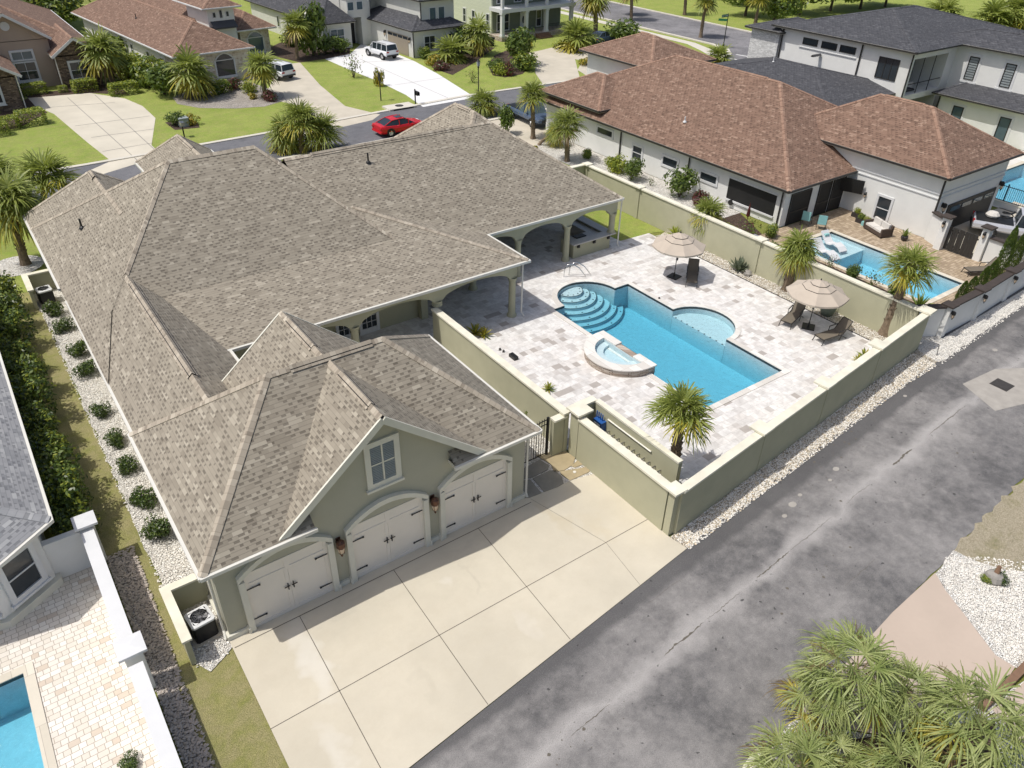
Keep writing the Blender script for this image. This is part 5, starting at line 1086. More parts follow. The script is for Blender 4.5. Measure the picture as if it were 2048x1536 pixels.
b = MB(); M = frame_M((.35, 4.0), (-1, 0)); b.box((-2.4, 0, 0), (2.4, .05, 2.3), 0, M); o = H3.add(b, 'garage_door', MT['gdoor']); b = MB(); [b.box((-2.3+k*1.18, .05, 1.9), (-1.28+k*1.18, .06, 2.2), 0, M) for k in range(4)]; H3.add(b, 'pane', MT['glass'], o)
for y in (1.1, 6.9): wall_lamp(H3, (.35, y), (-1, 0), 2.0, 1.4)
downspout(H3, .25, .3, 3.1, 'darkframe', .07); downspout(H3, 2.2, 1.4, 6.2, 'darkframe', .07); downspout(H3, -7.0, 20, 3.1, 'darkframe', .07)
for y in (13, 16, 19, 23): window(H3, (-6.9, y), (-1, 0), .6, 1.3, 1.0, .07, 'white', 'glass', (1, 1), .0, sill=False)
H4 = House('porch_house', 'pale green sided house with a white columned two-storey front porch', 'house', (64.9, 92.2, 0), math.radians(2), True)
walls(H4, rect(.1, 2.6, 12.6, 18), 0, 8.5, 'sidinggreen'); walls(H4, rect(-.3, -.35, 12.4, 2.55), .0, .55, 'veneer'); b = MB(); b.box((-.3, -.4, 3.5), (12.8, 2.58, 3.95)); b.box((-.3, -.4, 7.6), (12.8, 2.58, 8.1)); H4.add(b, 'porch_beam', MT['white'])
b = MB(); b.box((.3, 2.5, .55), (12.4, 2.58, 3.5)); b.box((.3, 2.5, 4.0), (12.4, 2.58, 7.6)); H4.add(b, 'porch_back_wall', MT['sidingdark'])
for x in (0, 4.1, 7.7, 12.3):
    b = MB(); b.box((x-.22, -.25, .55), (x+.22, .19, 3.5)); b.box((x-.3, -.33, .55), (x+.3, .27, .8)); b.box((x-.3, -.33, 3.3), (x+.3, .27, 3.49)); b.box((x-.18, -.2, 3.96), (x+.18, .16, 7.6)); H4.add(b, 'column', MT['white'])
b = MB(); b.box((5.0, 2.42, .55), (6.1, 2.5, 2.9)); o = H4.add(b, 'front_door', MT['white']); b = MB(); b.lathe([(0, .01), (.2, .01), (.2, 0)], (0, 0, 0), 14)
for i, v in enumerate(b.v): b.v[i] = Vector((5.55+v.x, 2.42-v.z, 1.9+v.y*2.4))
H4.add(b, 'oval_pane', MT['glass'], o)
for x in (1.4, 2.6, 8.4, 9.7): window(H4, (x, 2.5), (0, -1), .8, 2.0, .85, .1, 'white', 'glass', (1, 2), 0, sill=False)
for x in (1.5, 4.5, 6.5, 9.5): window(H4, (x, 2.5), (0, -1), 1.1, 2.2, 4.3, .1, 'white', 'glass', (2, 2), 0, sill=False)
for y in (3.4, 6.8, 9.0): window(H4, (.1, y), (-1, 0), .6, 1.7, 1.2, .09, 'white', 'glass', (1, 2), 0, sill=False)
for k in range(4): b = MB(); b.box((5.6, -.4-.3*(k+1), 0), (7.8, -.4-.3*k, .5-.12*k)); H4.add(b, 'step', MT['copper'])
b = MB(); b.box((.1, .1, .84), (4, .14, .88)); b.box((8, .1, 1.4), (12, .14, 1.45)); [b.box((8+k*.25, .1, .6), (8.03+k*.25, .13, 1.4)) for k in range(17)]; H4.add(b, 'porch_railing', MT['black'])
# ---------------------------------------------------------------- neighbour house on the left edge
sheet('white_gravel', [(37.62, 15.3), (37.45, 13.95), (39.6, 14.0), (39.75, 15.3), (38.1, 16.4)], .026, 'gravelw')
H7 = House('grey_roof_house', 'white house with light grey shingle roof and slanted bay, left edge', 'house', (-5, 30, 0))
R = dict(mat='shingle_grey', cap='cap_grey', fascia='gutter', under=False)
roof(H7, [(-14, 23.6), (-3.2, 21.9), (-1.42, 23.2), (-1.42, 44), (-14, 44)], 2.95, [.5, .5, .5, .5, .5], **R)
walls(H7, [(-14, 24.4), (-3.6, 22.5), (-1.95, 23.5), (-1.95, 43.5), (-14, 43.5)], 0, 2.8, 'whitewall')
b = MB(); b.prism([(-14, 24.2), (-3.5, 22.3), (-1.8, 23.35), (-1.8, 24.1), (-14, 24.6)], 0, .3); H7.add(b, 'base_ledge', MT['trim'])
d = Vector((1.65, 1.0)).normalized(); window(H7, (-2.72, 22.99), (d.y, -d.x), .95, 1.45, .75, .1, 'white', 'glass', (1, 2), .08)
d = Vector((10.4, -1.9)).normalized(); window(H7, (-4.3, 22.6), (d.y, -d.x), .9, 1.4, .75, .1, 'white', 'glass', (1, 2), .08)
WH = 'white garden wall panels on the left'
wall_run('white_wall', 'long white garden wall beside the gravel, nearest the alley', (-.58, 17.1), (-.58, 6), 1.62, .26, 'whitewall', 'white', .42, .08, group=WH)
wall_run('white_wall', 'white garden wall panel between the two white capped pillars', (-.58, 23.6), (-.58, 18.1), 1.62, .26, 'whitewall', 'white', .42, .08, group=WH)
wall_run('white_wall', 'short white wall joining the grey-roofed house to the far pillar', (-2.0, 23.75), (-.8, 23.75), 1.62, .24, 'whitewall', 'whitewall', .26, .04, group=WH)
pillar('white capped pillar at the corner near the dark hedge', -.55, 23.85, 1.82, .46, .72, 'whitewall', 'white', 'white pillars on the left'); pillar('white capped pillar halfway along the left wall', -.55, 17.65, 1.82, .5, .78, 'whitewall', 'white', 'white pillars on the left')
sheet('neighbour_terrace', [(-14, 4), (-.6, 4), (-.6, 23.9), (-1.9, 23.9), (-3.6, 22.4), (-14, 24.3)], .0, 'warmpavers', [grow(POOL3, .02)])
pool('left_pool', 'blue pool corner in cream pavers at the lower left', POOL3, 1.5, 'copingy', .3)
# ================================================================ plants
def crown_mesh(name, seed, nf=34, R=1.25, nl=22, sag=.55, wide=.045, lo=-55, mats=('palm1', 'palm2', 'palm3'), yel=.16, pet=.42, wild=.35):
    rnd = random.Random(seed); m = MB()
    for i in range(nf):
        t = (i+.5)/nf; el = math.radians(80-(80-lo)*t**.85+rnd.uniform(-7, 7)); az = i*2.39996+rnd.uniform(-.25, .25)
        rr = R*rnd.uniform(.85, 1.1); d = Vector((math.cos(az)*math.cos(el), math.sin(az)*math.cos(el), math.sin(el))); out = Vector((math.cos(az), math.sin(az), 0))
        L = rr*pet*(.75+.35*t); p1 = d*L*.55; p2 = d*L+Vector((0, 0, -sag*.22*L)); side = out.cross(Vector((0, 0, 1))).normalized()
        mi = 0
        if t > .62 and rnd.random() < yel*2.6: mi = 1
        if t > .9 and rnd.random() < .3: mi = 2
        w = wide*.5; up = Vector((0, 0, 1))
        for a, b in ((Vector((0, 0, -.02)), p1), (p1, p2)): m.face([a-side*w, a+side*w, b+side*w, b-side*w], mi); m.face([a-up*w*.6, b-up*w*.6, b+up*w*.6, a+up*w*.6], mi)
        dd = (p2-p1).normalized(); nrm = side.cross(dd).normalized(); B = rr*(1-pet)*rnd.uniform(.9, 1.08); costa = dd
        for k in range(nl):
            a = math.radians(-118+236*k/(nl-1)); st = p2+costa*B*.10*(1-abs(a)/2.2)
            l = B*(.80+.30*math.cos(a*.7))*rnd.uniform(.88, 1.08)
            q = (costa*math.cos(a)+side*math.sin(a)).normalized(); fold = .22*abs(math.sin(a)); q = (q+nrm*fold+Vector((rnd.gauss(0, .13), rnd.gauss(0, .13), rnd.gauss(0, .16)))*wild).normalized()
            droop = sag*(.35+.5*rnd.random()*(1+wild))
            a1 = st+q*l*.5+Vector((0, 0, -droop*l*.10)); a2 = st+q*l*.82+Vector((0, 0, -droop*l*.30)); a3 = st+q*l*.98+Vector((0, 0, -droop*l*.58))
            sd = q.cross(nrm).normalized(); tw = nrm*rnd.uniform(-.4, .4); sd = (sd+tw).normalized(); w1 = wide*.35; w2 = wide*(.5+.12*rnd.random())*(B/.7)
            m.face([st-sd*w1, st+sd*w1, a1+sd*w2, a1-sd*w2], mi); m.face([a1-sd*w2, a1+sd*w2, a2+sd*w2*.62, a2-sd*w2*.62], mi); m.face([a2-sd*w2*.62, a2+sd*w2*.62, a3], mi)
    return m.mesh(name, [MT[x] for x in mats])
CR = [crown_mesh('palm_crown_a', 1, 32, 1.25, 22, .6, .042, lo=-32, wild=.7, pet=.38), crown_mesh('palm_crown_b', 2, 30, 1.25, 22, .6, .042, lo=-38, wild=.7, pet=.40), crown_mesh('palm_crown_c', 3, 38, 1.2, 21, .85, .044, lo=-65, yel=.3, wild=.7, pet=.36)]
CRS = [crown_mesh('palm_crown_far', 4, 26, 1.3, 14, .6, .075), crown_mesh('palm_crown_far_b', 5, 30, 1.3, 14, .75, .075, lo=-70, yel=.35)]
CRF = [crown_mesh('palmetto_crown', 7, 25, 1.75, 36, 1.1, .026, lo=-35, mats=('palmf', 'palm2', 'palm3'), yel=.12, pet=.52, wild=1.0), crown_mesh('palmetto_crown_b', 8, 20, 1.7, 36, 1.0, .026, lo=-20, mats=('palmf', 'palm2', 'palm3'), yel=.2, pet=.5, wild=1.0)]
def trunk(t, B, T, r0, r1, bend=.0, boots=60, seed=0):
    rnd = random.Random(seed); m = MB(); B = Vector(B); T = Vector(T); n = 14; pts = []; rad = []
    for i in range(n+1):
        u = i/n; lat = (T-B); p = B+Vector((lat.x*(u**(1+bend)), lat.y*(u**(1+bend)), lat.z*u)); pts.append(p); rad.append((r0+(r1-r0)*min(1, u*1.6))*(1+.05*rnd.uniform(-1, 1))*(1.25 if i == 0 else 1)*(1.18 if u > .8 else 1))
    m.tube(pts, rad, 10, 0)
    for k in range(boots):
        u = .18+.82*(k/boots)**.9; i = min(n-1, int(u*n)); p = pts[i]+(pts[i+1]-pts[i])*(u*n-i); a = k*2.4; r = rad[i]; o = Vector((math.cos(a), math.sin(a), 0)); s = Vector((-o.y, o.x, 0)); w = r*.34; h = r*.62
        m.face([p+o*r*.95-s*w, p+o*r*.95+s*w, p+o*(r*1.24)+s*w*.3+Vector((0, 0, h)), p+o*(r*1.24)-s*w*.3+Vector((0, 0, h))])
        m.face([p+o*r*.93-s*w, p+o*r*1.24-s*w*.3+Vector((0, 0, h)), p+o*r*.93+Vector((0, 0, h*.8))]); m.face([p+o*r*1.24+s*w*.3+Vector((0, 0, h)), p+o*r*.93+s*w, p+o*r*.93+Vector((0, 0, h*.8))])
    return m.build('trunk', MT['bark'], t, world=True)
def crown_at(base, cpx):
    r = RIGHT*(cpx[0]-1024)+DOWN*(cpx[1]-768)+FWD*FPX; t = (r.x*base.x+r.y*base.y)/(r.x**2+r.y**2); return Vector((r.x*t, r.y*t, CAMH+r.z*t))
PN = [0]
def palm(base, crown, label, sc=1.0, cm=None, r=.17, bend=.3, zc=None, group='sabal palms', cat='palm tree', name='palm_tree', boots=60):
    PN[0] += 1; B = G(*base); T = crown_at(B, crown); T.z = max(T.z, .5)
    t = thing(name, label, cat, (B.x, B.y, 0), 0, group)
    trunk(t, B, T, r*1.15, r*.9, bend, boots, PN[0])
    c = bpy.data.objects.new('crown', (cm or CR[PN[0] % 3])); _link(c, t); c.location = (T.x-B.x, T.y-B.y, T.z); c.rotation_euler = (0, 0, PN[0]*1.7); sc *= 1.1; c.scale = (sc, sc, sc); return t
palm((1344, 955), (1364, 818), 'tall palm in front of the pool, between the driveway wall and the alley', 1.02, CR[0], .20, boots=110)
palm((1768, 668), (1823, 530), 'leaning palm at the far corner where olive and white walls meet', 1.12, CR[1], .24, .2, boots=90)
palm((1573, 580), (1598, 492), 'curved palm against the olive back wall above the second umbrella', 1.12, CR[2], .25, .9)
palm((1408, 484), (1418, 424), 'palm against the olive back wall beside the dark potted plant', 1.02, CR[0], .22, .9)
palm((1134, 322), (1134, 246), 'palm with pale yellow lower fronds in front of the brown-roofed house, nearer one', 1.35, CR[1], .19)
palm((1066, 277), (1065, 188), 'palm left of the parked blue truck, beyond the tan roof', 1.2, CR[0], .19)
palm((1078, 290), (1112, 262), 'short palm behind the nearer palm by the white gravel', .95, CR[2], .13)
palm((52, 528), (18, 392), 'tall leaning palm at the left corner of the main house', 1.75, CR[2], .24, .6, boots=90)
palm((92, 432), (88, 352), 'full palm beside the left corner of the tan roof', 1.75, CR[0], .2)
palm((-20, 420), (-12, 345), 'palm cut off by the left edge, behind the leaning palm', 1.6, CR[1], .2)
palm((228, 170), (200, 95), 'palm in front of the brown stone gable, top left', 2.0, CRS[1], .24, .8)
palm((376, 197), (381, 136), 'palm in the rock bed left of the arched window', 1.9, CRS[1], .2)
palm((531, 194), (521, 128), 'palm at the end of the rock bed beside the white car', 1.5, CRS[0], .2)
palm((595, 119), (589, 46), 'palm between the brown and charcoal roofed houses', 1.55, CRS[0], .18)
palm((954, 109), (956, 62), 'palm with yellow skirt beside the green sided house', 1.8, CRS[1], .2)
palm((1191, 69), (1190, -14), 'tall thick palm trunk beside the side street, crown cut off by the frame', 2.0, CRS[1], .3)
palm((1262, 41), (1264, -45), 'slim tall palm trunk second from the porch along the verge', 1.6, CRS[0], .22)
palm((1369, 30), (1373, -50), 'dark tall palm trunk on the park lawn', 1.6, CRS[0], .24)
palm((1401, 75), (1413, -5), 'leaning tall palm trunk at the kerb beside the street sign', 1.5, CRS[0], .22)
palm((1508, 60), (1522, -12), 'leaning tall palm trunk in front of the big round bushes', 1.6, CRS[0], .24)
palm((1262, 30), (1262, -20), 'far palm behind the verge, mostly above the frame', 1.5, CRS[0], .2)
palm((1888, 48), (1888, 25), 'shaggy palm beyond the charcoal roof, left of the far pair', 2.9, CRS[1], .3)
palm((1990, 62), (1985, 36), 'shaggy palm beyond the charcoal roof, middle of the far pair', 3.0, CRS[1], .3)
palm((2035, 60), (2030, 22), 'shaggy palm at the top right edge of the frame', 3.0, CRS[0], .3)
palm((1437, 132), (1437, 112), 'low green palm on the street corner above the brown roof', 1.5, CRS[0], .2)
palm((62, 60), (68, 8), 'palm at the top left edge behind the taupe house', 2.6, CRS[1], .25)
palm((568, 300), (570, 262), 'left crown of the palm clump in front of the street', 1.6, CR[2], .2)
palm((640, 302), (640, 262), 'right crown of the palm clump in front of the street', 1.6, CR[0], .2)
palm((604, 305), (602, 236), 'tallest middle crown of the palm clump in front of the street', 1.65, CR[1], .2)
palm((966, 228), (966, 205), 'low palm top showing behind the tan street wing roof', 1.5, CR[1], .15)
palm((902, 121), (903, 104), 'silvery low palmetto by the white garage house', 2.2, CRS[0], .15)
palm((1155, 100), (1152, 72), 'broad silvery palmetto beside the porch steps', 2.4, CRS[0], .15)
# big palmettos in the foreground
def palm_xyz(x, y, z, label, sc, cm, rz=0.0, r=.13, lean=(0, 0)):
    PN[0] += 1; t = thing('palmetto', label, 'palmetto', (x, y, 0), 0, 'foreground palmettos'); trunk(t, (x, y, 0), (x+lean[0], y+lean[1], z), r, r*.9, .3, 50, PN[0])
    c = bpy.data.objects.new('crown', cm); _link(c, t); c.location = (lean[0], lean[1], z); c.rotation_euler = (.06, -.05, rz); c.scale = (sc,)*3; return t
palm_xyz(15.55, 4.75, 2.5, 'largest sage green palmetto at the pinkish driveway in the foreground', 1.05, CRF[0], .4, lean=(.1, .1))
palm_xyz(16.6, 3.9, 1.9, 'palmetto leaning right of the largest foreground palmetto', .85, CRF[1], 1.4, lean=(.25, -.1))
palm_xyz(15.1, 5.2, 1.75, 'lower left companion of the largest foreground palmetto', .75, CRF[1], 2.6, lean=(-.35, .0))
palm_xyz(17.3, 2.1, 2.3, 'palmetto in the bottom right corner below the wooden edging', 1.15, CRF[0], 2.0)
palm_xyz(14.9, 2.5, 1.4, 'yellow green palmetto at the bottom edge right of the big one', .95, CRF[1], 3.1)
palm_xyz(12.8, 4.2, 1.5, 'yellow green palmetto at the bottom edge beside the white slab', .95, CRF[1], .2)
palm_xyz(14.1, 3.9, 1.0, 'small palmetto under the big foreground one', .7, CRF[0], 4.0)
# flower stalks on the palmettos
rnd = random.Random(9)
for bx_, by_, bz_, dx, dy, dz, lab in ((15.7, 4.7, 2.7, 1.25, .25, -.1, 'pointing right over the driveway, lower one'), (15.6, 4.8, 2.7, 1.0, .85, .2, 'pointing right over the driveway, upper one'), (15.4, 4.9, 2.6, -1.2, .7, .2, 'reaching left over the asphalt, lower one'), (15.5, 4.9, 2.6, -.6, 1.1, .3, 'reaching left over the asphalt, upper one'), (17.3, 2.6, 2.2, .1, 1.0, .5, 'above the bottom right palmetto')):
    m = MB(); p = Vector((bx_, by_, bz_)); d = Vector((dx, dy, dz)); f = lambda u: p+d*u+Vector((0, 0, .25*math.sin(u*2.6))); m.tube([f(u) for u in (0, .25, .5, .75, 1)], [.014, .012, .01, .007, .004], 5)
    for k in range(26):
        q = f(.3+.68*k/26); e = Vector((rnd.uniform(-1, 1), rnd.uniform(-1, 1), rnd.uniform(-.3, .6))).normalized()*.2; m.tube([q, q+e*.6, q+e], [.006, .005, .003], 4, cap=False)
    tag(m.build('flower_stalk', MT['palm3']), 'bare brown branching flower stalk '+lab, 'flower stalk', 'palmetto flower stalks')
# leafy shrubs
def bush_mesh(name, seed, n=900, leaf=.09, blobs=9, mats=('leafd',), mixm=(), flat=.8, stem=True, spike=0.0):
    rnd = random.Random(seed); m = MB(); bl = []
    for k in range(blobs):
        a = rnd.uniform(0, 6.28); r = rnd.uniform(.15, .55); bl.append((Vector((r*math.cos(a), r*math.sin(a), rnd.uniform(.3, .95)*flat)), rnd.uniform(.28, .48)))
    bl.append((Vector((0, 0, .5*flat)), .5))
    for i in range(n):
        c, r = rnd.choice(bl); d = Vector((rnd.gauss(0, 1), rnd.gauss(0, 1), rnd.gauss(.25, 1))).normalized(); q = c+d*r*rnd.uniform(.72, 1.06+spike*rnd.random())
        if q.z < .02: q.z = rnd.uniform(.02, .2)
        nn = (d+Vector((rnd.gauss(0, .6), rnd.gauss(0, .6), rnd.gauss(.3, .5)))).normalized(); u = nn.cross(Vector((rnd.gauss(0, 1), rnd.gauss(0, 1), rnd.gauss(0, 1)))).normalized(); v = nn.cross(u); l = leaf*rnd.uniform(.7, 1.3)
        mi = 0
        for j, pr in enumerate(mixm):
            if rnd.random() < pr and d.z > -.1: mi = j+1
        m.face([q-u*l, q-v*l*.45, q+u*l, q+v*l*.45], mi)
    if stem:
        for k in range(5):
            a = k*1.3; m.tube([(0, 0, 0), (.12*math.cos(a), .12*math.sin(a), .25), (.32*math.cos(a), .32*math.sin(a), .6*flat)], [.03, .022, .01], 5, len(mats))
    return m.mesh(name, [MT[x] for x in mats]+[MT['barkd']])
BM = {}
BM['holly'] = bush_mesh('holly_foliage', 1, 1300, .075, 10, ('leafd', 'leafm'), (.3,)); BM['holly2'] = bush_mesh('holly_foliage_b', 2, 1300, .075, 8, ('leafd', 'leafm'), (.22,))
BM['green'] = bush_mesh('green_foliage', 3, 1100, .085, 10, ('leafm', 'leafl'), (.35,)); BM['green2'] = bush_mesh('green_foliage_b', 4, 1100, .09, 12, ('leafm', 'leafd'), (.3,), 1.0)
BM['lime'] = bush_mesh('lime_foliage', 5, 1000, .085, 12, ('leafl', 'leafm'), (.25,), .7); BM['feather'] = bush_mesh('feathery_foliage', 6, 2600, .08, 12, ('leafd', 'leafl', 'leafm'), (.3, .4), 1.5, True, .45)
BM['yellow'] = bush_mesh('yellow_foliage', 7, 500, .1, 6, ('leafy', 'leafm'), (.3,), .7); BM['red'] = bush_mesh('burgundy_foliage', 8, 600, .1, 7, ('leafr', 'leafd'), (.3,), .8); BM['flower'] = bush_mesh('flowering_foliage', 9, 1500, .09, 12, ('leafm', 'flower', 'leafd'), (.1, .3), 1.1, True, .3)
BM['oak'] = bush_mesh('oak_foliage', 12, 3000, .06, 16, ('leafm', 'leafd', 'leafl'), (.35, .2), .9, True, .15); BM['sparse'] = bush_mesh('sparse_foliage', 13, 170, .08, 8, ('leafm', 'leafr'), (.2,), 1.1, True, .5)
BN = [0]
def bush(x, y, r, label, kind='holly', h=None, cat='shrub', name='shrub', group=None, z=0.0):
    BN[0] += 1; t = thing(name, label, cat, (x, y, z), BN[0]*1.9, group); o = bpy.data.objects.new('foliage', BM[kind]); _link(o, t); o.scale = (r*1.3, r*1.3, (h or r*1.3)*1.12); return t
hl = ['first, next to the far AC wall', 'second, close to the first', 'third, with a gap after it', 'fourth, opposite the roof valley', 'fifth', 'sixth', 'seventh', 'eighth', 'ninth and nearest, above the near AC wall']
for i, (x, y, s) in enumerate(((1.5, 43.7, .52), (1.55, 41.6, .5), (1.6, 38.6, .5), (1.6, 36.6, .52), (1.45, 32.8, .44), (1.5, 30.3, .45), (1.5, 28.1, .45), (1.5, 25.75, .52), (1.42, 23.8, .56))):
    s *= 1.12
    bush(x, y, s, 'round dark holly in the gravel, '+hl[i]+(' from the far end' if ',' not in hl[i] else ''), ('holly', 'holly2')[i % 2], s*1.15, group='dark hollies along the left side of the house')
for i, (x, y, s, h) in enumerate(((-.75, 45.5, .95, 1.6), (-.8, 43.2, .9, 1.5), (-.9, 41, 1.0, 1.5), (-1.0, 38.3, .8, 1.3), (-.95, 36.2, .95, 1.5), (-1.0, 34, .95, 1.6), (-1.05, 31.7, .8, 1.4), (-1.0, 29.9, .85, 1.35), (-1.0, 28.0, .9, 1.5), (-.95, 26.3, .85, 1.6), (-.9, 25.0, .7, 1.2))):
    bush(x, y, s, 'feathery green hedge shrub beside the grey roof, number %s counting from the white pillar' % ('eleven ten nine eight seven six five four three two one'.split()[i]), 'feather', h*.72, group='feathery hedge along the grey-roofed house')
for (px, py, s, k, lab) in ((906, 700, .33, 'lime', 'small round bright shrub at the end of the courtyard wall'), (945, 736, .3, 'green', 'small green shrub in the courtyard gravel by the roof edge'), (982, 764, .36, 'green2', 'middle green shrub in the courtyard gravel strip'), (1024, 803, .25, 'sparse', 'thin plant in the courtyard gravel strip'), (1066, 838, .42, 'green2', 'dark green shrub behind the iron gate')):
    p = G(px, py); bush(p.x, p.y, s, lab, k)
def spiky(x, y, s, label, n=26, mats=('palm1', 'palm2'), w=.05, el0=80, el1=5, cat='plant', name='spiky_plant', pot=None, thick=False, sag=.4):
    rnd = random.Random(int(x*97+y*31)); t = thing(name, label, cat, (x, y, 0)); m = MB(); z0 = .02
    if pot: b = MB(); b.lathe([(.0, 0), (.2*pot[0], 0), (.3*pot[0], .3*pot[0]), (.27*pot[0], .42*pot[0]), (.24*pot[0], .42*pot[0]), (.2*pot[0], .36*pot[0]), (0, .36*pot[0])], (x, y, 0), 16); b.build('pot', MT[pot[1]], t, smooth=True); z0 = .38*pot[0]
    for i in range(n):
        el = math.radians(el0-(el0-el1)*i/n+rnd.uniform(-6, 6)); az = i*2.4+rnd.uniform(-.2, .2); d = Vector((math.cos(az)*math.cos(el), math.sin(az)*math.cos(el), math.sin(el))); sd = Vector((-math.sin(az), math.cos(az), 0)); L = s*rnd.uniform(.8, 1.1); c = Vector((x, y, z0)); a = c+d*L*.45; b2 = c+d*L*.8+Vector((0, 0, -sag*L*.1)); e = c+d*L+Vector((0, 0, -sag*L*.3)); W = w*s*1.6; mi = 1 if rnd.random() < .25 else 0; nv = d.cross(sd)*W*.5
        m.face([c-sd*W*.7, c+sd*0+nv*-.6, a+nv*-.9, a-sd*W], mi); m.face([c-nv*.6, c+sd*W*.7, a+sd*W, a-nv*.9], mi); m.face([a-sd*W, a-nv*.9, b2-nv*.5, b2-sd*W*.6], mi); m.face([a-nv*.9, a+sd*W, b2+sd*W*.6, b2-nv*.5], mi); m.face([b2-sd*W*.6, b2-nv*.5, b2+sd*W*.6, e], mi)
    m.build('leaves', [MT[q] for q in mats], t); return t
p = G(1487, 537); spiky(p.x-.45, p.y, .85, 'blue green agave in the gravel against the olive back wall', 30, ('agave', 'agave'), .075, 80, 12, 'agave', 'agave', sag=-.2)
spiky(37.0, 32.3, .75, 'bright green sago plant in a dark pot by the lawn corner', 30, ('leafl', 'palm1'), .05, 75, 0, 'potted plant', 'potted_plant', (.8, 'pot'))
spiky(36.75, 20.2, .6, 'spiky plant in a round green grey pot behind the second umbrella', 16, ('leafm', 'palm2'), .05, 70, 10, 'potted plant', 'potted_plant', (1.5, 'potgreen'))
for px, py, s, lab in ((950, 668, .75, 'yellow green spiky plant at the sunny end of the patio'), (968, 672, .6, 'smaller yellow spiky plant beside the patio shade line'), (1097, 780, .45, 'small yucca on the deck edge above the courtyard wall'), (1728, 716, .6, 'small fan palm seedling on the deck behind the alley wall'), (1716, 722, .45, 'yellow tipped seedling left of the small fan palm')):
    p = G(px, py); spiky(p.x, p.y, s, lab, 26, ('palm2', 'palm1') if 'yellow' in lab else ('palm1', 'palm2'), .05, 80, 0)
t = thing('rock', 'small grey rock in the white gravel by the agave', 'rock', (36.9, 26.0, 0)); b = MB(); rnd = random.Random(3); b.lathe([(.05, .0), (.24, .05), (.26, .18), (.14, .3), (0, .32)], (36.9, 26.0, 0), 9)
for v in b.v: v += Vector((rnd.uniform(-.03, .03),)*3)
b.build('stone', MT['rock'], t)
# strip between olive back wall and brown-roofed house
for x, y, s, k, lab in ((42.9, 48.2, .55, 'green', 'small round shrub on the white gravel by the nearer palm'), (43.4, 45.9, .5, 'lime', 'low lime shrub behind the street end of the back wall'), (42.7, 44.3, 1.0, 'lime', 'big bright green bush behind the back wall, left of its pair'), (42.5, 42.4, 1.0, 'green2', 'big dark green bush behind the back wall, right of its pair'), (42.9, 37.6, 1.25, 'green2', 'largest dark bush against the white wall between windows'), (43.2, 35.7, .8, 'red', 'reddish bare looking bush below the second downspout'), (40.2, 52.0, .45, 'yellow', 'yellow shrub near the blue truck'), (39.5, 56.5, .5, 'lime', 'lime shrub on the lawn edge near the street'), (41.0, 57.3, .9, 'green2', 'dark round evergreen left of the parked blue truck'), (42.6, 50.6, .4, 'sparse', 'small rose bush between the two palms'), (42.8, 40.6, .4, 'sparse', 'thin rose bush under the middle window')):
    bush(x, y, s, lab, k, s*(2.0 if 'evergreen' in lab else 1.2))
for i, (x, y, s, k, lab) in enumerate(((40.3, 30.6, .6, 'lime', 'lime hedge plant behind the back wall under the long screen'), (41.3, 29.6, .75, 'sparse', 'small leafy tree under the long black screen'), (42.8, 28.9, .55, 'green', 'green shrub below the corner of the white house'), (39.9, 26.8, .55, 'green2', 'shrub behind the back wall left of the curved palm'), (41.8, 23.6, .5, 'sparse', 'thin shrub beside the lounger shelf'), (41.6, 22.0, .55, 'green2', 'leafy plant behind the back wall, first past the pillar'), (41.7, 20.6, .6, 'sparse', 'open shrub by the pale pool edge'), (41.5, 19.0, .55, 'green2', 'leafy plant beside the leaning palm trunk'), (41.6, 25.2, .5, 'green', 'green plant between curved palm and pool shelf'))):
    bush(x, y, s, lab, k, s*1.4)
p = G(1800, 590); spiky(41.7, 17.6, 1.1, 'fan of dark green blades behind the leaning palm', 34, ('leafm', 'palm1'), .035, 80, 10)
# Italian cypresses
def cyp_mesh():
    rnd = random.Random(5); m = MB()
    for i in range(4200):
        z = rnd.random()**.9; r = .30*math.sin(math.pi*min(1, .12+z*.88))**.6*rnd.uniform(.6, 1.1); a = rnd.uniform(0, 6.28); q = Vector((r*math.cos(a), r*math.sin(a), z)); d = Vector((math.cos(a)*.4, math.sin(a)*.4, 1)).normalized(); s = d.cross(Vector((rnd.gauss(0, 1), rnd.gauss(0, 1), 0))).normalized(); l = .030
        m.face([q-s*l*.6, q+s*l*.6, q+d*l*1.2+s*l*.1], 1 if rnd.random() < .6 else 0)
    m.tube([(0, 0, 0), (0, 0, .3)], [.02, .015], 5, 2); return m.mesh('cypress_foliage', [MT['leafd'], MT['leafm'], MT['barkd']])
CM = cyp_mesh()
for (x, y, h, s), l in zip(((43.3, 16.3, 1.9, .9), (44.6, 16.4, 1.8, .95), (46.0, 16.5, 2.0, .9), (47.1, 16.6, 2.1, .9), (48.9, 16.9, 3.6, 1.1), (50.6, 16.9, 2.9, 1.0)), ('nearest the olive corner', 'second along the white wall', 'third along the white wall', 'fourth along the white wall', 'tallest of the row', 'last and farthest of the row')):
    t = thing('cypress', 'narrow Italian cypress behind the white alley wall, '+l, 'cypress', (x, y, 0), x, 'narrow cypresses behind the white wall'); o = bpy.data.objects.new('foliage', CM); _link(o, t); o.scale = (s, s, h)
bush(49.8, 17.3, .5, 'small round plant by the dark poolside lounger', 'sparse')
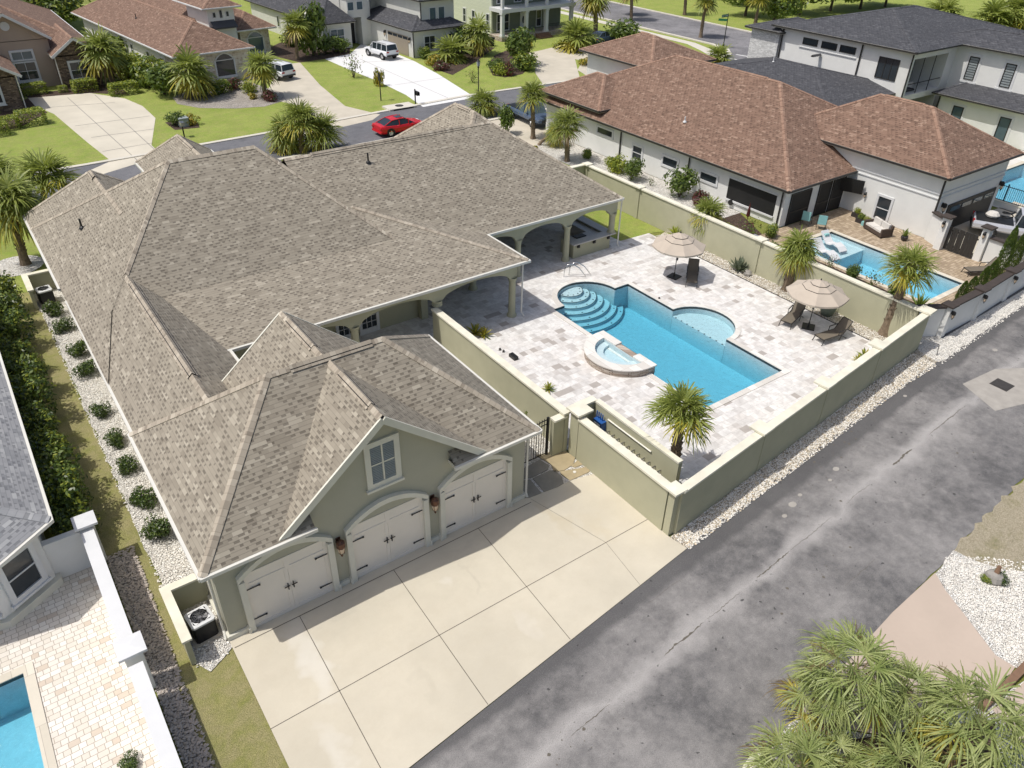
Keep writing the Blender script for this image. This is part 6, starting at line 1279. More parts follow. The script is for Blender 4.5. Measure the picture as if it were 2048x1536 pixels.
# across the street: clipped hedges, beds and trees
def hedge_mesh():
    rnd = random.Random(8); m = MB()
    for i in range(1100):
        ax = rnd.choice((0, 0, 1, 1, 2, 2, 2)); q = Vector((rnd.uniform(-.5, .5), rnd.uniform(-.5, .5), rnd.uniform(0, 1))); 
        if ax == 0: q.x = rnd.choice((-.5, .5))
        elif ax == 1: q.y = rnd.choice((-.5, .5))
        else: q.z = 1
        q += Vector((rnd.gauss(0, .03), rnd.gauss(0, .03), rnd.gauss(0, .03))); n = Vector((rnd.gauss(0, 1), rnd.gauss(0, 1), 1)).normalized(); u = n.cross(Vector((1, .3, .2))).normalized(); v = n.cross(u); l = .06; m.face([q-u*l, q-v*l*.6, q+u*l, q+v*l*.6], 1 if rnd.random() < .4 else 0)
    return m.mesh('hedge_foliage', [MT['leafl'], MT['leafm']])
HMSH = hedge_mesh()
def hedge(px, py, w, d, h, label): p = G(px, py); t = thing('clipped_hedge', label, 'hedge', (p.x, p.y, 0), .1, 'clipped hedges by the taupe house'); o = bpy.data.objects.new('foliage', HMSH); _link(o, t); o.scale = (w, d, h)
for a in ((70, 188, 2.2, 1.2, 1.0, 'long clipped hedge below the tall white window'), (172, 182, 2.2, 1.4, 1.1, 'clipped hedge below the stone gable window'), (250, 188, 2.6, 1.3, 1.1, 'clipped hedge at the right end of the driveway'), (66, 248, 2.2, 1.6, 1.2, 'clipped hedge nearest the left stone wing'), (18, 258, 1.6, 1.3, 1.0, 'clipped hedge at the left edge of the frame'), (127, 184, .8, .8, .6, 'small clipped ball left of the stone gable window'), (3, 270, 1.3, 1.2, 1.0, 'clipped hedge cut off by the left edge')): hedge(*a)
for px, py, s, k, lab, h in ((260, 160, 2.6, 'lime', 'large bright bush right of the palm at the stone gable', 2.6), (300, 175, 2.4, 'green', 'large leafy bush along the side of the limestone house', 2.6), (330, 190, 2.2, 'green2', 'dark bush at the corner of the rock bed', 2.2), (235, 120, 2.2, 'green', 'bush between the two left houses', 2.4), (410, 195, 1.0, 'green2', 'dark shrub beneath the arched window', 1.2), (440, 188, 1.4, 'green', 'olive green shrub under the arched window', 1.2), (468, 180, 1.1, 'red', 'reddish shrub at the limestone corner', 1.0), (500, 185, .9, 'lime', 'lime shrub in the rock bed', 1.0), (505, 198, .6, 'yellow', 'yellow plant in the rock bed', .6), (350, 250, 1.0, 'green2', 'green shrub beside the lawn utility box', .8), (382, 248, .9, 'yellow', 'yellow shrub beside the lawn utility box', .9), (540, 200, 1.0, 'red', 'dark shrub at the foot of the rock bed palm', .9),
    (630, 112, 2.0, 'flower', 'white flowering tree beside the charcoal roofed house', 4.2), (650, 108, 1.5, 'green2', 'dark low shrub under the front window', 1.4), (680, 104, 1.6, 'green2', 'dark shrub row by the dark entry', 1.3), (590, 92, 1.6, 'green', 'yellow green shrub behind the palm trunk', 1.4), (708, 156, 1.1, 'sparse', 'bare shrub on the lawn strip between driveways', 1.9), (757, 172, .7, 'yellow', 'small yellow tree behind the black post', 1.8), (850, 118, .8, 'green', 'small shrub below the white framed window', 1.2), (870, 130, 1.2, 'yellow', 'orange yellow shrub in the mulch bed', 1.2), (885, 140, 1.1, 'red', 'burgundy shrub in the mulch bed', .9), (935, 105, 2.0, 'green2', 'dark shrub behind the yellow skirted palm', 2.2), (990, 145, 1.2, 'green2', 'round shrub at the left of the island bed', 1.1), (1005, 150, 1.1, 'lime', 'lime shrub in the island bed', 1.1), (1018, 150, .8, 'red', 'dark red cordyline in the island bed', 1.3), (1035, 130, 2.2, 'green2', 'tall dark hedge block in the island bed', 3.0), (1050, 140, 1.6, 'green', 'round dark green shrub at the right of the island bed', 1.7), (1048, 95, 1.2, 'yellow', 'orange bromeliad like shrub before the porch', 1.2), (1130, 96, 1.6, 'lime', 'low lime shrub right of the porch steps', .9), (1240, 85, 2.4, 'green2', 'dark round shrub above the brown roof by the drive', 2.0), (1180, 90, 1.4, 'green', 'green shrub behind the palmetto', 1.1), (945, 165, .8, 'sparse', 'small shrub behind the street lamp', 1.0), (1175, 130, 1.2, 'yellow', 'yellow green ornamental grass in the drive island', .9)):
    p = G(px, py); bush(p.x, p.y, s, lab, k, h)
def tree(px, py, h, r, label, kind='oak'):
    p = G(px, py); t = thing('tree', label, 'tree', (p.x, p.y, 0), px*.37, 'broad trees in the distance'); m = MB(); rnd = random.Random(px)
    m.tube([(0, 0, 0), (.1, 0, h*.3), (0, .1, h*.55)], [.25, .18, .12], 7)
    for k in range(5): a = k*1.26; m.tube([(0, .05, h*.35), (r*.4*math.cos(a), r*.4*math.sin(a), h*.6), (r*.7*math.cos(a), r*.7*math.sin(a), h*.75)], [.11, .07, .03], 5)
    m.build('trunk', MT['barkd'], t, world=False); o = bpy.data.objects.new('crown', BM[kind]); _link(o, t); o.scale = (r*1.15, r*1.15, h*.72); o.location = (0, 0, h*.22); return t
for i, (px, py, h, r, lab) in enumerate(((1490, 32, 7, 5, 'leftmost broad tree behind the charcoal roof'), (1545, 52, 6, 5, 'broad bush-like tree touching the charcoal roof corner'), (1600, 30, 8, 6, 'broad tree behind the charcoal roof, third from the left'), (1660, 22, 8, 6, 'broad tree behind the charcoal roof, fourth from the left'), (1720, 18, 8, 6, 'broad tree behind the charcoal roof, fifth from the left'), (1770, 14, 7, 6, 'rightmost broad tree behind the charcoal roof ridge'), (1420, -10, 9, 7, 'distant tree past the park lawn at the top edge'), (1210, -14, 9, 6, 'distant tree past the side street at the top edge'), (100, 65, 6, 5, 'dark tree between the two left houses, nearer'), (130, 45, 7, 5.5, 'dark tree between the two left houses, farther'), (75, 25, 7, 5, 'dark tree behind the taupe roof'), (1500, 12, 7, 5, 'tree at the top edge behind the leaning palm trunk'), (520, 5, 7, 4, 'dark tree between brown and charcoal roofs at the top edge'))): tree(px, py, h, r, lab)
bush(*tuple(G(1880, 1180+150)[:2]), .01, 'tiny shrub', 'sparse') if False else None
# foreground right: sandy lawn, gravel, pinkish driveway, pot of stones
sheet('sandy_lawn', wob(tuple(G(1900, 1100)[:2]), tuple(G(2100, 905)[:2]), 30, .12, 31)+[(60, 9.0), (60, 2), tuple(G(2100, 1150)[:2]), tuple(G(2010, 1140)[:2]), tuple(G(1950, 1125)[:2])], .012, 'sandy')
sheet('foreground_gravel', wob(tuple(G(1868, 1150)[:2]), tuple(G(1905, 1100)[:2]), 5, .05, 30)+px_poly([(1950, 1122), (2010, 1140), (2120, 1150), (2160, 1400), (2030, 1335), (1990, 1310), (1960, 1270), (1925, 1225), (1890, 1180)]), .016, 'gravelw')
def f7():
    while 1:
        x, y = random.uniform(1890, 2048), random.uniform(1115, 1320)
        if y > 1105+(x-1890)*.12 and x > 1880+(y-1150)*.85-8: q = G(x, y); return q.x, q.y
stones('foreground_stones', [(1, f7)], 2600, .015, .04, 'stonew', 33)
sheet('pinkish_driveway', px_poly([(1870, 1146), (1785, 1225), (1700, 1318), (1610, 1412), (1590, 1436), (1640, 1450), (1760, 1470), (1990, 1395), (2030, 1335), (1990, 1310), (1925, 1225), (1890, 1180)]), .018, 'concretep')
sheet('foreground_bed', px_poly([(1588, 1438), (1500, 1540), (1380, 1660), (1700, 1800), (2300, 1700), (2300, 1300), (2100, 1330), (1990, 1398), (1760, 1472), (1640, 1452)]), .008, 'gravelw')
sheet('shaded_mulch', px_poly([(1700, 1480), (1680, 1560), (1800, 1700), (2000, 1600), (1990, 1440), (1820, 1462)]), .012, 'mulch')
q = px_poly([(1484, 1536), (1512, 1497), (1540, 1520), (1506, 1570)]); b = MB(); b.prism(q, 0, .09); tag(b.build('stone_slab', MT['cap']), 'small white slab at the alley edge under the bottom palmetto', 'slab')
wd = thing('timber_edging', 'brown timber and stone edging at the lower right corner', 'edging', tuple(G(2020, 1370))); pp = [G(1960, 1420), G(2010, 1375), G(2060, 1325), G(2110, 1270)]
b = MB(); [b.bar(a+Vector((0, 0, .1)), c+Vector((0, 0, .1)), .22, .24) for a, c in zip(pp[:-1], pp[1:])]; b.build('timber', MT['copper'], wd)
sheet('lower_patio', px_poly([(1985, 1420), (2120, 1300), (2300, 1400), (2100, 1560)]), .022, 'concretep')
p = G(1985, 1160); t = thing('stone_cairn', 'mossy stone cluster with a cut stump in the white gravel', 'garden feature', (p.x, p.y, 0)); b = MB(); b.lathe([(.0, 0), (.3, 0), (.34, .12), (.26, .3), (0, .38)], (p.x, p.y, 0), 10); b.build('stones', MT['rock'], t); b = MB(); b.tube([(p.x+.05, p.y, .3), (p.x+.1, p.y+.02, .62)], [.1, .07], 8); b.build('stump', MT['copper'], t)
bush(p.x+.15, p.y-.15, .38, 'dark green ground plant around the mossy stones', 'holly', .3); bush(p.x-.3, p.y+.1, .22, 'small green tuft left of the mossy stones', 'green', .2)
p = G(1845, 1475); spiky(p.x, p.y, .9, 'rusty orange grass clump under the big palmetto', 60, ('leafo', 'palm3'), .012, 85, 10, sag=.6)
p = G(262, 1534); bush(p.x, p.y, .35, 'dark weed tuft at the bottom edge of the left terrace', 'holly2', .3)
# ================================================================ vehicles and furniture
def car(name, label, loc, rz, L, W, H, paint, kind='suv', glassm='carglass'):
    """+x is forward. profile stations: (x, z_bottom, z_shoulder, z_roof or None, half width factor)"""
    t = thing(name, label, {'suv': 'SUV', 'coupe': 'car', 'pickup': 'pickup truck'}[kind], loc, rz)
    h = W/2; gl = .28 if kind != 'coupe' else .18
    if kind == 'suv': st = [(-.5, .42, .62, .9), (-.495, .30, .60, .96), (-.44, .27, .60, 1), (-.2, .26, .59, 1), (.15, .26, .58, 1), (.30, .27, .56, 1), (.44, .28, .52, .97), (.485, .32, .47, .88), (.5, .36, .42, .8)]
    elif kind == 'coupe': st = [(-.5, .42, .66, .84), (-.49, .26, .70, .92), (-.42, .22, .70, .99), (-.2, .20, .66, 1), (.12, .20, .64, 1), (.28, .20, .62, 1), (.42, .22, .54, .95), (.48, .26, .46, .84), (.5, .32, .40, .74)]
    else: st = [(-.5, .32, .55, .97), (-.495, .28, .56, 1), (-.3, .28, .56, 1), (-.05, .28, .56, 1), (.2, .28, .56, 1), (.3, .28, .57, 1), (.44, .28, .55, .98), (.49, .3, .5, .92), (.5, .34, .44, .88)]
    b = MB(); rows = []
    for x, zb_, zs, wf in st:
        w = h*wf; a, c = zb_*H, zs*H
        rows.append([(x*L, -w*.86, a), (x*L, -w, a+(c-a)*.25), (x*L, -w, a+(c-a)*.7), (x*L, -w*.93, c-.02), (x*L, -w*.8, c+.02), (x*L, 0, c+.045), (x*L, w*.8, c+.02), (x*L, w*.93, c-.02), (x*L, w, a+(c-a)*.7), (x*L, w, a+(c-a)*.25), (x*L, w*.86, a)])
    b.grid(rows, 0, True); b.face(rows[0][::-1]); b.face(rows[-1])
    body = b.build('body', MT[paint], t, world=False, smooth=False)
    # cabin
    if kind == 'suv': cab = [(-.49, .60, .8, .86), (-.455, .97, .7, .74), (-.2, 1.0, .73, .77), (.08, .98, .73, .77), (.13, .95, .72, .76), (.27, .57, .82, .86)]
    elif kind == 'coupe': cab = [(-.44, .68, .78, .8), (-.24, .96, .62, .64), (-.08, 1.0, .64, .66), (.04, .98, .64, .66), (.24, .62, .8, .84)]
    else: cab = [(-.085, .56, .84, .9), (-.06, .97, .72, .78), (.0, 1.0, .74, .8), (.13, .99, .74, .8), (.17, .95, .73, .78), (.27, .56, .86, .9)]
    zs = .56*H if kind != 'coupe' else .64*H
    c = MB(); g = MB(); n = len(cab)
    top = [(x*L, z*H, w*h) for x, z, w, _ in cab]
    c.grid([[(x, -w, z), (x, 0, z+.02), (x, w, z)] for x, z, w in top[1:-1]], 0)
    bw = .93*h; side_lo = [(cab[0][0]*L, zs)] + [(x*L, zs) for x, *_ in cab[1:-1]] + [(cab[-1][0]*L, zs)]
    for s in (-1, 1):
        for i in range(n-1):
            (x0, z0, w0), (x1, z1, w1) = top[i], top[i+1]
            a = (x0, s*(w0 if z0 > zs+.05 else bw*.92), max(z0, zs)); d = (x1, s*(w1 if z1 > zs+.05 else bw*.92), max(z1, zs)); lo0 = (x0, s*bw*.95, zs-.01); lo1 = (x1, s*bw*.95, zs-.01)
            q = [lo0, lo1, d, a] if s < 0 else [a, d, lo1, lo0]; g.face(q)
        for x in ((-.27, -.07, .13) if kind == 'suv' else (-.1, .1) if kind == 'coupe' else (.05, .16)):
            c.bar((x*L, s*(bw*.965), zs), (x*L, s*(.76*h+.015), H*.965), .05, .07)
        for i in range(n-1):
            (x0, z0, w0), (x1, z1, w1) = top[i], top[i+1]; c.bar((x0, s*(w0+.01), z0), (x1, s*(w1+.01), z1), .06, .05)
    for i in (0, n-2):
        (x0, z0, w0), (x1, z1, w1) = top[i], top[i+1]; g.face([(x0, -w0, z0), (x0, w0, z0), (x1, w1, z1), (x1, -w1, z1)][::-1])
    c.build('roof', MT[paint], t, world=False); g.build('windows', MT[glassm], t, world=False)
    wr = .36 if kind == 'coupe' else .40
    for sx, xx in ((1, .31), (-1, -.31)):
        for s in (-1, 1):
            wb = MB(); c0 = Vector((xx*L, s*(h-.13), wr))
            ring = lambda r, y: [(c0.x+r*math.cos(k*math.pi/9), c0.y+y, c0.z+r*math.sin(k*math.pi/9)) for k in range(18)]
            wb.grid([ring(wr*.6, s*.135), ring(wr*.92, s*.145), ring(wr, s*.11), ring(wr, -s*.11), ring(wr*.6, -s*.11)], 0, True); wh = wb.build('wheel', MT['tyre'], t, world=False)
            rb = MB(); rb.face(ring(wr*.6, s*.12)[::(1 if s < 0 else -1)]); 
            for k in range(5): rb.bar((c0.x, c0.y+s*.135, c0.z), (c0.x+wr*.58*math.cos(k*1.257), c0.y+s*.135, c0.z+wr*.58*math.sin(k*1.257)), .07, .03)
            rb.build('rim', MT['rim'], wh, world=False)
            ab = MB(); 
            for k in range(9):
                a0 = math.radians(-8+k*19.6); a1 = math.radians(-8+(k+1)*19.6); ab.bar((c0.x+wr*1.1*math.cos(a0), s*(h-.02), c0.z+wr*1.1*math.sin(a0)), (c0.x+wr*1.1*math.cos(a1), s*(h-.02), c0.z+wr*1.1*math.sin(a1)), .09, .07)
            ab.build('wheel_arch', MT['black'], t, world=False)
    for s in (-1, 1):
        lb = MB(); lb.box((-.507*L, s*h*.72-.16, .50*H), (-.488*L, s*h*.72+.16, .58*H)); lb.build('tail_light', MT['taillight'], t, world=False)
        lb = MB(); lb.box((.465*L, s*h*.68-.18, .42*H), (.496*L, s*h*.68+.18, .48*H)); lb.build('headlight', MT['headlight'], t, world=False)
        lb = MB(); lb.box((.16*L, s*(h+.02)-.09, .58*H), (.19*L, s*(h+.02)+.09, .65*H)); lb.build('mirror', MT[paint], t, world=False)
    lb = MB(); lb.box((-.512*L, -h*.85, .26*H), (-.49*L, h*.85, .36*H)); lb.build('rear_bumper', MT['black' if kind != 'coupe' else paint], t, world=False)
    lb = MB(); lb.box((.49*L, -h*.5, .30*H), (.508*L, h*.5, .44*H)); lb.build('grille', MT['black'], t, world=False)
    if kind == 'suv':
        lb = MB(); [lb.bar((-.42*L, s*h*.66, H+.04), (.08*L, s*h*.66, H+.03), .04, .05) for s in (-1, 1)]; lb.build('roof_rack', MT['steel'], t, world=False)
    if kind == 'pickup':
        lb = MB(); lb.box((-.48*L, -h*.84, .585*H), (-.10*L, h*.84, .592*H)); lb.build('truck_bed', MT['black'], t, world=False)
    if kind == 'coupe':
        lb = MB(); lb.box((-.1*L, -.35, H+.005), (.02*L, .35, H+.03)); lb.build('sunroof', MT['carglass'], t, world=False)
    return t
car('parked_car', 'red car parked on the street behind the tan roof', (33.2, 63.15, 0), math.radians(2), 4.7, 1.95, 1.38, 'red', 'coupe')
car('parked_suv', 'white SUV on the bright driveway by the garage', (46.3, 91.7, 0), math.radians(97), 4.9, 1.95, 1.82, 'carwhite', 'suv')
car('parked_suv', 'white SUV half hidden behind the rock bed palm', (31.4, 88.6, 0), math.radians(106), 5.1, 2.0, 1.7, 'carwhite', 'suv')
car('parked_pickup', 'slate blue pickup facing the alley beside the brown-roofed house', (45.2, 59.5, 0), math.radians(-93), 5.6, 2.0, 1.9, 'carblue', 'pickup', 'glassblue')
car('parked_car', 'dark blue car just showing above the small brown roof', (76.3, 84.6, 0), math.radians(15), 4.6, 1.9, 1.45, 'carblue', 'coupe')
pk = car('parked_pickup', 'silver pickup with loaded black bed at the right edge', (56.9, 19.4, 0), math.radians(-62), 6.0, 2.05, 1.95, 'carsilver', 'pickup')
tt = WM[pk.name]; b = MB(); c = tt @ Vector((-1.9, .2, 1.2)); b.lathe([(.0, 0), (.42, 0), (.46, .12), (.3, .3), (0, .36)], c, 9); tag(b.build('white_sack', MT['cushion']), 'white sack in the bed of the silver pickup', 'sack'); b = MB(); c = tt @ Vector((-1.1, -.1, 1.25)); b.tube([c+Vector((.35*math.cos(a*.4), .35*math.sin(a*.4), .02*a)) for a in range(30)], .04, 6); tag(b.build('coiled_hose', MT['black']), 'coiled dark hose in the bed of the silver pickup', 'hose')
# umbrellas
def umbrella():
    t = thing('patio_umbrella', '', 'umbrella', (0, 0, 0), 0, 'taupe patio umbrellas'); R = 1.62
    def tier(r0, z0, r1, z1, name, th=.012, val=.10):
        b = MB(); n = 8; o0 = [(r0*math.cos(k*math.pi/4), r0*math.sin(k*math.pi/4), z0) for k in range(n)]; o1 = [(r1*math.cos(k*math.pi/4), r1*math.sin(k*math.pi/4), z1) for k in range(n)]
        for k in range(n):
            a, c, d, e = o0[k], o0[(k+1) % n], o1[(k+1) % n], o1[k]; S2 = 4
            for j in range(S2):
                for i in range(3):
                    def P_(u, v):
                        p = Vector(a).lerp(Vector(c), u); q = Vector(e).lerp(Vector(d), u); r = p.lerp(q, v); r.z -= .05*math.sin(math.pi*u)*(1-v)*r0*.7; return r
                    u0, u1, v0, v1 = j/S2, (j+1)/S2, i/3, (i+1)/3; b.face([P_(u0, v0), P_(u1, v0), P_(u1, v1), P_(u0, v1)])
            for j in range(S2):
                p = P_(j/S2, 0); q = P_((j+1)/S2, 0); b.face([p-Vector((0, 0, val)), q-Vector((0, 0, val)), q, p])
        return b.build(name, MT['canvas'], t, world=False)
    tier(R, 2.12, .78, 2.50, 'canopy'); tier(.86, 2.50, .42, 2.68, 'canopy_tier', val=.03); tier(.48, 2.70, .02, 2.86, 'canopy_top', val=.03)
    for r, z in ((.865, 2.47), (.485, 2.67)):
        b = MB(); pts = [(r*math.cos(k*math.pi/4), r*math.sin(k*math.pi/4), z) for k in range(9)]; [b.bar(p, q, .012, .03) for p, q in zip(pts[:-1], pts[1:])]; b.build('vent_edge', MT['black'], t, world=False)
    b = MB(); b.tube([(0, 0, .05), (0, 0, 2.86)], .024, 8); b.build('pole', MT['alum'], t, world=False)
    b = MB(); b.lathe([(0, 2.86), (.035, 2.88), (.035, 2.94), (0, 2.97)], (0, 0, 0), 8); b.build('finial', MT['black'], t, world=False)
    b = MB(); b.prism(rect(-.33, -.33, .33, .33), 0, .07); b.lathe([(.06, .07), (.045, .3), (.0, .3)], (0, 0, 0), 10); b.build('base', MT['black'], t, world=False)
    for k in range(8): b = MB(); a = k*math.pi/4; b.bar((0, 0, 2.80), (R*.98*math.cos(a), R*.98*math.sin(a), 2.08), .015, .02); b.build('rib', MT['alum'], t, world=False)
    b = MB(); b.box((.02, -.05, 1.1), (.1, .05, 1.25)); b.build('crank', MT['black'], t, world=False)
    return t
um = umbrella(); place(um, False, (32.94, 28.34, 0), .2, 'taupe octagonal umbrella on the pale deck nearest the house'); place(um, True, (34.7, 19.9, 0), .55, 'taupe octagonal umbrella between the pool and the leaning palm')
# sling chaise lounges
def chaise():
    t = thing('chaise_lounge', '', 'chaise lounge', (0, 0, 0), 0, 'grey sling chaise lounges')   # foot at -x, head at +x
    b = MB(); b.box((-1.25, -.29, .33), (.15, .29, .35)); 
    M = Matrix.Translation(Vector((.15, 0, .34))) @ Matrix.Rotation(math.radians(-52), 4, 'Y')
    b.build('seat', MT['mesh'], t, world=False); b = MB(); b.box((0, -.29, -.01), (.78, .29, .01), 0, M); b.build('backrest', MT['mesh'], t, world=False)
    b = MB()
    for s in (-1, 1): b.bar((-1.3, s*.31, .33), (.2, s*.31, .33), .035, .04); b.bar(M @ Vector((0, s*.31, 0)), M @ Vector((.8, s*.31, 0)), .035, .035)
    b.bar((-1.3, -.31, .33), (-1.3, .31, .33), .035, .035); b.bar(M @ Vector((.8, -.31, 0)), M @ Vector((.8, .31, 0)), .035, .035); b.build('frame', MT['alum'], t, world=False)
    for s in (-1, 1):
        b = MB(); b.bar((-1.2, s*.31, .33), (-1.34, s*.33, .0), .03, .04); b.build('leg', MT['alum'], t, world=False); b = MB(); b.bar((-.1, s*.31, .33), (.5, s*.33, .0), .03, .04); b.bar((.1, s*.31, .33), (-.1, s*.33, .0), .03, .04); b.build('leg', MT['alum'], t, world=False)
        b = MB(); b.bar((-.25, s*.34, .58), (.35, s*.34, .6), .05, .03); b.bar((-.25, s*.34, .33), (-.22, s*.34, .58), .03, .03); b.build('armrest', MT['alum'], t, world=False)
    return t
ch = chaise()
def aim(p, q): d = Vector(q)-Vector(p); return math.atan2(d.y, d.x)
place(ch, False, (33.75, 27.65, 0), math.radians(42), 'chaise lounge in the shade of the umbrella nearest the house')
place(ch, True, (34.85, 20.95, 0), math.radians(15), 'chaise lounge left of the second umbrella pole, back to the wall')
place(ch, True, (35.0, 18.4, 0), math.radians(-8), 'chaise lounge nearest the alley wall, seen from the side')
# small things on the deck
b = MB(); p = G(1027, 716); b.box((p.x-.12, p.y-.25, 0), (p.x+.12, p.y+.25, .18)); tag(b.build('deck_box', MT['black']), 'small black box on the deck behind the courtyard wall', 'box')
for i, (px, py) in enumerate(((1000, 700), (1007, 704), (1318, 598))): 
    p = G(px, py); b = MB(); b.lathe([(0, .14), (.06, .1), (.05, .02), (.08, 0)], (p.x, p.y, 0), 8); tag(b.build('deck_light', MT['iron']), ('left small dark deck fitting behind the courtyard wall', 'right small dark deck fitting behind the courtyard wall', 'small dark figurine on the far pool edge')[i], 'deck fitting')
# loveseat, planters and loungers at the neighbour's pool
sf = thing('wicker_loveseat', 'brown wicker loveseat with cream cushions against the white wall', 'loveseat', (49.6, 25.4, 0), math.radians(-110)); b = MB()
b.box((-.85, -.4, .08), (.85, .4, .32)); b.box((-.95, -.42, .08), (-.82, .42, .62)); b.box((.82, -.42, .08), (.95, .42, .62)); b.box((-.95, .36, .08), (.95, .5, .8)); b.build('frame', MT['wicker'], sf, world=False)
for s in (-1, 1): b = MB(); b.box((s*.4-.39, -.38, .33), (s*.4+.39, .22, .46)); b.build('seat_cushion', MT['cushion'], sf, world=False); b = MB(); b.box((s*.4-.38, .2, .46), (s*.4+.38, .36, .85)); b.build('back_cushion', MT['cushion'], sf, world=False)
def wave_lounger(x, y, rz, label):
    t = thing('pool_lounger', label, 'pool lounger', (x, y, 0), rz, 'white in-pool loungers'); b = MB(); pr = [(-1.0, -.1), (-.7, .12), (-.3, .22), (0, .05), (.3, .02), (.6, .25), (.95, .62)]
    for s in (-.3, .3): pass
    b.grid([[(x_, -.32, z_) for x_, z_ in pr], [(x_, .32, z_) for x_, z_ in pr]]); b.grid([[(x_, .32, z_-.07) for x_, z_ in pr], [(x_, -.32, z_-.07) for x_, z_ in pr]]); b.grid([[(x_, -.32, z_-.07) for x_, z_ in pr], [(x_, -.32, z_) for x_, z_ in pr]]); b.grid([[(x_, .32, z_) for x_, z_ in pr], [(x_, .32, z_-.07) for x_, z_ in pr]]); b.build('shell', MT['white'], t, world=False)
    if 'blue' in label: b = MB(); b.box((.62, -.18, .33), (.85, .18, .45)); b.build('headrest_pillow', MT['turq'], t, world=False)
wave_lounger(45.4, 25.9, math.radians(80), 'white wave lounger with blue pillow on the shallow pool shelf'); wave_lounger(43.9, 25.4, math.radians(80), 'plain white wave lounger on the shelf, nearest the curved palm')
for x, y, rz, lab in ((46.6, 29.0, 1.9, 'turquoise sling chair by the dark screen doors'), (46.9, 28.0, 2.2, 'turquoise sling chair with a striped towel, nearer the pool')):
    t = thing('sling_chair', lab, 'chair', (x, y, 0), rz, 'turquoise chairs'); b = MB(); b.box((-.28, -.25, .38), (.28, .25, .41)); b.build('seat', MT['turq'], t, world=False); b = MB(); b.box((-.28, .25, .41), (.28, .3, 1.05)); b.build('backrest', MT['turq'], t, world=False)
    for s in (-1, 1): b = MB(); b.bar((s*.3, -.3, 0), (s*.3, -.25, .6), .03, .03); b.bar((s*.3, .3, 0), (s*.3, .25, .6), .03, .03); b.bar((s*.3, -.27, .6), (s*.3, .27, .6), .03, .03); b.build('side_frame', MT['alum'], t, world=False)
for x, y, k, lab in ((51.0, 27.9, 'lime', 'planter box of yellow green flowers left of the loveseat'), (50.3, 27.1, 'green', 'second flower planter near the loveseat'), (50.1, 26.5, 'lime', 'lime plant in a turquoise pot beside the loveseat')):
    t = thing('planter', lab, 'planter', (x, y, 0), 0, 'planters by the white wall'); b = MB(); b.box((x-.25, y-.3, 0), (x+.25, y+.3, .28)); b.build('pot', MT['turq' if 'turq' in lab else 'pot'], t); o = bpy.data.objects.new('foliage', BM[k]); _link(o, t); o.scale = (.35, .35, .4); o.location = (0, 0, .25)
dl = copy_tree(ch); dl.location = (49.6, 17.9, 0); dl.rotation_euler = (0, 0, -.5); dl['label'] = 'dark chaise lounge on the tan pavers near the cypresses'; dl['group'] = 'dark poolside lounger'
spiky(50.0, 23.6, .6, 'spiky plant in a dark pot right of the loveseat', 20, ('leafm', 'palm1'), .04, 80, 20, 'potted plant', 'potted_plant', (.8, 'pot'))
for y, s in ((28.4, 1), (31.2, -1)): pass
t = thing('outdoor_grill', 'covered dark grill and blue bench behind the olive back wall', 'grill', (40.2, 29.2, 0)); b = MB(); b.box((39.5, 28.6, 0), (40.5, 29.9, .6)); b.build('cover', MT['rock'], t); b = MB(); b.box((40.6, 28.0, .35), (41.3, 29.2, .5)); b.build('bench', MT['carsilver'], t)
t = thing('closed_umbrella', 'folded dark red umbrella standing under the long black screen', 'umbrella', (43.2, 31.4, 0)); b = MB(); b.lathe([(.02, 0), (.02, .5), (.14, .6), (.1, 1.0), (.02, 1.5), (0, 1.6)], (43.2, 31.4, 0), 8); b.build('folded_canopy', MT['leafr'], t)
hr = thing('hose_reel', 'black hose reel on the white wall under the long screen', 'hose reel', (44.4, 34.0, 0)); b = MB(); b.lathe([(.0, -.06), (.2, -.06), (.2, .06), (0, .06)], (0, 0, 0), 12)
for i, v in enumerate(b.v): b.v[i] = Vector((44.42+v.z, 34.0+v.x, .45+v.y))
b.build('reel', MT['black'], hr)
b = MB(); p = G(1995, 770); b.tube([G(1990, 788)+Vector((0, 0, 0)), G(1990, 788)+Vector((.1, .3, .55))], .02, 6); 
q = G(1873, 712); b = MB(); b.tube([(q.x, q.y, 0), (q.x+.1, q.y+.1, .55)], .018, 6); tag(b.build('marker_rod', MT['black']), 'thin black rod standing in the white gravel at the white wall corner', 'rod')
# street furniture
def post_lamp(px, py, h, label, kind):
    p = G(px, py); t = thing('street_lamp' if kind == 'lamp' else 'sign_post', label, 'street lamp' if kind == 'lamp' else 'post', (p.x, p.y, 0)); b = MB(); b.lathe([(.12, 0), (.1, .3), (.055, .4), (.05, h)], (0, 0, 0), 10); b.build('pole', MT['black'], t, world=False)
    if kind == 'lamp':
        b = MB(); b.lathe([(.06, h), (.14, h+.08), (.18, h+.4), (.15, h+.5)], (0, 0, 0), 10); b.build('globe', MT['shutter'], t, world=False); b = MB(); b.lathe([(.2, h+.5), (.1, h+.62), (.02, h+.75), (0, h+.78)], (0, 0, 0), 10); b.lathe([(.08, h-.15), (.1, h), (.06, h+.02)], (0, 0, 0), 10); b.build('cap', MT['black'], t, world=False)
    return t
post_lamp(957, 196, 3.1, 'black street lamp with a pale glass head on the far verge', 'lamp')
p = G(762, 201); t = thing('sign_post', 'tall black post with a small sign on the lawn strip', 'post', (p.x, p.y, 0)); b = MB(); b.lathe([(.06, 0), (.05, 2.7), (.0, 2.75)], (0, 0, 0), 8); b.build('pole', MT['black'], t, world=False); b = MB(); b.box((-.05, -.2, 1.9), (.05, .2, 2.6)); b.build('sign_panel', MT['black'], t, world=False)
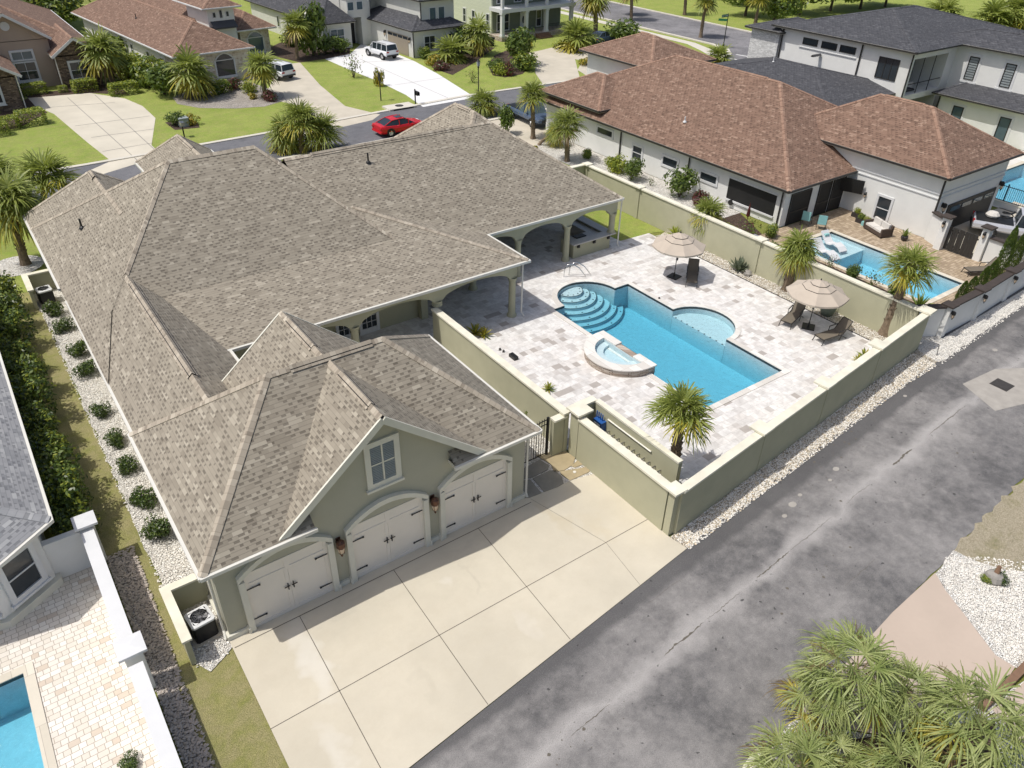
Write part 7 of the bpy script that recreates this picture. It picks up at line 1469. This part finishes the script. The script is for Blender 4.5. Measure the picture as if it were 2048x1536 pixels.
p = G(831, 208); t = thing('mailbox', 'black mailbox on a post beside the bright driveway', 'mailbox', (p.x, p.y, 0)); b = MB(); b.box((-.05, -.05, 0), (.05, .05, 1.45)); b.build('post', MT['black'], t, world=False); b = MB(); b.box((.06, -.35, .85), (.36, .25, 1.1)); b.tube([(.21, -.35, 1.1), (.21, .25, 1.1)], .15, 10); b.build('box', MT['black'], t, world=False)
p = G(369, 274); t = thing('mailbox', 'black and white mailbox seen over the small front roof', 'mailbox', (p.x, p.y, 0)); b = MB(); b.box((-.05, -.05, 0), (.05, .05, 1.3)); b.build('post', MT['black'], t, world=False); b = MB(); b.box((-.12, -.3, 1.0), (.18, .3, 1.3)); b.build('box', MT['steel'], t, world=False)
p = G(368, 252); t = thing('utility_box', 'grey utility box between the green and yellow shrubs on the lawn', 'utility box', (p.x, p.y, 0)); b = MB(); b.box((-.4, -.4, 0), (.4, .4, .7)); b.box((-.45, -.45, .7), (.45, .45, .78)); b.build('cabinet', MT['shutter'], t, world=False)
def text_obj(body, size, mat, M, parent, name='lettering'):
    c = bpy.data.curves.new(name, 'FONT'); c.body = body; c.size = size; c.extrude = .004; c.align_x = 'CENTER'; c.align_y = 'CENTER'; o = bpy.data.objects.new(name, c); COL.objects.link(o); c.materials.append(MT[mat])
    dg_ = bpy.context.evaluated_depsgraph_get(); me = bpy.data.meshes.new_from_object(o.evaluated_get(dg_)); bpy.data.objects.remove(o); o = bpy.data.objects.new(name, me); COL.objects.link(o); o.parent = parent; o.matrix_local = M; 
    if not me.materials: me.materials.append(MT[mat])
    return o
p = G(1446, 96); t = thing('street_sign', 'black street name post with green blades at the corner', 'street sign', (p.x, p.y, 0), .0); b = MB(); b.lathe([(.12, 0), (.12, .5), (.06, .6), (.05, 4.2), (0, 4.35)], (0, 0, 0), 8); b.build('post', MT['black'], t, world=False)
b = MB(); b.box((-.55, -1.35, 3.85), (-.52, .05, 4.2)) if False else b.box((-1.25, -.02, 3.85), (-.02, .02, 4.2)); bl_ = b.build('name_blade', MT['signgreen'], t, world=False); text_obj('PALM  DUNES', .2, 'linewhite', Matrix.Translation(Vector((-.64, -.03, 4.02))) @ Matrix.Rotation(math.pi/2, 4, 'X'), bl_)
b = MB(); b.bar((0, 0, 3.45), (-.75, .9, 3.45), .03, .28); b.build('name_blade', MT['signgreen'], t, world=False)
p = G(1552, 135); t = thing('stop_sign', 'red octagonal stop sign beside the stone corner tower', 'stop sign', (p.x, p.y, 0), math.radians(-20)); b = MB(); b.tube([(0, 0, 0), (0, 0, 2.9)], .05, 8); b.build('post', MT['black'], t, world=False)
b = MB(); o8 = [(.48*math.cos(math.radians(22.5+45*k)), -.06, 2.3+.48*math.sin(math.radians(22.5+45*k))) for k in range(8)]; o8b = [(x, -.08, z) for x, _, z in o8]; o8w = [(x*.9, -.085, 2.3+(z-2.3)*.9) for x, _, z in o8]; b.face(o8[::-1], 1); b.face(o8b, 1); b.grid([o8, o8b], 1, True); b.face(o8w, 0); sg = b.build('sign_face', [MT['signred'], MT['linewhite']], t, world=False)
text_obj('STOP', .33, 'linewhite', Matrix.Translation(Vector((0, -.09, 2.3))) @ Matrix.Rotation(math.pi/2, 4, 'X'), sg)
t = thing('trash_bin', 'black wheeled bin beside the green sided house', 'bin', tuple(G(982, 92))); b = MB(); b.grid([[(-.28, -.3, 0), (.28, -.3, 0), (.28, .3, 0), (-.28, .3, 0)], [(-.34, -.36, 1.0), (.34, -.36, 1.0), (.34, .36, 1.0), (-.34, .36, 1.0)]], 0, True); b.box((-.37, -.4, 1.0), (.37, .4, 1.08)); b.build('bin_body', MT['black'], t, world=False)
# a white building sliver and lane far off
t = thing('far_white_building', 'white low building at the top edge beyond the side street', 'building', (135, 112, 0), .3); b = MB(); b.box((-8, -5, 0), (8, 5, 4)); b.build('wall', MT['whitewall'], t, world=False); b = MB(); b.box((-8.4, -5.4, 4), (8.4, 5.4, 4.3)); b.build('roof', MT['shingle_dark'], t, world=False)
for ch_ in (txt,): bpy.data.curves.remove(ch_)
